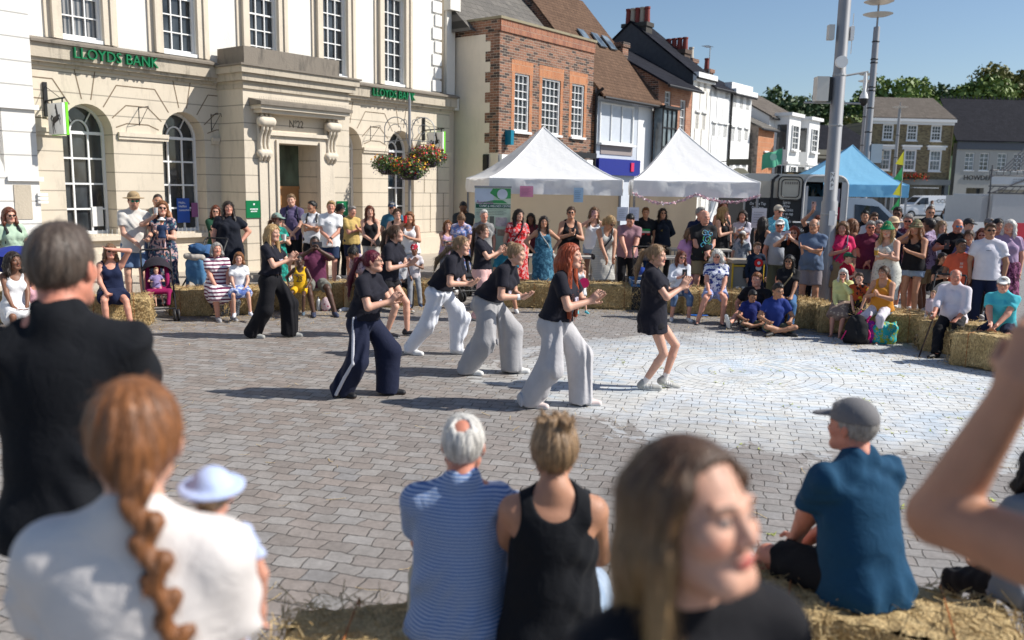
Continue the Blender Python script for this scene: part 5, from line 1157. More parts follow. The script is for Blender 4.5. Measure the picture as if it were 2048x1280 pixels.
# ------------------------------------------------------------------ marquees
def gazebo(label, C4, zt, zp, apex, mat, dark=None, val=.32, back=None):
    """C4: four ground corners (front left, front right, back right, back left)"""
    cx = sum(c[0] for c in C4)/4; cy = sum(c[1] for c in C4)/4; E = empty('gazebo', (cx, cy, 0), 0, label, 'gazebo'); L = lambda p, z: V3(p[0]-cx, p[1]-cy, z)
    ap = V3(apex[0]-cx, apex[1]-cy, zp); vs = []; fs = []; n = 14
    for i in range(4):
        a, b_ = L(C4[i], zt), L(C4[(i+1)%4], zt); base = len(vs)
        for j in range(n+1):
            t = j/n; q = t**1.0
            for k in range(n+1):
                e = a+(b_-a)*k/n; p = e+(ap-e)*t; p[2] = zt+(zp-zt)*(t**1.35)-.035*math.sin(math.pi*k/n)*(1-t)*(1 if t < .99 else 0)+.018*math.sin(k*1.7+j*1.1)*(1-t)*math.sin(math.pi*k/n); vs.append(p)
        for j in range(n):
            for k in range(n): q = base+j*(n+1)+k; fs.append((q, q+1, q+n+2, q+n+1))
    m = MB().add(vs, fs); ro = m.build('roof_canopy', mat, E, smooth=True)
    for i in range(4): m = MB(); e = L(C4[i], zt); m.path([V3(*((e+(ap-e)*j/8)[:2]), zt+(zp-zt)*((j/8)**1.35)+.004) for j in range(9)], .011, 5); m.build('seam', mat, ro)
    m = MB()
    for i in range(4):
        a, b_ = L(C4[i], zt), L(C4[(i+1)%4], zt); u = unit(b_-a); nn = V3(u[1], -u[0], 0); vs = []; K = 40
        for k in range(K+1):
            e = a+(b_-a)*k/K
            for r_, zz in ((0, .0), (1, -val*.35), (2, -val*.7), (3, -val)):
                vs.append(e+nn*(.004+.012*math.sin(k*.9+r_*.8)+.010*math.sin(k*.37-r_*1.3+i))+V3(0, 0, zz))
        m.add(vs, [(k*4+r_, k*4+4+r_, k*4+5+r_, k*4+1+r_) for k in range(K) for r_ in range(3)])
    m.build('valance', dark or mat, E, smooth=True)
    for c in C4:
        m = MB(); p = L(c, 0); i_ = unit(V3(-p[0], -p[1], 0))*.05; m.box(p[0]+i_[0]-.02, p[0]+i_[0]+.02, p[1]+i_[1]-.02, p[1]+i_[1]+.02, 0, zt-.02); m.box(p[0]+i_[0]-.06, p[0]+i_[0]+.06, p[1]+i_[1]-.06, p[1]+i_[1]+.06, 0.003, .015); m.build('leg', STEEL, E)
    m = MB()
    for i in range(4):
        a, b_ = L(C4[i], zt-.12)*V3(.95,.95,1), L(C4[(i+1)%4], zt-.12)*V3(.95,.95,1); N_s = 4
        for k in range(N_s): p, q = a+(b_-a)*k/N_s, a+(b_-a)*(k+1)/N_s; m.tube(p+V3(0,0,.07), q-V3(0,0,.14), .012, n=4); m.tube(p-V3(0,0,.14), q+V3(0,0,.07), .012, n=4)
    m.build('scissor_frame', STEEL, E)
    if back is not None:
        for (i, m_, f0, f1) in back:
            a, b_ = L(C4[i], 0), L(C4[(i+1)%4], 0); m = MB(); vs = []; K = 24
            for k in range(K+1):
                e = a+(b_-a)*(f0+(f1-f0)*k/K); nn = unit(V3((b_-a)[1], -(b_-a)[0], 0))
                for z in np.linspace(.05, zt-.1, 6): vs.append(e+nn*(.015*math.sin(k*.8+z*2)-.03)+V3(0, 0, z))
            m.add(vs, [(k*6+r_, k*6+6+r_, k*6+7+r_, k*6+1+r_) for k in range(K) for r_ in range(5)]); m.build('side_wall', m_, E, smooth=True)
    return E
def canvas(name, col, tr=.35):
    m, nt, b = newmat(name); n = noise(nt, coord(nt), 4, 4); c = mix(nt, n, [x*.93 for x in col], col); nt.links.new(c, b.inputs['Base Color']); b.inputs['Roughness'].default_value = .7; bump(nt, b, noise(nt, coord(nt), 6, 3, dist=1.), .25, .03)
    t = N_(nt, 'BsdfTranslucent', {'Color': c}); mx = N_(nt, 'MixShader', {0: tr, 1: b.outputs[0], 2: t.outputs[0]}); nt.links.new(mx.outputs[0], [x for x in nt.nodes if x.type == 'OUTPUT_MATERIAL'][0].inputs[0]); return m
CANV = canvas('white_canvas', (.92,.92,.92), .22); CANVB = canvas('cream_canvas', (.86,.74,.56), .5)
BLUEC = canvas('blue_canvas', (.20,.50,.74), .25)
p = lambda x, y, d: tuple(at(x, y, d)[:2])
T1 = [(-.52,17.7), (2.22,17.7), (2.55,20.6), (-1.15,20.6)]
gazebo('white pop-up gazebo on the left with a clinic banner at its front corner', T1, 2.28, 3.42, (.62,19.2), CANV, back=[(2, CANVB, 0, 1.), (1, CANVB, .35, 1.)])
T2 = [(2.43,17.6), (5.02,17.6), (5.55,20.6), (2.75,20.6)]
gazebo('white pop-up gazebo on the right hung with pink flower bunting', T2, 2.28, 3.45, (3.62,19.2), CANV, back=[(2, CANVB, .42, 1.), (3, CANVB, 0, 1.)])
T3 = [(7.2,22.6), (10.35,22.6), (11.1,25.6), (7.6,25.6)]
gazebo('sky blue pop-up gazebo behind the drinks trailer', T3, 2.32, 3.42, (9.45,24.3), BLUEC)
for k_, (x, y, w_, h_, c, tx, l) in enumerate([(1053,383,.27,.22,(.75,.28,.42),'','small pink notice pinned to the left white gazebo'), (1157,390,.19,.29,(.38,.55,.72),'','pale blue notice pinned to the right of the pink one'), (1245,428,.22,.28,(.62,.66,.75),'','pale blue notice on the pole between the white gazebos'), (1268,428,.2,.27,(.6,.62,.72),'','lilac white notice on the left pole of the right gazebo'), (1518,436,.30,.40,(.6,.58,.62),'','tall white price list on the right pole of the right gazebo')]):
    P = at(x, y, 17.45 if k_ != 1 else 17.55); E_ = empty('notice', P-Vector((0, 0, h_/2)), 0, l, 'notice'); m = MB(); m.box(-w_/2, w_/2, -.006, .006, 0, h_); m.build('card', plain(c, .6, var=.04), E_)
    m = MB()
    for i in range(5): m.box(-w_*.38, w_*(.3-.1*(i%2)), -.009, -.0065, h_*(.78-.13*i), h_*(.80-.13*i))
    m.build('print', plain([q*.4 for q in c], .7), E_)
# banner
P = at(986, 376, 17.2); BX = .72
E_ = empty('banner_stand', (P.x, 17.2, 0), 0, 'green and white roll-up banner for a clinic and wellness centre', 'banner'); Z1 = P.z
m = MB(); m.box(-BX/2, BX/2, -.004, .004, .08, Z1); BS = m.build('banner_sheet', plain((.55,.66,.52), .5, var=.1, scale=3), E_)
m = MB(); m.box(-BX/2-.01, BX/2+.01, -.02, .02, Z1, Z1+.04); m.box(-BX/2-.02, BX/2+.02, -.1, .1, 0.003, .08); m.build('rail', STEEL, E_)
m = MB(); m.box(-BX/2, .02, -.008, -.0045, Z1-.28, Z1-.01); m.build('pale_panel', plain((.55,.62,.72), .5), BS)
m = MB(); m.poly([(.0,-.009,Z1-.01),(BX/2,-.009,Z1-.01),(BX/2,-.009,Z1-.20),(.12,-.009,Z1-.22),(-.06,-.009,Z1-.10)]); m.poly([(.02,-.009,Z1-.24),(.2,-.009,Z1-.24),(.3,-.009,Z1-.3),(-.3,-.009,Z1-.3)]); m.build('leaf_print', plain((.05,.32,.10), .5, var=.4), BS)
m = MB(); m.lathe((0,0,0), [(.105,-.001),(.105,.001)], 20); ob = m.build('round_logo', plain((.60,.64,.72), .5), BS); ob.rotation_euler = (math.pi/2, 0, 0); ob.location = (.19,-.0125,Z1-.12)
m = MB(); m.box(-BX/2+.02, BX/2, -.011, -.0092, Z1-.40, Z1-.32); m.build('green_strip', plain((.01,.10,.06), .5), BS)
text_obj('CLINIC & WELLNESS CENTRE', .062, WHITE, BS, (.05, -.0125, Z1-.36), UP, ext=.0005, squash=.78); text_obj('Ayurveda', .11, plain((.30,.08,.28), .5), BS, (-.16, -.0125, Z1-.285), UP, ext=.0005, squash=.8)
m = MB()
for i in range(4): m.box(-.33, .28-.06*(i%2), -.008, -.0045, Z1-.435-.03*i, Z1-.428-.03*i)
m.build('small_print', plain((.15,.2,.15), .6), BS)
for (x0, x1, z0, z1, c) in ((-.06,.03,.56,.72,(.12,.14,.12)), (.06,.29,.58,.76,(.45,.40,.42)), (-.05,.08,.80,.92,(.35,.2,.15)), (.10,.3,.82,.95,(.4,.28,.2))):
    m = MB(); m.box(x0, x1, -.009, -.0045, Z1-z1, Z1-z0); m.build('photo_print', plain(c, .5, var=.8, scale=14), BS)
# bunting of pink flowers
E_ = empty('flower_bunting', (3.7,17.5,0), 0, 'pink and white flower garland looped along the front of the right gazebo', 'bunting'); rr = np.random.RandomState(4); m = MB(); cord = MB(); prev = None
for i in range(230):
    t = i/229; u = (t*2) % 1; x = -1.28+2.58*t; z = 2.02-.20*math.sin(math.pi*u)*(1 if t < .5 else .75)+rr.normal()*.012; c = V3(x, rr.normal()*.015, z)
    cc = V3(x, 0, 2.02-.20*math.sin(math.pi*u)*(1 if t < .5 else .75))
    if prev is not None and i % 4 == 0: cord.tube(prev, cc, .004, n=3)
    if i % 4 == 0: prev = cc
    for _ in range(2):
        n_ = rr.normal(size=3); n_ /= np.linalg.norm(n_); a = unit(np.cross(n_, (.3,.5,.8)))*.026; b_ = np.cross(n_, a); m.poly([c-a, c-b_, c+a, c+b_], rr.randint(2))
m.build('flowers', [plain((.75,.45,.52), .7), plain((.80,.70,.72), .7)], E_, fix=False); cord.build('cord', WHITE, E_)
# folding tables with things under the gazebos
CREAMC = cloth((.55,.50,.42))
def table(label, x, y, w_, d_, z, rz=0., top=None):
    E = empty('folding_table', (x, y, 0), rz, label, 'table'); m = MB(); m.box(-w_/2, w_/2, -d_/2, d_/2, z-.04, z); m.build('tabletop', top or plain((.42,.40,.37), .6), E)
    for sx in (-1, 1):
        for sy in (-1, 1): m = MB(); m.tube((sx*(w_/2-.08), sy*(d_/2-.06), 0), (sx*(w_/2-.08), sy*(d_/2-.06), z-.041), .015, n=6); m.build('leg', GREY, E)
    return E
table('grey folding table at the front of the left gazebo', .8, 17.35, 1.8, .6, .74); table('pale folding table behind the grey dress woman', 2.6, 17.0, 1.5, .55, .78, .1); table('wooden table with a dark ironwork stand in the right gazebo', 4.0, 18.3, 1.3, .6, .86)
def blob(name, label, cat, loc, parts, rz=0., vox=.012, group=None):
    E = empty(name, loc, rz, label, cat, group)
    for (pn, mat, fn) in parts: S_ = S(); fn(S_); S_.post.append(wrinkle(.010, 45., 3)); Pq, Fq = S_.build(vox); me = mesh_from(pn, Pq, Fq); me.materials.append(mat); link(pn, me, None, E)
    return E
# ------------------------------------------------------------------ poles
def mast(label, x, y, prof, h):
    E = empty('lamp_post', (x, y, 0), 0, label, 'lamp post'); m = MB(); m.lathe((0,0,0), prof, 20); m.build('pole', STEEL, E, smooth=True); return E
E_ = mast('big grey steel mast with security camera and white boxes in the crowd', 5.42, 14.75, [(.135,0),(.135,1.95),(.115,1.98),(.106,4.1),(.101,4.11),(.097,8.5)], 8.5)
for r_, z_ in ((.138, 1.74), (.113, 3.23), (.108, 4.05)): m = MB(); m.lathe((0,0,0), [(r_,z_-.02),(r_+.005,z_),(r_,z_+.02)], 16); m.build('collar', GREY, E_)
m = MB(); m.box(-.39, -.19, -.10, .1, 3.62, 4.02); m.build('cabinet', plain((.62,.60,.55), .5), E_); m = MB(); m.box(-.19, -.125, -.05, .05, 3.63, 4.02); m.build('bracket', IRON, E_)
m = MB(); m.box(-.245, -.15, -.06, .06, 4.62, 4.86); m.build('antenna_box', plain((.55,.55,.53), .5), E_); m = MB(); m.box(.12, .18, -.05, .05, 4.62, 4.84); m.tube((.165,0,4.4),(.165,0,5.05), .008, n=5); m.build('antenna_box', WHITE2, E_)
for a_, b_ in (((-.56,0,3.60),(-.11,0,3.60)), ((.11,0,3.60),(.42,0,3.60)), ((.11,0,4.05),(.48,0,4.12))): m = MB(); m.tube(a_, b_, .018, n=6); m.build('arm', GREY, E_)
m = MB(); m.lathe((.44,-.0,0), [(.02,4.11),(.03,4.02),(.035,3.95),(.028,3.8),(.06,3.74),(.072,3.68)], 12); CMR = m.build('security_camera', WHITE2, E_, smooth=True); m = MB(); m.lathe((.44,0,0), [(.072,3.68),(.068,3.62),(.04,3.57),(.005,3.555)], 12); m.build('lens_dome', IRON, CMR, smooth=True)
m = MB(); m.lathe((0,0,0), [(.10,-.03),(.10,.03)], 14); ob = m.build('round_plate', WHITE2, E_); ob.rotation_euler = (math.pi/2, 0, 0); ob.location = (-.03,-.135,4.25)
m = MB(); m.box(-.07, .0, -.134, -.128, 2.15, 2.45); m.box(-.05, .05, -.152, -.148, 1.55, 1.8); m.build('sticker', WHITE2, E_); text_obj('N\nA\nP', .09, IRON, E_, (-.035, -.136, 2.31), UP, ext=.0005)
E_ = mast('slim steel lamp mast with stacked disc lamps right of the big mast', 10.55, 26, [(.12,0),(.115,3.3),(.10,3.35),(.09,6.9),(.085,6.92)], 8)
m = MB(); m.tube((0,0,6.9),(0,0,7.9), .03, n=8); m.build('stem', STEEL, E_)
for z in (7.25, 7.6, 7.95): m = MB(); m.lathe((.0,0,z), [(.03,-.06),(.30,-.02),(.42,.03),(.30,.045),(.02,.05)], 18); m.build('lamp_disc', plain((.55,.50,.44), .4, .3), E_, smooth=True)
for z in (3.9, 4.6, 5.1, 5.2, 5.9, 6.0, 6.5): m = MB(); m.lathe((0,0,z), [(.10,-.02),(.115,0),(.10,.02)], 12); m.build('band', IRON, E_)
m = MB(); m.box(.09, .42, -.1, .1, 3.0, 3.55); m.build('cabinet', plain((.45,.46,.47), .5), E_)
for (x, y, h, l, n_) in ((16.0, 40, 7.1, 'thin lamp mast with two discs between the steel masts', 2), (21.1, 48, 6.75, 'thin lamp mast with one disc before the yellow brick building', 1)):
    E_ = mast(l, x, y, [(.10,0),(.09,h*.6),(.07,h)], h)
    for i in range(n_): m = MB(); m.lathe((0,0,h+.02+i*.3), [(.03,-.05),(.32,-.02),(.42,.02),(.02,.06)], 16); m.build('lamp_disc', plain((.62,.60,.56), .4, .3), E_, smooth=True)
    m = MB(); m.tube((0,0,h),(0,0,h+.3), .02, n=5); m.build('stem', STEEL, E_)
    for z in (h*.4, h*.6, h*.78): m = MB(); m.lathe((0,0,z), [(.10,-.02),(.12,0),(.10,.02)], 10); m.build('band', IRON, E_)
# hanging flower baskets
HP = (-2.62, 21.5)
E_ = empty('flower_post', (HP[0], HP[1], 0), 0, 'grey post with scrolled iron arms in front of the bank', 'post'); m = MB(); m.tube((0,0,.14),(0,0,4.2), .045, .035, 10); m.tube((0,0,4.2),(0,0,4.35), .03, .003, 8); m.build('pole', STEEL, E_, smooth=True)
for g in (-1, 1):
    m = MB(); pts = [(g*.04, 0, 3.1)]+[(g*(.34+.28*math.cos(t)), 0, 3.45+.3*math.sin(t)) for t in np.linspace(3.6, .2, 12)]+[(g*.62, 0, 3.1)]
    m.path(pts, .012, 5)
    m.path([(g*(.33+(.20-.017*i)*math.cos(i*.62)), 0, 3.42+(.20-.017*i)*math.sin(i*.62)) for i in range(11)], .008, 4); m.path([(g*(.12+(.10-.01*i)*math.cos(i*.7)), 0, 3.62+(.10-.01*i)*math.sin(i*.7)) for i in range(9)], .007, 4)
    m.tube((g*.04,0,3.2),(g*.62,0,3.15), .010, n=5); m.build('scroll_arm', GREY, E_)
LEAF = foliagemat('basket_leaves', (.02,.06,.012), (.09,.16,.03)); FL = [plain((.55,.01,.015), .5), plain((.75,.42,.02), .5), plain((.30,.04,.10), .5), plain((.30,.24,.40), .6)]
def basket(label, x, y, z, r, seed, sun=.4):
    E = empty('hanging_basket', (x, y, z), 0, label, 'flower basket', 'flower baskets on the post'); rr = np.random.RandomState(seed)
    m = MB(); m.lathe((0,0,0), [(.14*r/.3,-.18),(.20*r/.3,-.1),(.235*r/.3,.0),(.235*r/.3,.05)], 14); m.build('pot', plain((.015,.014,.013), .6), E, smooth=True)
    m = MB()
    for g in (-1, 0, 1): m.tube((g*.18,.0,.04),(0,0,.65), .004, n=3)
    m.build('chain', IRON, E)
    def leaves(N, mn, s0, s1, zoff, mats, nm, down=.0):
        mm = MB()
        for i in range(N):
            d = rr.normal(size=3); d /= np.linalg.norm(d); c = d*V3(r*1.15, r*1.15, r*.62)*rr.uniform(.6, 1.08)+V3(0, 0, zoff); 
            if c[2] < -.05 and rr.rand() > down: c[2] = abs(c[2])
            n_ = unit(d+rr.normal(size=3)*.6); a = unit(np.cross(n_, rr.normal(size=3)))*rr.uniform(s0, s1); b_ = np.cross(n_, a)*.7; mm.poly([c-a, c-b_, c+a, c+b_], rr.randint(mn))
        mm.build(nm, mats, E, fix=False)
    leaves(1300, 1, .018, .04, .08, [LEAF], 'leaves', .7); leaves(int(300*sun), 3, .02, .042, .14, FL[:3], 'flowers', .1); leaves(260, 1, .010, .02, -.02, [FL[3]], 'trailing_lobelia', 1.)
basket('left flower basket on the post, mostly leaves with a few dark flowers', HP[0]-.52, HP[1]-.05, 2.52, .36, 1, .5); basket('middle flower basket hanging lowest, full of red and yellow flowers', HP[0]+.05, HP[1]-.35, 2.40, .40, 2, 1.6); basket('right flower basket highest up, bright red geraniums', HP[0]+.42, HP[1]+.1, 2.72, .42, 3, 1.9)
# ------------------------------------------------------------------ drinks trailer
TX, TY = 5.6, 21.
E_ = empty('drinks_trailer', (TX, TY, 0), 0, 'grey and cream horsebox bar trailer with white drinks lettering', 'trailer'); SILV = plain((.40,.40,.38), .45, .3, .05); CRM = plain((.42,.385,.32), .6, var=.05); BLK = plain((.022,.022,.024), .6, var=.1)
m = MB(); m.box(0, .66, 0, 2.6, 1.95, 2.35); m.box(.72, 1.40, 0, 2.6, 1.95, 2.35); TB = m.build('body', CRM, E_)
m = MB(); prof = [(0,2.35),(0,2.47),(.12,2.53),(1.9,2.53),(2.35,2.50),(2.5,2.35)]; m.prism([(x,0.0,z) for x,z in prof], (0,2.6,0)); m.build('roof', SILV, E_)
m = MB(); m.box(.003, .66, .002, 2.6, .35, 1.949); m.box(.72, 1.42, .002, 2.6, .35, 1.949); m.build('lower_panel', BLK, E_)
m = MB(); m.box(.661, .719, -.02, .05, .35, 2.40); m.path([(.69,-.01,2.3),(.73,-.01,2.42),(.83,-.01,2.5)], .03, 6); m.build('strip', IRON, E_)
def rrect(x0, x1, z0, z1, r, y, n=6):
    P = []
    for cx, cz, a0 in ((x1-r, z1-r, 0), (x0+r, z1-r, 90), (x0+r, z0+r, 180), (x1-r, z0+r, 270)): P += [(cx+r*math.cos(R(a0+90*i/n)), y, cz+r*math.sin(R(a0+90*i/n))) for i in range(n+1)]
    return P
m = MB(); m.prism(rrect(.84, 1.39, 1.92, 2.44, .10, -.05), (0,.04,0)); m.build('hatch_door', plain((.46,.43,.36), .6), E_); m = MB(); pr = rrect(.90, 1.33, 1.97, 2.39, .08, -.06); m.path(pr+[pr[0]], .012, 5); pr = rrect(.82, 1.41, 1.90, 2.46, .12, -.055); m.path(pr+[pr[0]], .016, 5); m.build('rubber_trim', IRON, E_)
m = MB(); 
for i in range(6): m.box(.98+i*.055, 1.01+i*.055, -.058, -.051, 2.28, 2.34)
m.build('vent', plain((.2,.18,.15)), E_)
m = MB(); m.box(1.50, 1.56, -.03, .0, .4, 2.25); m.box(2.38, 2.5, -.03, .0, .4, 2.35); pr = rrect(1.46, 2.52, .3, 2.5, .25, -.02); m.path(pr[:14]+[(1.46,-.02,.35)], .03, 6); m.tube((2.52,-.02,.4),(2.52,-.02,2.3), .03, n=6); m.build('door_frame', plain((.50,.50,.50), .5), E_)
m = MB(); m.quad((1.5,1.6,.35),(2.5,1.6,.35),(2.5,1.6,2.45),(1.5,1.6,2.45)); m.quad((1.43,0,.35),(1.43,1.6,.35),(1.43,1.6,2.4),(1.43,0,2.4)); m.quad((2.53,0,.35),(2.53,1.6,.35),(2.53,1.6,2.4),(2.53,0,2.4)); m.build('interior', IRON, E_)
m = MB(); m.box(1.56, 2.38, .8, 1.1, 1.90, 1.93); m.build('shelf', IRON, E_)
m = MB(); m.box(1.58, 2.36, .0, .12, .35, 1.40); m.build('counter', plain((.45,.25,.08), .5, var=.3, scale=12), E_)
for i in range(6):
    B_ = empty('bottle', (TX+1.70+i*.075, TY+.9, 1.93), 0, ['dark green spirit bottle at the left of the bar shelf','dark bottle second on the bar shelf','brown glass bottle third on the bar shelf','tall dark bottle fourth on the bar shelf','clear squat bottle with a white label on the shelf','dark bottle at the right end of the bar shelf'][i], 'bottle', 'bottles in the drinks trailer'); m = MB(); m.lathe((0,0,0), [(.03,0),(.03,.18),(.012,.24),(.012,.30)] if i != 4 else [(.05,0),(.05,.14),(.02,.19),(.02,.24)], 8); m.build('glass', plain((.02,.04,.02) if i != 4 else (.45,.45,.42), .15), B_, smooth=True)
m = MB(); m.box(2.14, 2.36, .02, .04, 1.85, 2.2); m.build('notice', plain((.35,.33,.38)), E_); m = MB(); m.box(2.16, 2.38, .0, .02, 1.45, 1.75); m.build('red_notice', plain((.30,.02,.05)), E_)
m = MB()
for y in (.6, 1.6): m.lathe((0,0,0), [(.10,-.08),(.30,-.08),(.32,0),(.30,.08),(.10,.08)], 18)
ob = m.build('wheel', IRON, E_); ob.rotation_euler = (math.pi/2, 0, 0); ob.location = (.9, .1, .32)
for i, (t_, s_) in enumerate((('Spirits', .105), ('Wine', .105), ('Soft Drinks', .105), ('Beer on tap', .105), ('Cider', .105), ('Cocktails', .105))): text_obj(t_, s_, WHITE, E_, (1.06, -.003, 1.84-i*.092), UP, ext=.001, squash=.72)
text_obj('On The Tap', .10, WHITE, E_, (.36, -.003, 1.80), UP, ext=.001, squash=.8); text_obj('On Tour', .10, WHITE, E_, (.36, -.003, 1.70), UP, ext=.001, squash=.8)
E_ = empty('menu_board', (6.85, 20.3, 0), .1, 'black chalkboard with a white heading leaning by the trailer', 'board'); m = MB(); m.box(-.22, .22, -.02, .02, .75, 1.38); m.build('board', BLK, E_); text_obj('Tickle', .13, WHITE, E_, (0, -.022, 1.22), UP, ext=.001); m = MB(); m.box(-.24,.24,-.03,.03,1.38,1.41); m.tube((-.2,.0,.75),(-.24,.15,0), .012, n=5); m.tube((.2,.0,.75),(.24,.15,0), .012, n=5)
for i in range(3): m.box(-.16+i*.12,-.12+i*.12,-.024,-.02,.9,.93)
m.build('frame', WHITE2, E_)
# silver van (front end seen right of the trailer)
def van(label, loc, rz, col, sc=1., logo=None, glass=GLASSL):
    E = empty('van', loc, rz, label, 'van'); S_ = []
    prof = [(0,.35),(0,.85),(.35,1.02),(.95,1.12),(1.55,1.72),(1.75,1.84),(4.1,1.88),(4.35,1.80),(4.42,.9),(4.42,.35)]
    m = MB(); W_ = .86
    def sec(wd, inset): return [(x, wd-(inset if z > 1.2 else 0)*(z-1.1)/.7, z) for x, z in prof]
    A = sec(-W_, -.14); B_ = sec(W_, .14); n = len(prof); m.add(A+B_, [tuple(range(n)), tuple(range(2*n-1, n-1, -1))]+[(i, n+i, n+(i+1)%n, (i+1)%n) for i in range(n)]); bd = m.build('body', plain(col, .3, .1, .03), E)
    for g in (-1, 1):
        m = MB(); y = g*(W_-.035); m.poly([(1.10,g*.868,1.16),(1.62,g*.775,1.66),(2.15,g*.765,1.70),(2.15,g*.868,1.16)]); m.build('side_window', GLASS, E)
    m = MB(); m.poly([(1.0,-.72,1.165),(1.0,.72,1.165),(1.53,.62,1.715),(1.53,-.62,1.715)]); m.build('windscreen', GLASS, E)
    for x in (.80, 3.55):
        for g in (-1, 1):
            m = MB(); m.lathe((0,0,0), [(.20,-.10),(.32,-.10),(.34,0),(.32,.10),(.20,.10)], 20); ob = m.build('wheel', plain((.02,.02,.02), .8), E, smooth=True); ob.rotation_euler = (math.pi/2, 0, 0); ob.location = (x, g*.80, .34)
            m = MB(); m.lathe((0,0,0), [(.03,-.02),(.2,-.01),(.2,.01),(.03,.02)], 14); m.build('hub', GREY, ob).location = (0, 0, -g*.105)
    for g in (-1, 1):
        m = MB(); m.box(-.02, .25, g*.62-.12, g*.62+.12, .78, .95); m.build('headlight', plain((.7,.72,.75), .2), E); m = MB(); m.box(1.25, 1.4, g*.95-.06, g*.95+.06, 1.12, 1.32); m.build('wing_mirror', IRON, E)
    m = MB(); m.box(-.05, .1, -.8, .8, .32, .55); m.build('bumper', IRON, E); m = MB(); m.box(1.9,1.9+.012,-.905,-.86,.55,1.6) ; m.box(2.25,4.2,-.885,-.866,.6,.68); m.build('trim', IRON, E)
    if logo: text_obj(logo, .42, IRON, E, (3.2, -.80, 1.42), (math.pi/2-.15, 0, 0), ext=.003)
    E.scale = (sc, sc, sc); return E
van('pale silver van parked between the drinks trailer and the blue gazebo', (10.9, 21.9, 0), math.pi-.15, (.50,.56,.62), 1.07)
van('white works van with black initials parked before the shopfronts', (32.3, 72.5, 0), .05, (.75,.76,.78), 1.05, 'CCS')
# green flag and feather flags
def feather(label, x, y, z0, h, wd, cols, lean=.0):
    E = empty('feather_flag', (x, y, 0), 0, label, 'flag', 'yellow and green feather flags'); m = MB(); m.tube((0,0,0),(lean,0,z0+h), .02, .01, 6); m.build('pole', GREY, E)
    for i, c in enumerate(cols):
        za, zb = z0+h*(1-i/len(cols)), z0+h*(1-(i+1)/len(cols)); m = MB(); m.prism([(0,-.005,za),(.02,-.005,zb),(-wd*(1 if i%2 else .9),-.04,zb+.03),(-wd*.5,-.03,(za+zb)/2)], (0,.008,0)); m.build('pennant', plain(c, .6), E)
YL, GN = (.62,.58,.02), (.02,.30,.08)
feather('tall feather flag of yellow and green triangles beside the blue gazebo', 8.98, 20., 1.35, 1.75, .22, (YL, GN, YL, GN, YL))
E_ = empty('flag', (7.6, 24.6, 0), 0, 'small green flag with a pale emblem fluttering left of the big mast', 'flag'); m = MB(); m.tube((0,0,0),(0,0,3.35), .012, n=5); m.build('pole', GREY, E_); m = MB(); vs = []
for i in range(9):
    for j in range(5): vs.append((-.07*i, .06*math.sin(i*.9+j*.3), 3.3-.11*j-.02*i+.02*math.sin(i*1.3)))
m.add(vs, [(i*5+j, i*5+5+j, i*5+6+j, i*5+1+j) for i in range(8) for j in range(4)]); m.build('cloth', plain((.10,.42,.25), .7), E_, smooth=True); m = MB(); m.lathe((0,0,0), [(.10,-.003),(.10,.003)], 12); ob = m.build('emblem', plain((.35,.6,.45)), E_); ob.rotation_euler = (math.pi/2,0,0); ob.location = (-.28,-.07,3.06)
feather('short yellow and green flag standing behind the silver van', 9.55, 23.5, 1.25, .7, .15, (YL, GN, YL))
# covered stage frame at the right edge
E_ = empty('stage', (24.5, 44, 0), 0, 'covered stage frame with white tarpaulin sides and steel truss at the right edge', 'stage'); TARP = plain((.52,.52,.52), .7, var=.08)
m = MB(); m.box(-.0, 4.2, 0, 4, 0, 2.15); m.box(-.4, 0, .3, 4, 0, 2.05); m.build('tarpaulin', TARP, E_)
m = MB(); m.box(-.2, 4.2, -.05, 0, 2.65, 3.02); m.build('banner_strip', plain((.55,.58,.60), .6), E_); m = MB(); [m.box(.9+.12*i, .98+.12*i, -.054, -.0505, z_, z_+.07) for z_ in (2.74, 2.88) for i in range(18) if i % 7 != 5]; m.build('faint_writing', GREY, E_)
m = MB()
for z in (2.2, 2.55, 3.1, 3.35): m.tube((-.3,0,z),(4.2,0,z), .03, n=5)
for x in np.arange(-.3, 4.2, .35): m.tube((x,0,3.1),(x,0,3.35), .018, n=4); m.tube((x,0,2.2),(x+.3,0,2.55), .018, n=4)
for k in range(5): m.tube((.2+.18*k,-.1,3.35),(3.0+.25*k,.5,5.9), .03, n=5)
m.tube((-.2,0,0),(-.2,0,3.6), .04, n=6); m.tube((4.1,0,0),(4.1,0,3.6), .04, n=6); m.tube((-.2,-.1,2.2),(1.6,-.1,2.95), .04, n=5); m.build('truss', plain((.12,.12,.13), .5, .5), E_)
# barriers and railings flowers
for (x, y, l, c) in ((25.3, 38, 'red plastic road barrier before the covered stage', (.5,.02,.04)), (20.2, 38, 'white plastic road barrier left of the walking group', (.6,.6,.6)), (22.8, 38, 'red plastic road barrier below the walking group', (.5,.02,.04))):
    E_ = empty('road_barrier', (x, y, 0), 0, l, 'barrier', 'plastic barriers closing the road'); m = MB(); m.prism([(-1.1,-.2,0),(-1.1,-.06,.9),(-1.1,.06,.9),(-1.1,.2,0)], (2.2,0,0)); m.build('body', plain(c, .5), E_); m = MB(); m.box(-.7, -.2, -.17, .17, .1, .25); m.build('foot', IRON, E_)
E_ = empty('flower_planter', (35.3, 79.2, 0), 0, 'long window box of red and orange flowers over the grey shopfront', 'planter'); m = MB(); rr = np.random.RandomState(9)
for i in range(700): c = V3(rr.uniform(-2.2, 2.6), rr.normal()*.15, 3.62+rr.normal()*.14); a = unit(rr.normal(size=3))*.08; b_ = np.cross(a, unit(rr.normal(size=3))); m.poly([c-a,c-b_,c+a,c+b_], rr.randint(3))
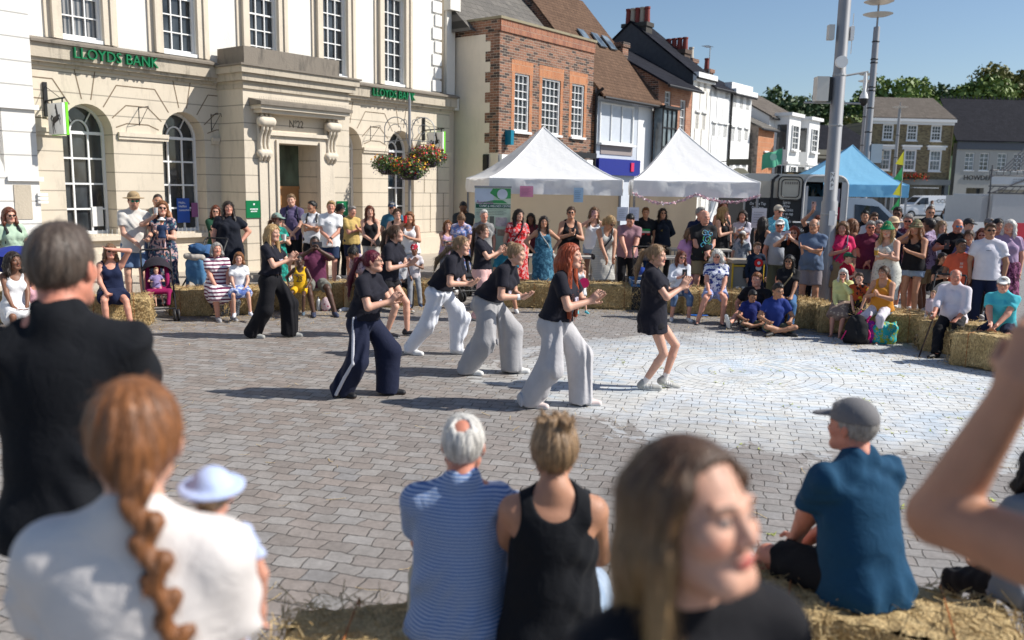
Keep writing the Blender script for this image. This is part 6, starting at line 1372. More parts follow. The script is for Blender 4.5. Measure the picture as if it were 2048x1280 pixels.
m.build('flowers', [FL[0], LEAF, plain((.6,.15,.02), .6)], E_, fix=False); m = MB(); m.box(-2.2, 2.6, -.15, .3, 3.42, 3.55); m.build('trough', IRON, E_)
# ------------------------------------------------------------------ straw bales
TWINE = plain((.35,.12,.03), .7)
def bale_mesh(seed, L=1.0, W_=.48, H_=.42, N=2600):
    rr = np.random.RandomState(seed); S_ = S(); S_.rc((-L/2+.1,-W_/2+.1,.1),(L/2-.1,-W_/2+.1,.1), .10); n = 26
    vs = []; fs = []
    def face(o, u, v, nu, nv):
        b0 = len(vs)
        for i in range(nu+1):
            for j in range(nv+1):
                p = V3(o)+V3(u)*i/nu+V3(v)*j/nv; q = p/V3(L/2, W_/2, H_/2); r_ = 1-.045*max(0, (np.sort(np.abs(q))[1]-.8)/.2)**2; p = p*r_+rr.normal(size=3)*.006+V3(math.sin(p[0]*9+seed)*.012, math.sin(p[0]*7+p[2]*9)*.012, math.sin(p[0]*6+seed*2)*.015); vs.append(p+V3(0, 0, H_/2))
        for i in range(nu):
            for j in range(nv): q = b0+i*(nv+1)+j; fs.append((q, q+nv+1, q+nv+2, q+1))
    x, y, z = L/2, W_/2, H_/2
    for sg in (-1, 1): face((-x,sg*y,-z),(2*x,0,0),(0,0,2*z),22,9); face((sg*x,-y,-z),(0,2*y,0),(0,0,2*z),10,9); face((-x,-y,sg*z),(2*x,0,0),(0,2*y,0),22,10)
    m = MB().add(vs, fs)
    for i in range(N):
        f_ = rr.choice(5, p=[.34,.12,.24,.14,.16]); a, b_ = rr.uniform(-1,1), rr.uniform(-1,1)
        if f_ == 0: c, nn = V3(a*x,-y,(b_+1)*z), V3(0,-1,0)
        elif f_ == 1: c, nn = V3(a*x,y,(b_+1)*z), V3(0,1,0)
        elif f_ == 2: c, nn = V3(a*x,b_*y,2*z), V3(0,0,1)
        elif f_ == 3: c, nn = V3(-x,a*y,(b_+1)*z), V3(-1,0,0)
        else: c, nn = V3(x,a*y,(b_+1)*z), V3(1,0,0)
        d = unit(rr.normal(size=3)*(1,1,.8)); d = unit(d-nn*np.dot(d, nn)*.75+nn*.05); l = rr.uniform(.03,.11); s_ = unit(np.cross(d, rr.normal(size=3)))*rr.uniform(.0012,.0028); c = c+nn*rr.uniform(-.002,.022)
        if c[2]+d[2]*l < .004: d[2] = abs(d[2])
        m.add([c-s_, c+s_, c+d*l+s_, c+d*l-s_], [(0,1,2,3)])
    me = bpy.data.meshes.new('straw_bale'); me.from_pydata(m.v, [], m.f); me.materials.append(STRAW); return me
BMS = [bale_mesh(i) for i in range(3)]; BLONG = bale_mesh(7, 1.15, .5, .42, 3400); BEND = bale_mesh(5, .55, .5, .42, 1800)
NBALE = [0]
def bale(px, py, rz, label, me=None, root=None):
    rb = random.Random(px*7+py); rz += rb.uniform(-.10, .10) if root is None else 0
    g = G(px, py)+Vector((rb.uniform(-.05, .05), rb.uniform(-.02, .05), 0)) if root is None else Vector((root[0], root[1], 0)); u = Vector((-math.sin(rz), math.cos(rz), 0)); c = g+u*.26
    NBALE[0] += 1; o = link('straw_bale', me or BMS[NBALE[0]%3], None, None, (c.x, c.y, .002), rz); tag(o, label, 'straw bale', 'straw bales ringing the dance floor')
    me_ = o.data; xs_ = [v.co.x for v in me_.vertices][::9]; L_ = max(xs_)
    for g_ in (-.42, .42):
        tw = MB(); y_, z_ = .262, .435; pts_ = [(g_*L_*1.1, -y_, .01), (g_*L_*1.1, -y_, z_*.5), (g_*L_*1.1, -y_, z_), (g_*L_*1.1, y_, z_), (g_*L_*1.1, y_, .01)]; tw.path(pts_, .004, 5); tw.build('twine', TWINE, o)
    return o
bale(232, 656, .35, 'straw bale under the woman shading her eyes'); bale(10, 648, .5, 'straw bale under the curly haired girl at the left edge'); bale(395, 634, .15, 'straw bale behind the black pushchair, under the striped dress woman'); bale(475, 630, .12, 'straw bale under the girl with headphones')
bale(590, 622, .08, 'straw bale under the little boy in yellow'); bale(655, 619, .02, 'straw bale under the man filming with his phone'); bale(735, 616, .0, 'straw bale under the stooping woman in a patterned top'); bale(812, 612, -.03, 'straw bale under the woman holding a child on her knee')
bale(1035, 616, -.02, 'straw bale under the crouching man in grey shorts'); bale(1130, 618, -.03, 'straw bale under the toddler in a white dress'); bale(1212, 620, -.05, 'fully visible straw bale right of the toddler', BLONG)
bale(1362, 628, -.05, 'straw bale under the woman with red brown hair in a white blouse'); bale(1432, 634, -.08, 'straw bale under the elderly woman in blue and white'); bale(1618, 658, -.2, 'short square straw bale left of the gap in the ring', BEND); bale(1575, 650, -.2, 'straw bale under the woman in black with sunglasses', BEND)
bale(1700, 672, -.5, 'straw bale under the white haired woman and the boy in a football shirt'); bale(1780, 684, -.45, 'straw bale under the woman in the orange top'); bale(1905, 712, -.75, 'straw bale under the man in a white shirt and black trousers'); bale(1985, 745, -.8, 'straw bale under the man in the turquoise polo shirt')
# near bales that carry the backs in the foreground
bale(0, 0, .0, 'near straw bale under the man in the striped blue polo', BLONG, root=(-.30, 2.75)); bale(0, 0, -.08, 'near straw bale under the woman in the black vest', BLONG, root=(.60, 2.62)); bale(0, 0, -.35, 'near straw bale under the man in the grey cap', BLONG, root=(1.42, 3.10))
# loose straw
rr = np.random.RandomState(11); m = MB(); spots = [(-5.6,12.0),(-4.6,13.0),(-3.2,13.9),(-1.6,14.6),(.3,14.8),(1.7,14.8),(3.0,14.1),(4.3,12.9),(5.2,11.9),(5.9,10.8),(-.3,3.5),(1.8,3.7),(-3.9,13.5)]
for i in range(5200):
    if i % 9 == 0: x, y = rr.uniform(-5, 7), rr.uniform(3.2, 14)
    else: s_ = spots[rr.randint(len(spots))]; x, y = s_[0]+rr.normal()*.75, s_[1]+rr.normal()*.33-.05
    a = rr.uniform(0, 6.28); l = rr.uniform(.03, .14); w_ = rr.uniform(.0015, .004); d = V3(math.cos(a), math.sin(a), 0); n_ = V3(-d[1], d[0], 0)*w_; c = V3(x, y, .0065+rr.rand()*.006); bnd = n_*rr.uniform(-6, 6)
    e = V3(0, 0, rr.uniform(0, .02)); m.add([c-n_, c+n_, c+d*l/2+n_+bnd, c+d*l/2-n_+bnd, c+d*l+n_+e, c+d*l-n_+e], [(0,1,2,3),(3,2,4,5)])
o = m.build('loose_straw', STRAW, fix=False); tag(o, 'loose straw scattered over the setts', 'straw', kind='stuff')
m = MB()
for i in range(150):
    x, y = rr.uniform(1., 6.5), rr.uniform(4.5, 10.5); c = V3(x, y, .007)
    if i % 3 == 0: x0, y0 = x, y
    c = V3(x0+rr.normal()*.06, y0+rr.normal()*.05, .007)
    for j in range(4): d = unit(V3(rr.normal(), rr.normal(), .15))*rr.uniform(.02,.05); n_ = unit(V3(-d[1], d[0], 0))*.006; m.add([c-n_, c+n_, c+d+V3(0,0,.004)], [(0,1,2)])
o = m.build('dropped_petals', plain((.45,.5,.12), .8), fix=False); tag(o, 'pale green and yellow petals dropped on the setts', 'petals', kind='stuff')
# ------------------------------------------------------------------ people
c_ = cloth
BLACK = c_((.012,.012,.015)); NAVY = c_((.012,.018,.05)); WHT = c_((.74,.74,.75)); GRY = c_((.22,.23,.25)); DENIM = c_((.07,.12,.22), 'denim', (.16,.23,.36)); DKDEN = c_((.02,.035,.08)); LDEN = c_((.22,.30,.42), 'denim', (.36,.44,.55)); KHAKI = c_((.30,.23,.13)); OLIVE = c_((.12,.13,.09)); CREAMT = c_((.62,.57,.48))
SG = plain((.008,.008,.01), .15, var=.02, bumps=0); GL = plain((.05,.04,.04), .3); HATW = plain((.72,.72,.70), .8); DARKP = plain((.02,.02,.022), .6)
SAND = ('sandal', (.10,.06,.04), (.2,.13,.08)); TW = ('trainer', (.70,.70,.70)); TB_ = ('trainer', (.02,.02,.025), (.7,.7,.7)); TBK = ('trainer', (.02,.02,.022), (.03,.03,.03)); TG = ('trainer', (.35,.35,.33), (.7,.7,.68), 1)
W = dict(fem=True)
sg = ('sunglasses', SG)
def phone(k, i, label, col=(.05,.05,.06), up=.06, fw=0.0, land=False, rz=None):
    a = k.arms[i]; c = k.world(a[2]+unit(a[3])*.09+V3(0, -.01, .02)); s_ = (.078, .155) if not land else (.155, .078)
    E = empty('phone', c-Vector((0, 0, s_[1]/2)), k.face if rz is None else rz, label, 'phone'); m = MB(); m.box(-s_[0]/2, s_[0]/2, -.006, .006, 0, s_[1]); m.build('case', plain(col, .4), E); m = MB(); m.box(-s_[0]*.45, s_[0]*.45, .0065, .008, .006, s_[1]-.006); m.build('screen', plain((.03,.03,.04), .1), E); m = MB(); m.box(-s_[0]*.4, -s_[0]*.1, -.009, -.0062, s_[1]*.74, s_[1]*.94); m.build('camera_bump', IRON, E)
def cup(k, i, label, col=(.7,.7,.68), name='cup', h=.12, r=.036, liquid=None, cat=None):
    a = k.arms[i]; c = k.world(a[2]+unit(a[3])*.075+V3(0, -.03, 0)); E = empty(name, c-Vector((0, 0, h*.4)), 0, label, cat or name); m = MB(); m.lathe((0,0,0), [(r*.75,0),(r,h),(r*.92,h),(r*.7,.01)], 12); m.build('side', plain(col, .3), E, smooth=True)
    if liquid: m = MB(); m.lathe((0,0,0), [(r*.76,.004),(r*.93,h*.7)], 12); m.build('drink', plain(liquid, .2), E)
def shirt_print(k, txt, col, size=.07, z=-.20, y=None, squash=.8):
    """printed lettering on the chest, lying on the shirt"""
    p = k.C(0, -.145 if y is None else y, z)*k.s; R_ = Matrix.Rotation(k.face, 3, 'Z'); o = text_obj(txt, size, plain(col, .8), None, (0,0,0), UP, ext=.004, name='print', squash=squash); o.parent = k.E; o.location = Vector(p); o.rotation_euler = (math.pi/2+.0, 0, 0); return o
# ---- the dancers: black tees, all turned to the right of the picture
BT = c_((.014,.014,.022))
def root2(a, b): g, h = G(*a), G(*b); return ((g.x+h.x)/2, (g.y+h.y)/2)
D1 = dict(W, top=('tee', BT), wr=.010, hands=('clap', 'clap'), group='dance troupe in black tees', skin='fair')
A_ = person('leftmost dancer, very long blonde hair, black cropped tee and wide black trousers', 527, 449, 0, 1.35, root=root2((512,678),(578,672)), pz=.865, lean=.05, feet=(((-.13,.25,0),-.1),((.13,-.20,0),.15)), knees=((-.2,-1,.2),(.3,-1,.2)), hair=('long','blonde'), hl=.52, hw=1.3, hem=.07, bottom=('wide', c_((.010,.010,.013))), shoe=TG, head=(-.25,.05,0), **{**D1, 'bulk': .9, 'group': 'dance troupe in black tees'})
B1 = person('dancer with burgundy ponytail and glasses in wide navy trousers with a white side stripe', 735, 501, 0, 1.2, root=root2((694,797),(772,785)), pz=.85, oy=.03, lean=.22, feet=(((-.15,.22,0),-.25),((.15,-.18,0),.25)), knees=((-.4,-1,.2),(.4,-1,.2)), hair=('ponytail','burgundy'), hl=.40, swing=(-.02,.07), hem=.03, bulk=1.15, bottom=('wide', c_((.014,.018,.042))), shoe=('trainer',(.015,.015,.018),(.05,.03,.02),1), acc=(('glasses', GL),), **D1)
C1 = person('dancer with a dark ponytail and bare legs half hidden behind the burgundy haired one', 765, 450, 0, 1.25, root=(-1.75,11.8), pz=.86, lean=.25, feet=(((-.12,-.05,0),0.),((.14,-.25,0),.1)), hair=('ponytail','brown'), hl=.35, hem=-.02, bottom=('briefshorts', BLACK), shoe=TB_, **{**D1, 'hands': ('chest', 'clap')})
D_ = person('dancer with sandy ponytail in bright white joggers stepping wide', 915, 472, 0, 1.25, root=root2((838,715),(912,705)), pz=.83, oy=-.02, lean=.55, head=(-.1,.05,0), feet=(((-.13,.34,0),-.1),((.13,-.20,0),.2)), knees=((-.2,-1,.0),(.3,-1,.2)), hair=('tied','sand'), hl=.28, swing=(-.05,.12), side=.06, hem=.05, bottom=('sweat', c_((.66,.68,.74))), shoe=('trainer',(.72,.72,.72),(.75,.75,.75),1), **D1)
H1 = person('dancer with a long dark brown ponytail in pale pink trousers clapping at the back', 966, 449, 13.3, 1.15, pz=.88, hair=('ponytail','brown'), hl=.5, hem=.02, bottom=('sweat', c_((.68,.42,.40))), shoe=TW, acc=(('glasses', GL),), **D1)
E1 = person('dancer with a fair bun in baggy grey joggers leaning forward', 1035, 487, 0, 1.25, root=root2((938,750),(1024,745)), pz=.84, oy=.04, lean=.62, head=(-.05,.15,0), feet=(((-.14,.24,0),-.1),((.14,-.22,0),.2)), knees=((-.3,-1,.1),(.4,-1,.2)), hair=('bun','sand'), hem=.06, bottom=('wide', c_((.37,.365,.375))), shoe=('trainer',(.70,.70,.68),(.7,.7,.7),1), acc=(('watch', WHT, 0),), bulk=1.05, **{k: v for k, v in D1.items()})
F1 = person('dancer with long wavy copper red hair in pale grey wide joggers, nearest of the troupe', 1112, 487, 0, 1.2, root=root2((1062,820),(1158,805)), pz=.86, oy=.02, lean=.24, feet=(((-.15,.22,0),-.1),((.15,-.22,0),.25)), knees=((-.3,-1,.1),(.4,-1,.2)), hair=('wavy','red'), hl=.54, hw=1.35, hem=.03, bottom=('wide', c_((.47,.46,.475))), shoe=('trainer',(.70,.58,.55),(.7,.7,.7)), **D1)
G1 = person('rightmost dancer with bare legs, white ankle socks and a frizzy ponytail', 1292, 489, 0, 1.35, root=root2((1290,783),(1318,772)), pz=.86, lean=-.03, oy=.02, feet=(((-.09,.09,0),0),((.09,-.13,.02),.2,.25)), knees=((-.1,-1,.3),(.15,-1,.3)), hair=('ponytail','sand'), hl=.36, swing=(0,.05), hem=-.20, bottom=('briefshorts', BLACK), sock=((.7,.7,.7), .085), shoe=TG, bulk=.82, loose=.035, **D1)
for i_ in (0, 1):
    S_ = S(); sg_ = -1 if i_ == 0 else 1; Hp, K_, Ak, _r = B1.legs[i_]; e_ = V3(sg_, 0, 0); pts = [Hp+e_*.112+V3(0,0,.06), (Hp+K_)/2+e_*.118, K_+e_*.118, (K_+Ak)/2+e_*.122, Ak+e_*.128-V3(0,0,.03)]
    for u_, v_ in zip(pts, pts[1:]): S_.rc(u_, v_, .019, k=.004)
    Pq, Fq = S_.build(.006); me = mesh_from('side_stripe', Pq*B1.s, Fq); me.materials.append(c_((.55,.55,.6))); link('side_stripe', me, None, B1.E)
for k_, z in ((A_, -.24), (B1, -.26), (C1, -.25), (D_, -.24), (E1, -.24), (F1, -.24)): shirt_print(k_, 'ND', (.72,.66,.78), .085, z, -.172)
# ---- audience, left part
person('woman in mint tee and dark sunglasses with a black backpack behind the blue umbrella', 12, 415, 13.2, .7, skin='fair', hair=('bob','auburn'), top=('tee', c_((.38,.50,.38))), bottom=('jeans', DENIM), acc=(sg, ('backpack', DARKP)), **W)
person('curly haired girl in a white sundress seated at the left edge', 20, 505, 10.6, .75, seat=.42, kid=.7, skin='brown', hair=('curly','dark'), hl=.16, top=('dress', WHT), dl=.95, hands=('lap','lap'), shoe=SAND, **W)
person('child in pink holding a card just left of the black polo man', 62, 545, 10.9, .6, seat=.42, kid=.8, skin='pink', hair=('bob','sand'), top=('tank', c_((.62,.35,.40))), bottom=('shorts', c_((.5,.3,.4))), hands=('lap','lap'), **W)
person('woman in a navy sleeveless playsuit shading her eyes with her hand', 215, 489, 12.0, .5, seat=.42, skin='pink', hair=('bob','lightbrown'), hl=.13, top=('tank', NAVY), bottom=('skirt', NAVY, .62), hands=('lap', 'shade'), elb=(None,(1,-.1,.35)), head=(.1,-.05,.05), feet=(((-.12,-.42,0),-.1),((.22,-.50,0),.2)), shoe=('sandal',(.04,.02,.015),(.05,.03,.02)), acc=(sg,), **W)
person('bearded man in a tan wide brimmed hat and mirrored sunglasses, pale tee and denim shorts', 262, 386, 14.4, .35, hands=('front','push'), beard=.85, hair=('short','brown'), skin='fair', top=('tee', c_((.60,.57,.53))), bottom=('shorts', DENIM), hem=-.12, acc=(('sunglasses', plain((.0,.22,.12), .1)), ('hat', plain((.34,.24,.13), .8))), shoe=TBK)
person('man whose shaved head shows behind the woman drinking', 311, 388, 16.2, .3, skin='tan', hair=('buzz','dark'), top=('tank', c_((.3,.3,.25))), bottom=('shorts', GRY))
MUM = person('woman in a floral maxi dress with a navy baby carrier drinking from a cup', 320, 402, 14.5, .25, skin='fair', hair=('bob','ginger'), hl=.12, top=('sleevedress', c_((.03,.04,.08), 'floral', (.45,.30,.30), (.10,.28,.30))), dl=1.8, hands=('mouth','chest'), acc=(sg,), **W); cup(MUM, 0, 'clear cup lifted to the mouth of the woman with the baby carrier', (.5,.5,.5))
person('baby in a white sunhat strapped in the navy carrier', 322, 441, 14.22, 3.3, h=.62, kid=2.2, hands=('down','down'), skin='pink', hair=('buzz','sand'), top=('tee', c_((.03,.05,.11))), bottom=('leggings', c_((.6,.45,.5))), acc=(('sunhat', HATW),), ground=.86, shoe=None)
CH = person('toddler in mauve lolling barefoot in the black pushchair', 311, 546, 13.0, .45, seat=.47, kid=1.4, lean=-.35, oy=.0, hands=((( -.2,-.2,-.35),),((.16,-.25,-.35),)), skin='fair', hair=('short','sand'), top=('tee', c_((.25,.20,.38))), bottom=('shorts', c_((.6,.25,.30))), shoe=None, feet=(((-.08,-.42,.55),0),((.22,-.38,.5),.2)), knees=((-.4,-.5,1),(.6,-.5,1)))
person('red haired woman in dark green behind the woman in the black dress', 428, 411, 17.3, .5, skin='fair', hair=('bob','auburn'), top=('tee', c_((.015,.06,.035))), bottom=('jeans', BLACK), acc=(sg,), hands=('cross','cross'), **W)
person('large woman in a black button front dress with sunglasses pushed into dark hair', 453, 403, 15.6, .3, skin='pink', hair=('wavy','dark'), hl=.24, bulk=1.55, top=('sleevedress', c_((.010,.012,.020))), dl=1.6, flare=1.15, hands=('down','hip'), **W)
person('elderly white haired woman in a burgundy and white striped dress', 430, 486, 13.05, .55, seat=.42, skin='pink', hair=('bob','grey'), hl=.07, bulk=1.25, top=('sleevedress', c_((.74,.70,.72), 'stripe', (.13,.012,.06), None, .95)), dl=1.25, hands=('lap','lap'), feet=(((-.10,-.38,0),0),((.16,-.40,0),.1)), shoe=('trainer',(.3,.3,.32)), **W)
person('girl in big headphones, white tee and blue patterned skirt', 475, 505, 12.95, .35, seat=.42, kid=.8, skin='fair', hair=('bob','ginger'), hl=.08, top=('tee', WHT), bottom=('skirt', c_((.10,.16,.42), 'floral', (.5,.55,.7)), .95), hands=('lap','lap'), feet=(((-.14,-.38,.12),-.1),((.20,-.42,.14),.15)), acc=(('headphones', DARKP),), shoe=('trainer',(.6,.6,.65)), **W)
k = person('woman in a sage green cap and long emerald dress holding a cup', 552, 427, 15.4, .95, skin='fair', hair=('tied','auburn'), hl=.08, top=('sleevedress', c_((.01,.14,.11), 'floral', (.02,.30,.24), (.01,.06,.08))), dl=1.75, hands=('cross','chest'), acc=(sg, ('cap', plain((.20,.30,.26), .8))), bulk=1.1, **W); cup(k, 1, 'white paper cup held by the woman in the emerald dress')
person('tall curly haired boy in a purple grey tee with navy backpack straps', 580, 388, 18.2, .2, ground=.0, hands=('front','front'), skin='fair', hair=('short','sand'), top=('tee', c_((.10,.08,.16))), bottom=('shorts', BLACK), acc=(('backpack', plain((.012,.015,.04), .7)),), bulk=.85)
person('youth with folded arms in a white football shirt and black backpack, looking left', 622, 402, 18.0, .1, hands=('cross','cross'), head=(-.8,0,0), skin='tan', hair=('short','black'), top=('tee', c_((.70,.71,.74))), bottom=('shorts', BLACK), acc=(('backpack', DARKP),))
k = person('blond boy in a plain white tee and dark denim shorts', 660, 402, 17.4, .15, hands=('front','front'), skin='pink', hair=('short','blonde'), top=('tee', WHT), bottom=('shorts', DKDEN), hem=-.13, loose=.026, bulk=.9, acc=(('watch', SG, 1),)); shirt_print(k, 'IIII', (.05,.15,.4), .035, -.14, -.17)
person('dark haired woman glancing down behind the blond boy', 679, 408, 18.9, .8, head=(.3,.4,0), skin='fair', hair=('tied','black'), top=('tee', BLACK), bottom=('jeans', BLACK), **W)
person('short grey haired person in a mustard tee with crossed arms', 703, 412, 18.6, .5, hands=('cross','chest'), skin='pink', hair=('short','grey'), top=('tee', c_((.50,.36,.13))), bottom=('shorts', NAVY), acc=(('glasses', GL),))
k = person('little boy in a yellow number 23 basketball kit', 597, 512, 13.35, .1, seat=.42, kid=1.0, skin='dark', hair=('buzz','black'), top=('tank', c_((.72,.42,.02))), bottom=('shorts', c_((.70,.40,.02)), .6), hands=((( -.28,-.12,-.42),),((.22,-.28,-.44),)), feet=(((-.35,-.32,.15),-.3),((.12,-.40,.1),.1)), shoe=('trainer',(.08,.12,.16),(.3,.3,.3))); shirt_print(k, '23', (.01,.01,.03), .13, -.29, -.158); shirt_print(k, 'IHIHIHIH', (.02,.02,.12), .05, -.18, -.158)
k = person('man in a maroon shirt filming with a phone held sideways', 627, 473, 13.8, .25, seat=.42, skin='dark', hair=('buzz','black'), top=('tee', c_((.12,.03,.07))), collar=True, bottom=('shorts', c_((.17,.17,.15))), hands=('phone','phone'), elb=((-1,-.1,-.6),(1,-.1,-.6)), feet=(((-.05,-.50,0),0),((.3,-.5,0),.2)), shoe=('trainer',(.03,.04,.08),(.1,.1,.1)), beard=.4); phone(k, 1, 'black phone held sideways by the man in maroon', land=True)
person('woman in a patterned lilac top bowing her head, seated beside the filming man', 705, 494, 14.0, -.5, seat=.42, lean=.75, head=(-.3,.7,0), skin='brown', hair=('bun','black'), top=('tee', c_((.45,.36,.42), 'spots', (.2,.12,.2))), bottom=('jeans', KHAKI), hands=('lap','lap'), **W)
person('young woman with long auburn hair in a black camisole and cream top', 738, 412, 17.6, .15, hands=('front','front'), skin='fair', hair=('long','auburn'), hl=.32, top=('tank', BLACK), bottom=('jeans', c_((.5,.48,.45))), **W)
person('woman in glasses and a black strappy dress between the camisole woman and the red cup', 597+196, 417, 17.2, .1, hands=('down','down'), skin='fair', hair=('tied','brown'), top=('dress', BLACK), dl=1.4, bulk=1.2, acc=(('glasses', GL),), **W)
person('man in a navy peaked hat and teal shirt standing behind', 783, 405, 18.9, .1, skin='fair', hair=('short','grey'), top=('tee', c_((.05,.16,.24))), bottom=('shorts', GRY), acc=(('cap', plain((.015,.03,.07), .8)), sg))
k = person('orange haired woman in a white vest drinking from a red tumbler', 818, 424, 16.2, -.1, skin='tan', hair=('bob','ginger'), hl=.16, top=('tank', WHT), bottom=('jeans', LDEN), hands=('mouth','chest'), elb=((-1,-.2,-.5),None), bulk=1.1, **W); cup(k, 0, 'red tumbler at the lips of the orange haired woman', (.55,.01,.02), 'tumbler', .14, .038)
person('seated woman in a pale shirt and black trousers leaning to the child on her knee', 800, 490, 14.3, .35, seat=.42, lean=.2, skin='olive', hair=('tied','black'), top=('long', c_((.55,.56,.60))), bottom=('trousers', BLACK), hands=((( -.05,-.42,-.36),),((.30,-.30,-.3),)), shoe=('sandal',(.5,.5,.5)), **W)
person('small child in a red patterned cap and white tee on the lap', 828, 489, 14.05, .2, seat=.58, kid=1.1, skin='brown', hair=('buzz','black'), top=('tee', c_((.62,.58,.60), 'floral', (.5,.45,.46))), bottom=('trousers', GRY), hands=('lap','chest'), acc=(('cap', c_((.35,.02,.04), 'spots', (.5,.4,.4))),), shoe=('trainer',(.02,.04,.1)))
# ---- audience, middle part
person('girl with long hair in a lilac vest top by the pushchair', 895, 441, 17.4, .3, kid=.4, skin='fair', hair=('long','ginger'), hl=.25, top=('tank', c_((.50,.36,.52))), bottom=('shorts', GRY), hands=('cross','cross'), **W)
person('bald man in a charcoal shirt with his head bowed', 926, 403, 18.8, 0, head=(0,.5,0), skin='brown', hair=('buzz','black'), top=('tee', c_((.05,.055,.055))), bottom=('trousers', BLACK), hands=('front','front'), beard=.8)
person('woman with a bun looking down in a blue patterned dress', 922, 428, 16.7, 0, head=(.1,.8,0), lean=.15, skin='pink', hair=('bun','lightbrown'), top=('sleevedress', c_((.16,.24,.50), 'floral', (.55,.5,.6), (.4,.15,.2))), dl=1.0, hands=('front','push'), **W)
person('old grey haired woman in a grey top in front of the banner', 968, 420, 16.9, .2, skin='pink', hair=('short','white'), top=('tee', c_((.20,.20,.20), 'floral', (.3,.3,.3))), bottom=('jeans', GRY), **W)
person('crouching man in a teal tee and grey shorts behind the bun haired dancer', 1012, 487, 14.5, -.2, seat=.42, skin='tan', hair=('short','dark'), lean=.2, top=('tee', c_((.02,.14,.20))), bottom=('shorts', GRY), hands=('lap','lap'), feet=(((-.15,-.4,0),-.2),((.30,-.45,0),.35)))
person('woman with a dark fringe in a red floral dress with a black bag strap', 1038, 419, 17.0, .15, skin='fair', hair=('wavy','dark'), hl=.26, top=('sleevedress', c_((.55,.015,.02), 'floral', (.65,.35,.35))), dl=1.5, hands=('down','down'), acc=(('strap', SG),), bulk=1.15, **W)
person('dark haired woman mostly hidden behind the red floral dress', 1062, 427, 18.4, -.1, skin='brown', hair=('wavy','black'), hl=.25, top=('tee', c_((.10,.02,.03))), bottom=('jeans', BLACK), **W)
person('woman with hands on hips in a teal tank dress with a silver bag', 1088, 433, 16.2, .1, skin='tan', hair=('long','dark'), hl=.22, top=('dress', c_((.03,.10,.17), 'floral', (.08,.22,.32))), dl=1.75, flare=1.15, hands=('hip','hip'), elb=((-1,.2,.1),(1,.2,.1)), acc=(('strap', plain((.35,.36,.36), .4), -1),), **W)
person('woman in dark sunglasses and a black sleeveless top with hair tied up', 1143, 414, 16.5, -.05, skin='tan', hair=('bun','brown'), top=('tank', BLACK), bottom=('shorts', LDEN), hands=('chest','chest'), acc=(sg, ('watch', SG, 1)), bulk=1.2, **W)
k = person('woman in a white vest and denim shorts taking a picture with a pink phone', 1190, 415, 17.5, -.1, skin='fair', hair=('long','lightbrown'), hl=.25, top=('tank', WHT), bottom=('briefshorts', LDEN), hands=('phone','down'), **W); phone(k, 0, 'pink phone raised before the face of the woman in the white vest', (.55,.30,.30))
person('toddler in a white dress holding a round pink fan', 1163, 521, 14.2, .15, seat=.42, kid=1.5, head=(.2,.35,0), skin='fair', hair=('bob','sand'), hl=.06, top=('dress', c_((.60,.60,.62))), dl=.8, hands=('lap','lap'), feet=(((-.14,-.42,.05),-.2),((.14,-.42,.05),.2)), shoe=('trainer',(.10,.50,.58),(.10,.50,.58)), **W)
P = at(1168, 566, 13.75); E_ = empty('hand_fan', P-Vector((0,0,.16)), 0, 'bright pink round paper fan held by the toddler', 'fan'); m = MB(); m.lathe((0,0,0), [(.085,-.005),(.085,.005)], 24); ob = m.build('disc', plain((.75,.01,.13), .5), E_); ob.rotation_euler = (math.pi/2, 0, .0); ob.location = (0, 0, .16); m = MB(); m.tube((0,.01,-.02),(0,.01,.1), .008, n=6); m.build('handle', WHITE2, E_)
person('woman in a pale striped bodycon dress and sunglasses reaching down', 1222, 432, 15.6, .35, lean=.40, head=(.2,.55,0), skin='tan', hair=('tied','blonde'), hl=.1, top=('dress', c_((.50,.49,.46), 'stripe', (.42,.41,.38), None, 1.6)), dl=1.15, hands=('reach','reach'), acc=(sg, ('strap', SG)), **W)
person('man in a mauve tee with a tattooed arm leaning over the pushchair', 1262, 428, 16.3, -.1, lean=.22, head=(-.1,.5,0), skin='pink', hair=('short','black'), top=('tee', c_((.30,.17,.20))), bottom=('jeans', BLACK), hands=('reach','reach'), bulk=1.15, beard=.4)
k = person('ginger man in glasses under the gazebo, dark tee banded green, white and red', 1293, 415, 19.7, .1, skin='fair', hair=('short','ginger'), top=('tee', c_((.015,.02,.03))), bottom=('jeans', BLACK), hands=('down','down'), acc=(('glasses', GL),))
for z_, cc_ in ((-.26, (.02,.35,.12)), (-.31, (.7,.7,.7)), (-.36, (.5,.03,.04))): m = MB(); pz_ = k.C(0, -.15, z_)*k.s; m.box(-.11, .11, pz_[1]-.006, pz_[1]+.0, pz_[2], pz_[2]+.045); m.build('print', plain(cc_, .8), k.E)
k = person('woman in sunglasses and a dark long sleeved top with a small print under the gazebo', 1327, 417, 19.7, -.05, skin='fair', hair=('long','dark'), hl=.2, top=('long', c_((.012,.02,.04))), bottom=('jeans', BLACK), hands=('back','back'), acc=(sg,), **W); shirt_print(k, '///', (.5,.4,.1), .06, -.24, -.165)
k = person('woman with red brown hair, sunglasses and white blouse sitting with a phone', 1365, 503, 13.85, .0, seat=.42, skin='pink', hair=('wavy','auburn'), hl=.16, top=('long', c_((.66,.68,.74))), sleeve=1.5, bottom=('capri', DENIM), hands=('chest','lap'), feet=(((-.20,-.36,0),-.2),((.14,-.42,0),.15)), acc=(sg,), shoe=('trainer',(.6,.6,.6)), **W); phone(k, 0, 'dark phone in the lap of the woman in the white blouse')
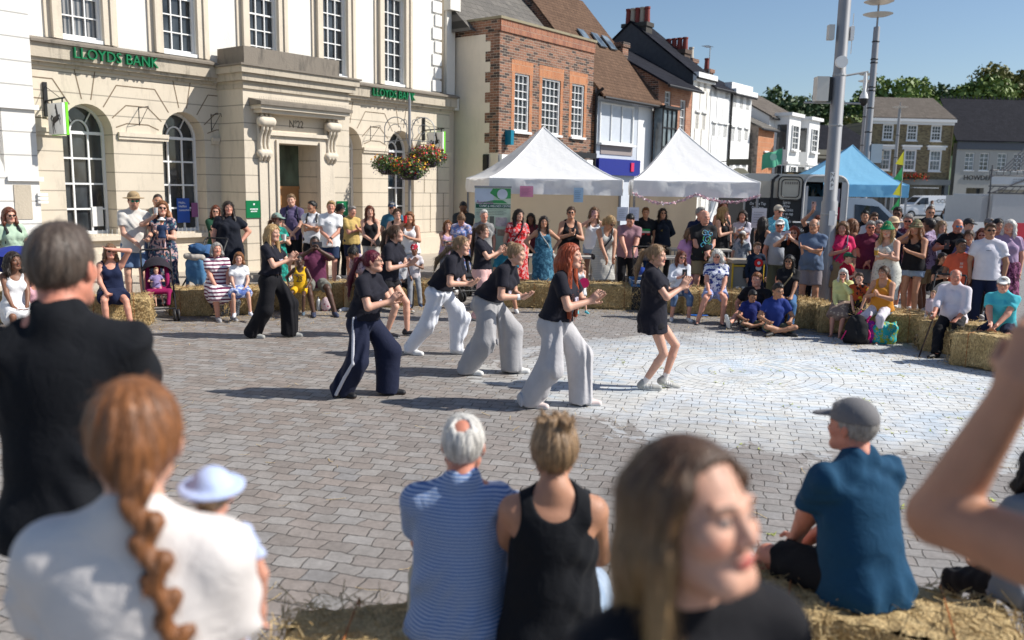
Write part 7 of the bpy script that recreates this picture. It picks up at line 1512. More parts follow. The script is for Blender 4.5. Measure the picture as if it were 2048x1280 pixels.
person('elderly curly white haired woman in a white top with blue flowers and blue shorts', 1437, 500, 13.6, -.15, seat=.42, skin='pink', hair=('curly','white'), hl=.05, bulk=1.25, top=('tee', c_((.70,.72,.80), 'floral', (.04,.06,.25))), bottom=('shorts', c_((.30,.36,.60)), .75), hands=('lap','lap'), feet=(((-.32,-.42,0),-.2),((.12,-.42,0),.1)), acc=(sg,), shoe=('sandal',(.02,.02,.03),(.03,.03,.03)), **W)
person('girl in a puff sleeved pink dress beside the bald man', 1383, 456, 15.7, .2, kid=.5, skin='fair', hair=('long','lightbrown'), hl=.16, top=('sleevedress', c_((.62,.30,.50))), dl=1.2, loose=.03, hands=('down','down'), **W)
k = person('bald man in a black tee with a big neon swirl print', 1413, 421, 15.6, .15, skin='pink', hair=('bald','grey'), top=('tee', c_((.02,.02,.022))), bottom=('shorts', KHAKI), hands=('front','front'), bulk=1.2, belly=.5, feet=(((-.12,.05,0),-.2),((.18,-.30,.38),.2)), knees=((-.1,-1,.2),(.3,-1,.4)), pz=.91)
S_ = S(); rr = np.random.RandomState(3)
def swirl(S_):
    for (cx, cz, r0, n, ph) in ((-.05,-.10,.05,16,0), (.05,-.11,.05,14,2), (.0,-.20,.08,22,1), (.05,-.30,.06,16,3), (-.07,-.29,.05,12,0), (-.03,-.38,.05,10,2)):
        p0 = None
        for i in range(n):
            r_ = r0*(1-i/n*.8); t = i*.55+ph; p = (cx+r_*math.cos(t), 0, cz+r_*math.sin(t))
            if p0: S_.rc(p0, p, .0075, k=.002)
            p0 = p
swirl(S_); Pq, Fq = S_.build(.009); me = mesh_from('print', (Pq*V3(1.15,.35,1.15)+V3(k.C(0, -.205, 0)))*k.s, Fq); mt, nt, b_ = newmat('neon_print'); nt.links.new(ramp(nt, noise(nt, coord(nt), 5, 2), [(.3, (.6,.15,.5)), (.45, (.1,.6,.15)), (.55, (.02,.25,.6)), (.7, (.6,.6,.1))]), b_.inputs['Base Color']); me.materials.append(mt); link('print', me, None, k.E)
person('man whose face and navy shoulder show behind the bald man', 1404, 415, 17.0, .2, skin='pink', hair=('short','grey'), top=('tee', NAVY), bottom=('jeans', BLACK))
k = person('blonde woman in a black sleeveless dress seen side on holding a drink', 1450, 414, 18.6, .9, skin='fair', hair=('long','blonde'), hl=.22, top=('dress', BLACK), dl=1.7, hands=('chest','held'), **W); cup(k, 0, 'clear plastic cup held by the blonde woman in black', (.4,.4,.38))
person('woman with reddish hair hidden behind the blonde in black', 1449, 403, 19.8, .3, skin='pink', hair=('bob','auburn'), top=('tank', BLACK), bottom=('jeans', BLACK), **W)
person('dark haired woman in a pale lilac tee back by the trailer', 1488, 421, 18.6, -.3, skin='pink', hair=('bob','dark'), hl=.06, top=('tee', c_((.50,.48,.56))), bottom=('jeans', c_((.6,.58,.55))), hands=('cross','cross'), acc=(('strap', SG),), **W)
person('child in a white cap seen from behind in a pale patterned top', 1487, 463, 17.4, 2.9, kid=.6, skin='fair', hair=('tied','lightbrown'), hl=.2, top=('tee', c_((.40,.44,.48), 'floral', (.2,.25,.3))), bottom=('shorts', GRY), acc=(('cap', HATW),), **W)
person('woman with very long dark hair seen from the back in a black top', 1530, 434, 17.0, 2.3, skin='tan', hair=('wavy','dark'), hl=.42, top=('tank', BLACK), bottom=('jeans', BLACK), hands=('down','held'), **W)
# ---- audience, right part
k = person('boy in a navy jumper with a round red and white badge print', 1517, 485, 14.9, .05, kid=.8, skin='fair', hair=('short','lightbrown'), top=('long', c_((.012,.022,.045))), bottom=('trousers', NAVY), hands=('down','down'))
for (r_, cc_, zz, dy) in ((.075, (.65,.02,.02), -.19, .172), (.05, (.6,.62,.65), -.31, .168), (.028, (.7,.7,.7), -.19, .176)): m = MB(); m.lathe((0,0,0), [(r_,-.004),(r_,.004)], 20); ob = m.build('print', plain(cc_, .8), k.E); ob.rotation_euler = (math.pi/2,0,0); ob.location = Vector(k.C(0, -dy, zz)*k.s)
XL = dict(knees=((-1,-.3,.25),(1,-.3,.25)), feet=(((.14,-.30,0),.9),((-.14,-.36,0),-.9)))
person('young man in a black tee sitting on the ground with one leg stretched out', 1517, 546, 13.3, -.55, seat=.03, lean=.1, skin='pink', hair=('short','ginger'), top=('tee', BLACK), bottom=('shorts', OLIVE), hands=((( -.28,-.1,-.50),),((.20,-.35,-.3),)), feet=(((-.2,-.80,.03),-.2,-1.1),((.30,-.45,0),.4)), knees=((-.3,-.3,1),(.8,-.3,1)), shoe=('trainer',(.03,.03,.03),(.72,.72,.72)), bulk=1.1)
k = person('small dark haired boy in a navy tee cross legged before the young man', 1508, 581, 12.9, .0, seat=.02, kid=1.1, skin='olive', hair=('short','black'), head=(0,.45,0), lean=.1, top=('tee', c_((.02,.03,.16))), bottom=('shorts', OLIVE), hands=('lap','lap'), shoe=TBK, **XL)
k = person('boy in round glasses and a blue tee cross legged before the woman in black', 1560, 567, 12.5, .0, seat=.02, kid=.9, skin='olive', hair=('short','black'), lean=.1, top=('tee', c_((.02,.04,.20))), bottom=('shorts', OLIVE), hands=('lap','lap'), acc=(('glasses', GL),), shoe=TBK, **XL)
person('seated woman with long black hair, sunglasses, black tee and blue jeans', 1582, 511, 13.2, -.35, seat=.42, skin='olive', hair=('long','black'), hl=.26, top=('tee', BLACK), bottom=('jeans', c_((.06,.14,.28))), hands=('lap','lap'), feet=(((-.10,-.5,0),0),((.12,-.52,0),.2)), acc=(sg, ('strap', KHAKI)), shoe=TW, **W)
person('older man in a beige cap and turquoise patterned shirt by the trailer', 1560, 411, 18.7, .1, skin='pink', hair=('short','grey'), top=('tee', c_((.12,.42,.55), 'spots', (.3,.55,.65))), collar=True, bottom=('shorts', KHAKI), acc=(('cap', plain((.45,.40,.33), .8)), sg), bulk=1.1)
person('old man in a white flat cap and sunglasses wearing a pale grey shirt', 1563, 440, 15.6, .0, skin='red', hair=('short','grey'), top=('tee', c_((.36,.38,.42))), collar=True, bottom=('trousers', OLIVE), hands=('down','down'), acc=(sg, ('cap', HATW)), belly=.4)
k = person('woman with bright red hair in black filming on a lilac phone', 1592, 453, 14.7, -.55, skin='fair', hair=('long','red'), hl=.20, top=('tee', BLACK), bottom=('capri', c_((.10,.15,.30), 'floral', (.6,.6,.6))), hands=('phone','phone'), acc=(sg,), bulk=1.15, **W); phone(k, 0, 'lilac phone held sideways by the red haired woman', (.45,.40,.50), land=True)
person('grey haired man with crossed arms in a slate blue tee and grey shorts', 1632, 438, 14.3, -.45, skin='tan', hair=('balding','grey'), top=('tee', c_((.10,.14,.22))), bottom=('shorts', c_((.22,.20,.22))), hands=('cross','cross'), shoe=TBK, belly=.6, bulk=1.1, head=(-.2,0,0), acc=(('glasses', GL),))
k = person('person holding a pink phone high above the man in slate blue', 1640, 431, 15.9, -.1, skin='tan', hair=('short','auburn'), top=('tee', BLACK), bottom=('jeans', BLACK), hands=('up','down'), **W); phone(k, 0, 'pink cased phone held up above the crowd left of the mast', (.60,.35,.30))
person('woman in a hot pink tee with a striped strap and black bag', 1690, 443, 14.6, -.25, skin='pink', hair=('bob','lightbrown'), hl=.05, top=('tee', c_((.60,.03,.12))), bottom=('skirt', KHAKI, .9), hands=('chest','down'), acc=(('strap', plain((.12,.12,.18), .7), 1),), **W)
person('woman whose long auburn hair shows behind the pink tee', 1706, 438, 16.2, -1.4, skin='fair', hair=('wavy','ginger'), hl=.35, top=('tee', c_((.3,.15,.1))), bottom=('jeans', BLACK), **W)
person('grey haired man in sunglasses and a maroon tee', 1746, 442, 14.9, -.35, skin='red', hair=('short','grey'), top=('tee', c_((.13,.02,.05))), bottom=('shorts', GRY), hands=('front','front'), acc=(sg,), bulk=1.25, belly=.6)
person('grey haired woman tucked behind the man in maroon', 1762, 441, 15.7, -.3, skin='pink', hair=('bob','grey'), hl=.05, top=('tee', c_((.4,.3,.3))), bottom=('jeans', BLACK), **W)
person('boy in a dark green cap and red tee', 1700, 506, 13.9, .75, kid=.7, skin='fair', hair=('short','brown'), top=('tee', c_((.40,.01,.03))), bottom=('shorts', NAVY), hands=('chest','chest'), acc=(('cap', plain((.015,.10,.05), .8)),))
person('white haired woman in sunglasses and a pale yellow cardigan, chin on her hand', 1690, 538, 12.5, -.55, seat=.42, lean=.2, skin='pink', hair=('bob','white'), hl=.13, top=('long', c_((.62,.62,.28))), bottom=('skirt', c_((.25,.18,.15), 'spots', (.5,.4,.3)), 1.05), hands=('lap','chin'), feet=(((-.10,-.46,0),0),((.08,-.48,0),.1)), acc=(sg,), shoe=('sandal',(.3,.18,.12)), bulk=1.1, **W)
person('boy in a black football shirt with yellow and red trim', 1722, 546, 12.3, -.45, seat=.42, lean=.15, kid=.8, skin='fair', hair=('short','brown'), top=('tee', c_((.012,.012,.014), 'floral', (.35,.06,.02), (.5,.35,.02), .5)), bottom=('shorts', BLACK), hands=('lap','lap'), shoe=('trainer',(.02,.02,.05),(.03,.03,.05)))
person('woman in an ochre sleeveless top and white trousers clapping', 1772, 533, 12.0, -.75, seat=.42, lean=.15, skin='tan', hair=('tied','brown'), hl=.1, top=('tank', c_((.58,.24,.03))), deep=False, bottom=('capri', c_((.66,.62,.68))), hands=('clap','clap'), shoe=('sandal',(.05,.04,.04)), bulk=1.25, **W)
person('man with sunglasses in a pale grey tee behind, left of the straw hat', 1752, 425, 17.8, -.3, skin='tan', hair=('short','brown'), top=('tee', c_((.50,.50,.55))), bottom=('jeans', DENIM), acc=(sg,))
person('dark haired man just left of the sunglasses man at the back', 1734, 421, 18.4, -.3, skin='tan', hair=('short','black'), top=('tee', BLACK), bottom=('jeans', DENIM))
k = person('tattooed blonde woman in an emerald bucket hat and white dress holding a beer', 1780, 447, 13.7, -.9, skin='fair', hair=('wavy','blonde'), hl=.2, top=('dress', c_((.60,.60,.55), 'spots', (.4,.4,.36))), dl=1.1, hands=('cross','chest'), acc=(('bucket', plain((.0,.20,.07), .8)),), bulk=1.15, **W); cup(k, 1, 'plastic cup of beer held by the woman in the emerald hat', (.5,.48,.42), liquid=(.45,.25,.04))
person('man in a straw trilby and navy top with white sleeve stripes', 1793, 436, 14.6, -.5, skin='tan', hair=('short','grey'), top=('tee', NAVY), bottom=('shorts', DKDEN), acc=(('hat', plain((.60,.44,.28), .8)),))
person('dark skinned man at the back between the straw trilby and grey hair', 1800, 414, 17.6, -.2, skin='brown', hair=('short','dark'), top=('tee', c_((.4,.35,.35))), bottom=('jeans', BLACK), acc=(sg,))
k = person('grey haired man in sunglasses and a dark floral shirt', 1822, 428, 15.4, -.2, skin='red', hair=('short','grey'), top=('tee', c_((.12,.03,.06), 'floral', (.4,.2,.25), (.05,.08,.12))), collar=True, bottom=('shorts', BLACK), hands=('held','down'), acc=(sg,))
person('woman in a striped bucket hat, black vest and denim shorts, hand to her mouth', 1838, 443, 14.2, -.75, skin='tan', hair=('wavy','ginger'), hl=.15, top=('tank', BLACK), bottom=('briefshorts', LDEN), hands=('mouth','chest'), acc=(('bucket', c_((.30,.28,.16), 'stripe', (.05,.05,.03), None, 1.5)),), **W)
person('man in a lilac floral shirt turned away from the camera', 1863, 437, 14.9, -2.5, skin='brown', hair=('short','dark'), top=('tee', c_((.32,.25,.38), 'floral', (.12,.06,.12), (.5,.4,.5))), bottom=('shorts', KHAKI), hands=('front','down'))
k = person('man in sunglasses and a black tee with white lettering at the back', 1866, 412, 17.9, .0, skin='tan', hair=('buzz','brown'), top=('tee', BLACK), bottom=('jeans', BLACK), acc=(sg,)); shirt_print(k, 'LA SANTA', (.6,.6,.6), .075, -.22, -.17)
person('girl with long fair hair in a pale blue top behind the bald man', 1888, 442, 16.9, -.1, kid=.3, skin='fair', hair=('long','sand'), hl=.2, top=('tee', c_((.50,.56,.62))), bottom=('shorts', GRY), **W)
k = person('bald man with bright blue mirrored sunglasses in a black tee with a phone', 1922, 438, 14.6, -.5, skin='red', hair=('bald','grey'), top=('tee', BLACK), bottom=('shorts', BLACK), hands=('held','down'), acc=(('sunglasses', plain((.0,.25,.55), .1)),), beard=.5, bulk=1.15); phone(k, 0, 'phone held at chest height by the man with blue sunglasses')
person('person in a dark cap with headphones behind the bald man', 1943, 438, 16.3, .5, skin='fair', hair=('short','dark'), top=('tee', c_((.6,.6,.6))), bottom=('jeans', BLACK), acc=(('cap', DARKP),))
person('woman with tied brown hair in a slate top looking at the show', 1944, 460, 14.1, -.4, skin='tan', hair=('tied','brown'), top=('tee', c_((.10,.10,.20))), bottom=('jeans', DKDEN), **W)
person('dark haired girl in black behind the pushchair', 1890, 506, 13.5, .3, kid=.6, skin='tan', hair=('tied','dark'), top=('tee', BLACK), bottom=('jeans', BLACK), hands=('chest','cross'), **W)
k = person('boy in a coral tee with a small white print', 1928, 479, 13.3, -.3, kid=.5, skin='brown', hair=('short','black'), top=('tee', c_((.66,.12,.06))), bottom=('shorts', GRY), hands=('down','down')); shirt_print(k, 'IIII\nIIII', (.7,.6,.55), .05, -.19, -.165, .9)
person('woman in red framed sunglasses by the man in the white tee', 1970, 457, 14.6, -.3, skin='pink', hair=('bob','auburn'), hl=.06, top=('tee', c_((.3,.08,.12))), bottom=('jeans', BLACK), acc=(('sunglasses', plain((.12,.01,.02), .2)),), **W)
k = person('tall tanned man in sunglasses, clean white tee and dark trousers at the right', 1988, 447, 13.1, -.55, skin='olive', hair=('short','brown'), top=('tee', c_((.72,.70,.76))), bottom=('trousers', NAVY), hands=('down','down'), acc=(sg,), bulk=1.05); shirt_print(k, '\u2014', (.02,.02,.05), .09, -.14, -.162)
person('woman with long black hair in a plum top at the right edge', 2003, 438, 14.9, -.3, skin='tan', hair=('long','black'), hl=.25, top=('tee', c_((.14,.05,.09))), bottom=('jeans', BLACK), **W)
person('white haired woman with a flower in her hair at the right edge', 2026, 440, 14.2, -.5, skin='pink', hair=('bob','white'), hl=.12, top=('tee', c_((.35,.25,.38))), bottom=('skirt', c_((.08,.02,.05), 'floral', (.3,.1,.2)), 1.1), bulk=1.2, **W)
person('man in a cap right at the right edge behind the others', 1984, 437, 16.6, -.4, skin='tan', hair=('short','brown'), top=('tee', c_((.2,.2,.25))), bottom=('jeans', BLACK), acc=(('cap', plain((.15,.15,.16), .8)),))
STK = person('man in a white shirt with rolled sleeves and black trousers resting on a walking stick', 1918, 540, 11.15, -.75, seat=.42, lean=.12, skin='red', hair=('balding','grey'), top=('long', c_((.68,.62,.68))), sleeve=1.35, collar=True, bottom=('trousers', BLACK), hands=((( -.16,-.48,-.42), None, .9),'lap'), feet=(((-.02,-.62,0),-.3),((.30,-.40,0),.2)), shoe=('trainer',(.012,.012,.014),(.012,.012,.014)), bulk=1.2, belly=.5, head=(.3,.1,0))
a = STK.world(STK.arms[0][2]); E_ = empty('walking_stick', (a.x-.25, a.y-.2, 0), 0, 'dark walking stick under the hand of the white shirt man', 'stick'); m = MB(); m.tube((0,0,.01),(.25,.2,a.z-.02), .011, n=6); m.tube((.19,.16,a.z),(.31,.24,a.z-.01), .014, n=6); m.build('shaft', plain((.03,.015,.01), .4), E_)
person('man in a white cap, glasses and turquoise polo leaning on his knees', 2014, 556, 10.45, -.75, seat=.42, lean=.3, skin='pink', hair=('short','grey'), top=('tee', c_((.08,.48,.56))), collar=True, bottom=('shorts', NAVY), hands=((( -.02,-.52,-.36), None, .8),((.02,-.52,-.36), None, .8)), feet=(((-.35,-.42,0),-.3),((.28,-.45,0),.3)), acc=(('glasses', GL), ('cap', HATW)), bulk=1.2, head=(.2,0,0))
BB = person('toddler in pink and grey lying back in the cream hooded pushchair', 1868, 592, 11.75, -.65, seat=.48, kid=1.6, lean=-.5, skin='fair', hair=('short','sand'), top=('long', c_((.55,.45,.48))), bottom=('leggings', c_((.5,.5,.52))), hands=('lap','lap'), feet=(((-.12,-.62,.62),0,.5),((.12,-.62,.60),0,.5)), shoe=('trainer',(.6,.4,.42),(.6,.4,.42)))
# ---- walkers far off
FG_ = 'people crossing the road in the distance'
for (x, y, f_, sk, hr, tc, bc, fem, l) in ((1866, 401, .3, 'fair', ('long','ginger'), (.4,.42,.42), (.4,.4,.4), True, 'far off girl with ginger hair and raised elbow'), (1893, 411, 2.8, 'tan', ('long','black'), (.02,.02,.02), (.35,.42,.5), True, 'far off girl in black top and pale jeans'), (1909, 403, .2, 'fair', ('short','brown'), (.02,.02,.025), (.3,.35,.4), False, 'far off boy in black between two girls'), (1916, 404, 2.6, 'tan', ('tied','brown'), (.55,.58,.66), (.01,.01,.01), True, 'far off girl in white top and black shorts'), (1938, 401, .0, 'tan', ('short','dark'), (.6,.66,.72), (.28,.40,.52), False, 'far off man in white tee and light blue shorts'), (1951, 408, -.9, 'olive', ('short','dark'), (.03,.04,.03), (.02,.04,.03), False, 'far off child in dark green clothes')):
    person(l, x, y, 66, f_, skin=sk, hair=hr, top=('tee', c_(tc)), bottom=('shorts' if not fem or bc[0] < .1 else 'jeans', c_(bc)), fem=fem, vox=.035, group=FG_)
# ---- foreground, backs to the camera
person('back of the man in a black polo with thinning hair, near left', 88, 452, 2.6, math.pi-.02, skin='red', hair=('short','pepper'), top=('tee', c_((.008,.009,.012))), collar=True, bottom=('jeans', c_((.03,.035,.05))), hands=('front','front'), bulk=.96, capt=.009, head=(.0,.0,0), vox=.006, group='spectators nearest the camera')
person('woman in a white tee with a thick ginger plait down her back', 226, 784, 1.54, math.pi+.30, skin='fair', hair=('braid','ginger'), hl=.60, top=('tee', c_((.66,.62,.60))), bottom=('jeans', DKDEN), hands=('front','chest'), bulk=1.0, vox=.006, loose=.022, group='spectators nearest the camera', **W)
person('baby in a frilly pale blue bonnet held against the shoulder of the plaited woman', 412, 942, 1.66, math.pi+.3, h=.62, kid=2., skin='pink', hair=('buzz','sand'), top=('tee', c_((.45,.52,.75))), bottom=('leggings', c_((.5,.55,.75))), hands=('down','down'), acc=(('sunhat', c_((.45,.54,.80))),), ground=.895, vox=.007, shoe=None)
person('back of the white haired man with a bald crown in a blue pinstriped tee', 925, 845, 3.12, math.pi-.05, seat=.38, skin='red', hair=('short','white'), crown=1, top=('tee', c_((.10,.19,.42), 'stripe', (.48,.56,.70), None, 4.2)), bottom=('shorts', c_((.42,.38,.30))), lean=.18, hands=((( -.12,-.40,-.40),),((.12,-.40,-.40),)), feet=(((-.38,-.36,0),-.4),((.30,-.42,0),.3)), bulk=1.1, hem=-.10, vox=.0055, group='spectators nearest the camera')
person('woman with cropped silver blonde hair in a black vest, seen from behind', 1112, 855, 2.98, math.pi+.02, seat=.40, skin='tan', hair=('spiky','sand'), top=('tank', c_((.010,.011,.014))), bottom=('jeans', LDEN), lean=.12, hands=((( -.10,-.38,-.38),),((.10,-.38,-.38),)), feet=(((-.36,-.36,0),-.4),((.20,-.42,0),.3)), vox=.0055, group='spectators nearest the camera', **W)
person('young woman with long brown to blonde hair turning her face to the right, very close', 1418, 918, 1.2, .62, skin='fair', hair=('long','brown'), hair2=(.36,.22,.095), hl=.36, hw=1.05, capt=.010, hairline=.004, top=('tee', BLACK), bottom=('jeans', BLACK), head=(.08,-.20,.04), hands=('down','down'), vox=.0055, group='spectators nearest the camera', **W)
person('back of the man in a grey baseball cap and petrol blue tee', 1722, 812, 3.45, math.pi+.35, seat=.42, skin='red', hair=('short','grey'), top=('tee', c_((.010,.055,.115))), bottom=('shorts', c_((.010,.010,.012))), lean=.22, head=(.35,.0,0), hands=((( -.05,-.42,-.42),),((.05,-.42,-.42),)), feet=(((-.25,-.42,0),-.2),((.30,-.46,0),.3)), bulk=1.2, acc=(('cap', plain((.16,.155,.16), .8)),), vox=.0055, group='spectators nearest the camera')
person('person lifting bare arms to take a photo, cut off by the right edge', 2565, 690, 1.2, math.pi+.4, skin='tan', hair=('long','dark'), top=('tank', c_((.008,.008,.010))), bottom=('jeans', BLACK), hands=((( -.10,-.30,.20),(0,-.1,1),.6),((.16,-.22,.16),(-.35,-.1,1),.6)), elb=((-1,-.3,-.3),(.4,-1,-1.2)), bulk=1.4, vox=.006, group='spectators nearest the camera', **W)
person('seated dark haired spectator mostly hidden behind the raised bare arm', 2098, 905, 3.4, math.pi+.2, seat=.42, skin='tan', hair=('curly','dark'), hl=.1, top=('tee', GRY), bottom=('jeans', BLACK), hands=('lap','lap'), group='spectators nearest the camera', **W)
# ------------------------------------------------------------------ belongings
def pushchair(label, x, y, rz, hood, seatc, frame=IRON, sc=1., hoodf=.6):
    E = empty('pushchair', (x, y, 0), rz, label, 'pushchair'); m = MB()
    for g in (-1, 1): m.path([(g*.22,.42,1.02),(g*.22,.22,.72),(g*.22,-.38,.12)], .014, 6); m.path([(g*.22,.28,.10),(g*.22,-.02,.46)], .014, 6); m.path([(g*.22,.42,1.02),(g*.20,.46,1.05)], .016, 6)
    m.tube((-.2,.46,1.05),(.2,.46,1.05), .017, n=6); m.tube((-.22,-.30,.19),(.22,-.30,.19), .012, n=5); m.tube((-.22,.22,.16),(.22,.22,.16), .012, n=5); m.build('frame', frame, E)
    S_ = S(); S_.rc((-.15,-.12,.44),(.15,-.12,.44), .045, k=.03); S_.rc((-.15,.08,.42),(.15,.08,.42), .05, k=.05); S_.rc((-.15,.10,.45),(-.14,.26,.86), .035, k=.05); S_.rc((.15,.10,.45),(.14,.26,.86), .035, k=.05); S_.rc((0,.10,.45),(0,.27,.86), .05, k=.08); S_.rc((-.14,-.17,.40),(-.12,-.22,.25), .03, k=.03); S_.rc((.14,-.17,.40),(.12,-.22,.25), .03, k=.03); Pq, Fq = S_.build(.014); me = mesh_from('seat', Pq, Fq); me.materials.append(seatc); link('seat', me, None, E)
    m = MB(); vs = []; n1, n2 = 12, 10
    for i in range(n1+1):
        a = .62+2.2*i/n1
        for j in range(n2+1): t = math.pi*j/n2; r_ = .29+.012*abs(math.sin(a*3)); vs.append((.235*math.cos(t), .22-r_*math.sin(t)*math.cos(a)*hoodf*1.2-.0, .66+r_*math.sin(t)*math.sin(a)))
    m.add(vs, [(i*(n2+1)+j, i*(n2+1)+j+1, (i+1)*(n2+1)+j+1, (i+1)*(n2+1)+j) for i in range(n1) for j in range(n2)]); m.build('hood', hood, E, smooth=True)
    for (wx, wy) in ((-.22,-.38),(.22,-.38),(-.22,.28),(.22,.28)):
        for o_ in (-.03, .03): m = MB(); m.lathe((0,0,0), [(.03,-.018),(.085,-.018),(.095,0),(.085,.018),(.03,.018)], 14); ob = m.build('wheel', DARKP, E, smooth=True); ob.rotation_euler = (0, math.pi/2, 0); ob.location = (wx+o_, wy, .096)
    S_ = S(); S_.el((0,.08,.24), (.17,.17,.07)); Pq, Fq = S_.build(.016); me = mesh_from('basket', Pq, Fq); me.materials.append(DARKP); link('basket', me, None, E); E.scale = (sc, sc, sc); return E
pc = at(318, 600, 12.95); pushchair('black pushchair with a dark round hood holding the barefoot toddler', pc.x-.02, 13.0, .45, c_((.025,.022,.03)), c_((.25,.01,.08)), sc=.98)
pc = at(395, 560, 14.6); pushchair('blue draped pushchair loaded with bags behind the elderly woman', pc.x, 14.8, -.3, c_((.06,.14,.30)), c_((.10,.20,.34)), sc=1.05)
pc = at(1880, 600, 12.2); pushchair('pushchair with a pale grey cream hood on the right', pc.x-.08, 11.95, -.65, c_((.36,.36,.34)), c_((.10,.09,.10)), sc=.92)
pc = at(940, 560, 16); pushchair('dark pushchair behind the white trousered dancer', pc.x-.1, 15.9, .5, c_((.03,.04,.05)), c_((.03,.03,.035)))
pc = at(1290, 560, 15.8); pushchair('dark pushchair with a cool box under the two people leaning down', pc.x, 15.4, .1, c_((.02,.02,.03)), c_((.02,.05,.12)))
blob('pile_of_bags', 'blue and beige bags and coats heaped on the blue pushchair', 'bags', (at(395,520,14.6).x, 14.55, .72), [('coat', c_((.06,.16,.30), 'denim', (.12,.25,.40)), lambda s: (s.el((0,0,-.02),(.19,.15,.14)), s.el((.06,-.08,-.20),(.12,.08,.22),k=.05), s.el((-.08,-.06,-.16),(.09,.09,.16),k=.04), s.rc((.1,-.1,.05),(.14,-.1,-.38),.05,.03,k=.03))), ('bag', c_((.42,.38,.33)), lambda s: (s.rc((-.13,-.08,.12),(.13,-.09,.10),.055,k=.04), s.el((.02,-.12,.10),(.10,.05,.05)))), ('rucksack', c_((.03,.08,.18)), lambda s: (s.el((.02,0,.24),(.15,.11,.10)), s.rc((-.1,-.08,.3),(.1,-.1,.22),.02)))])
# umbrella
P = at(35, 476, 11.9); E_ = empty('umbrella', (P.x-.1, 12.2, 1.25), 0, 'open royal blue umbrella resting low at the left edge', 'umbrella'); m = MB(); vs = [(0,0,.18)]; n = 16
for j in range(1, 7):
    for i in range(n): a = 2*math.pi*i/n; r_ = .52*j/6*(1-.05*(i%2)*(j/6)); vs.append((r_*math.cos(a), r_*math.sin(a), .18-.26*(j/6)**2))
m.add(vs, [(0, 1+i, 1+(i+1)%n) for i in range(n)]+[(1+(j-1)*n+i, 1+j*n+i, 1+j*n+(i+1)%n, 1+(j-1)*n+(i+1)%n) for j in range(1, 6) for i in range(n)]); ob = m.build('canopy', c_((.015,.03,.22)), E_, smooth=True); ob.location = (0,0,-.12)
m = MB(); m.tube((0,0,-1.0),(0,0,.14), .008, n=6); m.build('shaft', IRON, E_); E_.rotation_euler = (-.35, 0, 0)
E_.location.z = 1.06; E_.scale = (1.15, 1.15, 1.15)
# handbag and other bags
g = G(447, 634); blob('handbag', 'checked dark tote bag with tan handles on the ground at the striped dress', 'handbag', (g.x, g.y+.1, .0), [('bag_body', c_((.035,.04,.05), 'check', (.10,.11,.13), None, 1.6), lambda s: (s.rc((-.15,0,.03),(.15,0,.03),.05,k=.02), s.rc((-.19,0,.22),(.19,0,.22),.035,k=.06), s.rc((-.16,0,.06),(-.19,0,.22),.045,k=.05), s.rc((.16,0,.06),(.19,0,.22),.045,k=.05), s.rc((0,0,.06),(0,0,.22),.05,k=.08), s.rc((-.08,0,.06),(-.09,0,.22),.05,k=.08), s.rc((.08,0,.06),(.09,0,.22),.05,k=.08))), ('handle', plain((.40,.12,.03), .5), lambda s: [s.rc((-.09+.09*(1-math.cos(t))*1., -.03, .24+.22*math.sin(t)), (-.09+.09*(1-math.cos(t+.4)), -.03, .24+.22*math.sin(t+.4)), .010, k=.002) for t in np.arange(0, 2.9, .4)])], .2)
g = G(652, 622); blob('bag', 'small pink spotted cloth bag on the ground by the filming man', 'bag', (g.x, g.y, 0), [('bag_body', c_((.66,.52,.56), 'spots', (.35,.05,.12)), lambda s: (s.el((0,0,.11),(.09,.06,.13)), s.rc((.04,0,.2),(.08,0,.28),.02)))])
g = G(637, 622); blob('water_bottle', 'clear water bottle beside the pink spotted bag', 'bottle', (g.x, g.y, 0), [('plastic', plain((.45,.48,.5), .15), lambda s: (s.rc((0,0,.035),(0,0,.16),.035,k=.01), s.rc((0,0,.17),(0,0,.23),.014,k=.03)))], vox=.008)
g = G(1717, 690); blob('backpack', 'black rucksack with hot pink straps standing on the setts', 'rucksack', (g.x, g.y+.1, 0), [('bag_body', c_((.015,.015,.018)), lambda s: (s.el((0,0,.20),(.16,.12,.22)), s.rc((-.12,0,.05),(.12,0,.05),.06,k=.05), s.el((.02,-.08,.14),(.12,.07,.10),k=.03))), ('strap', plain((.65,.01,.16), .6), lambda s: [s.rc((.14+.03*math.sin(i), -.03, .06+.05*i), (.14+.03*math.sin(i+1), -.03, .11+.05*i), .018, k=.004) for i in range(7)]+[s.rc((-.02,0,.40),(.04,0,.47),.014), s.rc((-.2,-.05,.05),(-.05,-.05,.38),.010)])], -.3)
g = G(1742, 688); blob('sequin_bag', 'glittery pink purple bag leaning on the black rucksack', 'bag', (g.x, g.y+.05, 0), [('bag_body', c_((.45,.02,.25), 'floral', (.15,.03,.35), (.65,.2,.3), 2.), lambda s: s.el((0,0,.16),(.10,.08,.17)))])
g = G(1772, 690); blob('carrier_bag', 'turquoise and green patterned carrier bag on the setts', 'bag', (g.x, g.y+.08, 0), [('bag_body', c_((.03,.42,.45), 'floral', (.30,.42,.06), (.60,.45,.12), 1.2), lambda s: (s.rc((-.11,0,.05),(.11,0,.05),.06,k=.03), s.rc((-.13,0,.22),(.13,0,.22),.05,k=.08), s.rc((0,0,.1),(0,0,.24),.08,k=.08), s.rc((-.1,0,.08),(-.12,0,.22),.06,k=.06), s.rc((.1,0,.08),(.12,0,.22),.06,k=.06), s.rc((.10,0,.25),(.15,0,.31),.02)))], .1)
g = G(1365, 632); blob('flattened_bag', 'flat royal blue plastic bag on the ground before the white haired woman', 'bag', (g.x+.25, g.y, .0), [('sheet', plain((.02,.12,.45), .5), lambda s: s.el((0,0,.02),(.20,.07,.015)))], vox=.008)
g = at(1112, 520, 15.9)
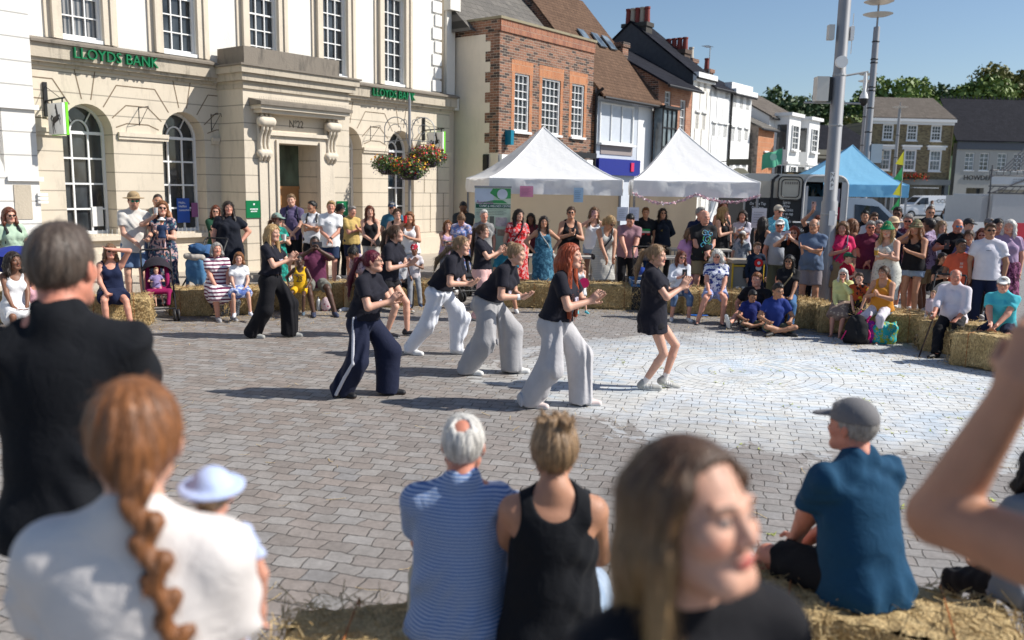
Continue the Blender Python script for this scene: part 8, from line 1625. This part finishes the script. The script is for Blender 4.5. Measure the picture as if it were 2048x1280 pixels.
# generator box with yellow frame
g = at(1497, 560, 14.8); E_ = empty('control_unit', (g.x, 15.2, 0), 0, 'grey machine box in a yellow frame left of the boy in navy', 'machine'); m = MB(); m.box(-.22, .28, -.2, .2, .12, .82); m.build('casing', plain((.22,.22,.20), .6), E_); m = MB(); m.box(-.26, .32, -.25, .25, .84, .90); m.build('wooden_top', plain((.35,.30,.24), .8, var=.3), E_); m = MB()
for x in (-.24, .30):
    for y in (-.22, .22): m.tube((x,y,.0),(x,y,.84), .018, n=6)
m.tube((-.24,-.22,.80),(.30,-.22,.80), .018, n=6); m.tube((-.24,-.22,.1),(.30,-.22,.1), .018, n=6); m.build('yellow_frame', plain((.52,.34,.02), .5), E_)
m = MB(); m.box(-.05, .15, -.215, -.201, .58, .72); m.build('display', IRON, E_); m = MB()
for i in range(4): m.lathe((0,0,0), [(.0,0)], 3) if False else m.box(-.16+i*.1, -.11+i*.1, -.225, -.201, .38, .43)
m.build('knob', WHITE2, E_)
g = at(1283, 560, 15.0); E_ = empty('cool_box', (g.x+.05, 14.95, 0), 0, 'open blue tray with white paper on the ground by the bale', 'box'); m = MB(); m.box(-.26, .26, -.18, .18, .42, .46); m.box(-.26, .26, .16, .18, .46, .56); m.box(-.26, -.24, -.18, .18, .46, .54); m.box(.24, .26, -.18, .18, .46, .54); m.build('tray', plain((.02,.10,.24), .4), E_); m = MB(); m.obox((0,-.02,.49), (.4,.22,.03), Rz_(.2)); m.build('paper', PAPER, E_); m = MB(); m.box(-.24,.24,-.16,.16,.003,.42); m.build('base', DARKP, E_)
E_ = empty('helmet', (g.x+.02, 15.2, .58), 0, 'blue and silver ball shaped helmet on the blue tray', 'helmet'); S_ = S(); S_.el((0,0,.05),(.12,.13,.10),cuts=[(V3(0,0,0),V3(0,0,-1))]); Pq, Fq = S_.build(.012); me = mesh_from('shell', Pq, Fq); me.materials.append(plain((.02,.05,.25), .2)); link('shell', me, None, E_); S_ = S(); S_.el((0,-.02,.0),(.13,.13,.03)); Pq, Fq = S_.build(.012); me = mesh_from('rim', Pq, Fq); me.materials.append(STEEL); link('rim', me, None, E_)
E_ = empty('clothes_rack', (4.05, 18.2, 0), 0, 'dark ironwork display rack on the table in the right gazebo', 'rack'); m = MB()
for i in range(9): m.tube((-.55+i*.14,-.1,.5),(-.55+i*.14,-.1,.84), .02, n=5)
m.tube((-.6,-.1,.84),(.6,-.1,.84), .02, n=5); m.tube((-.5,0,.86),(.5,0,.4), .02, n=5); m.build('bars', IRON, E_)
E_ = empty('camera', (.12, 2.95, .62), .3, 'black compact camera held on the knee of the striped tee man', 'camera') if False else None
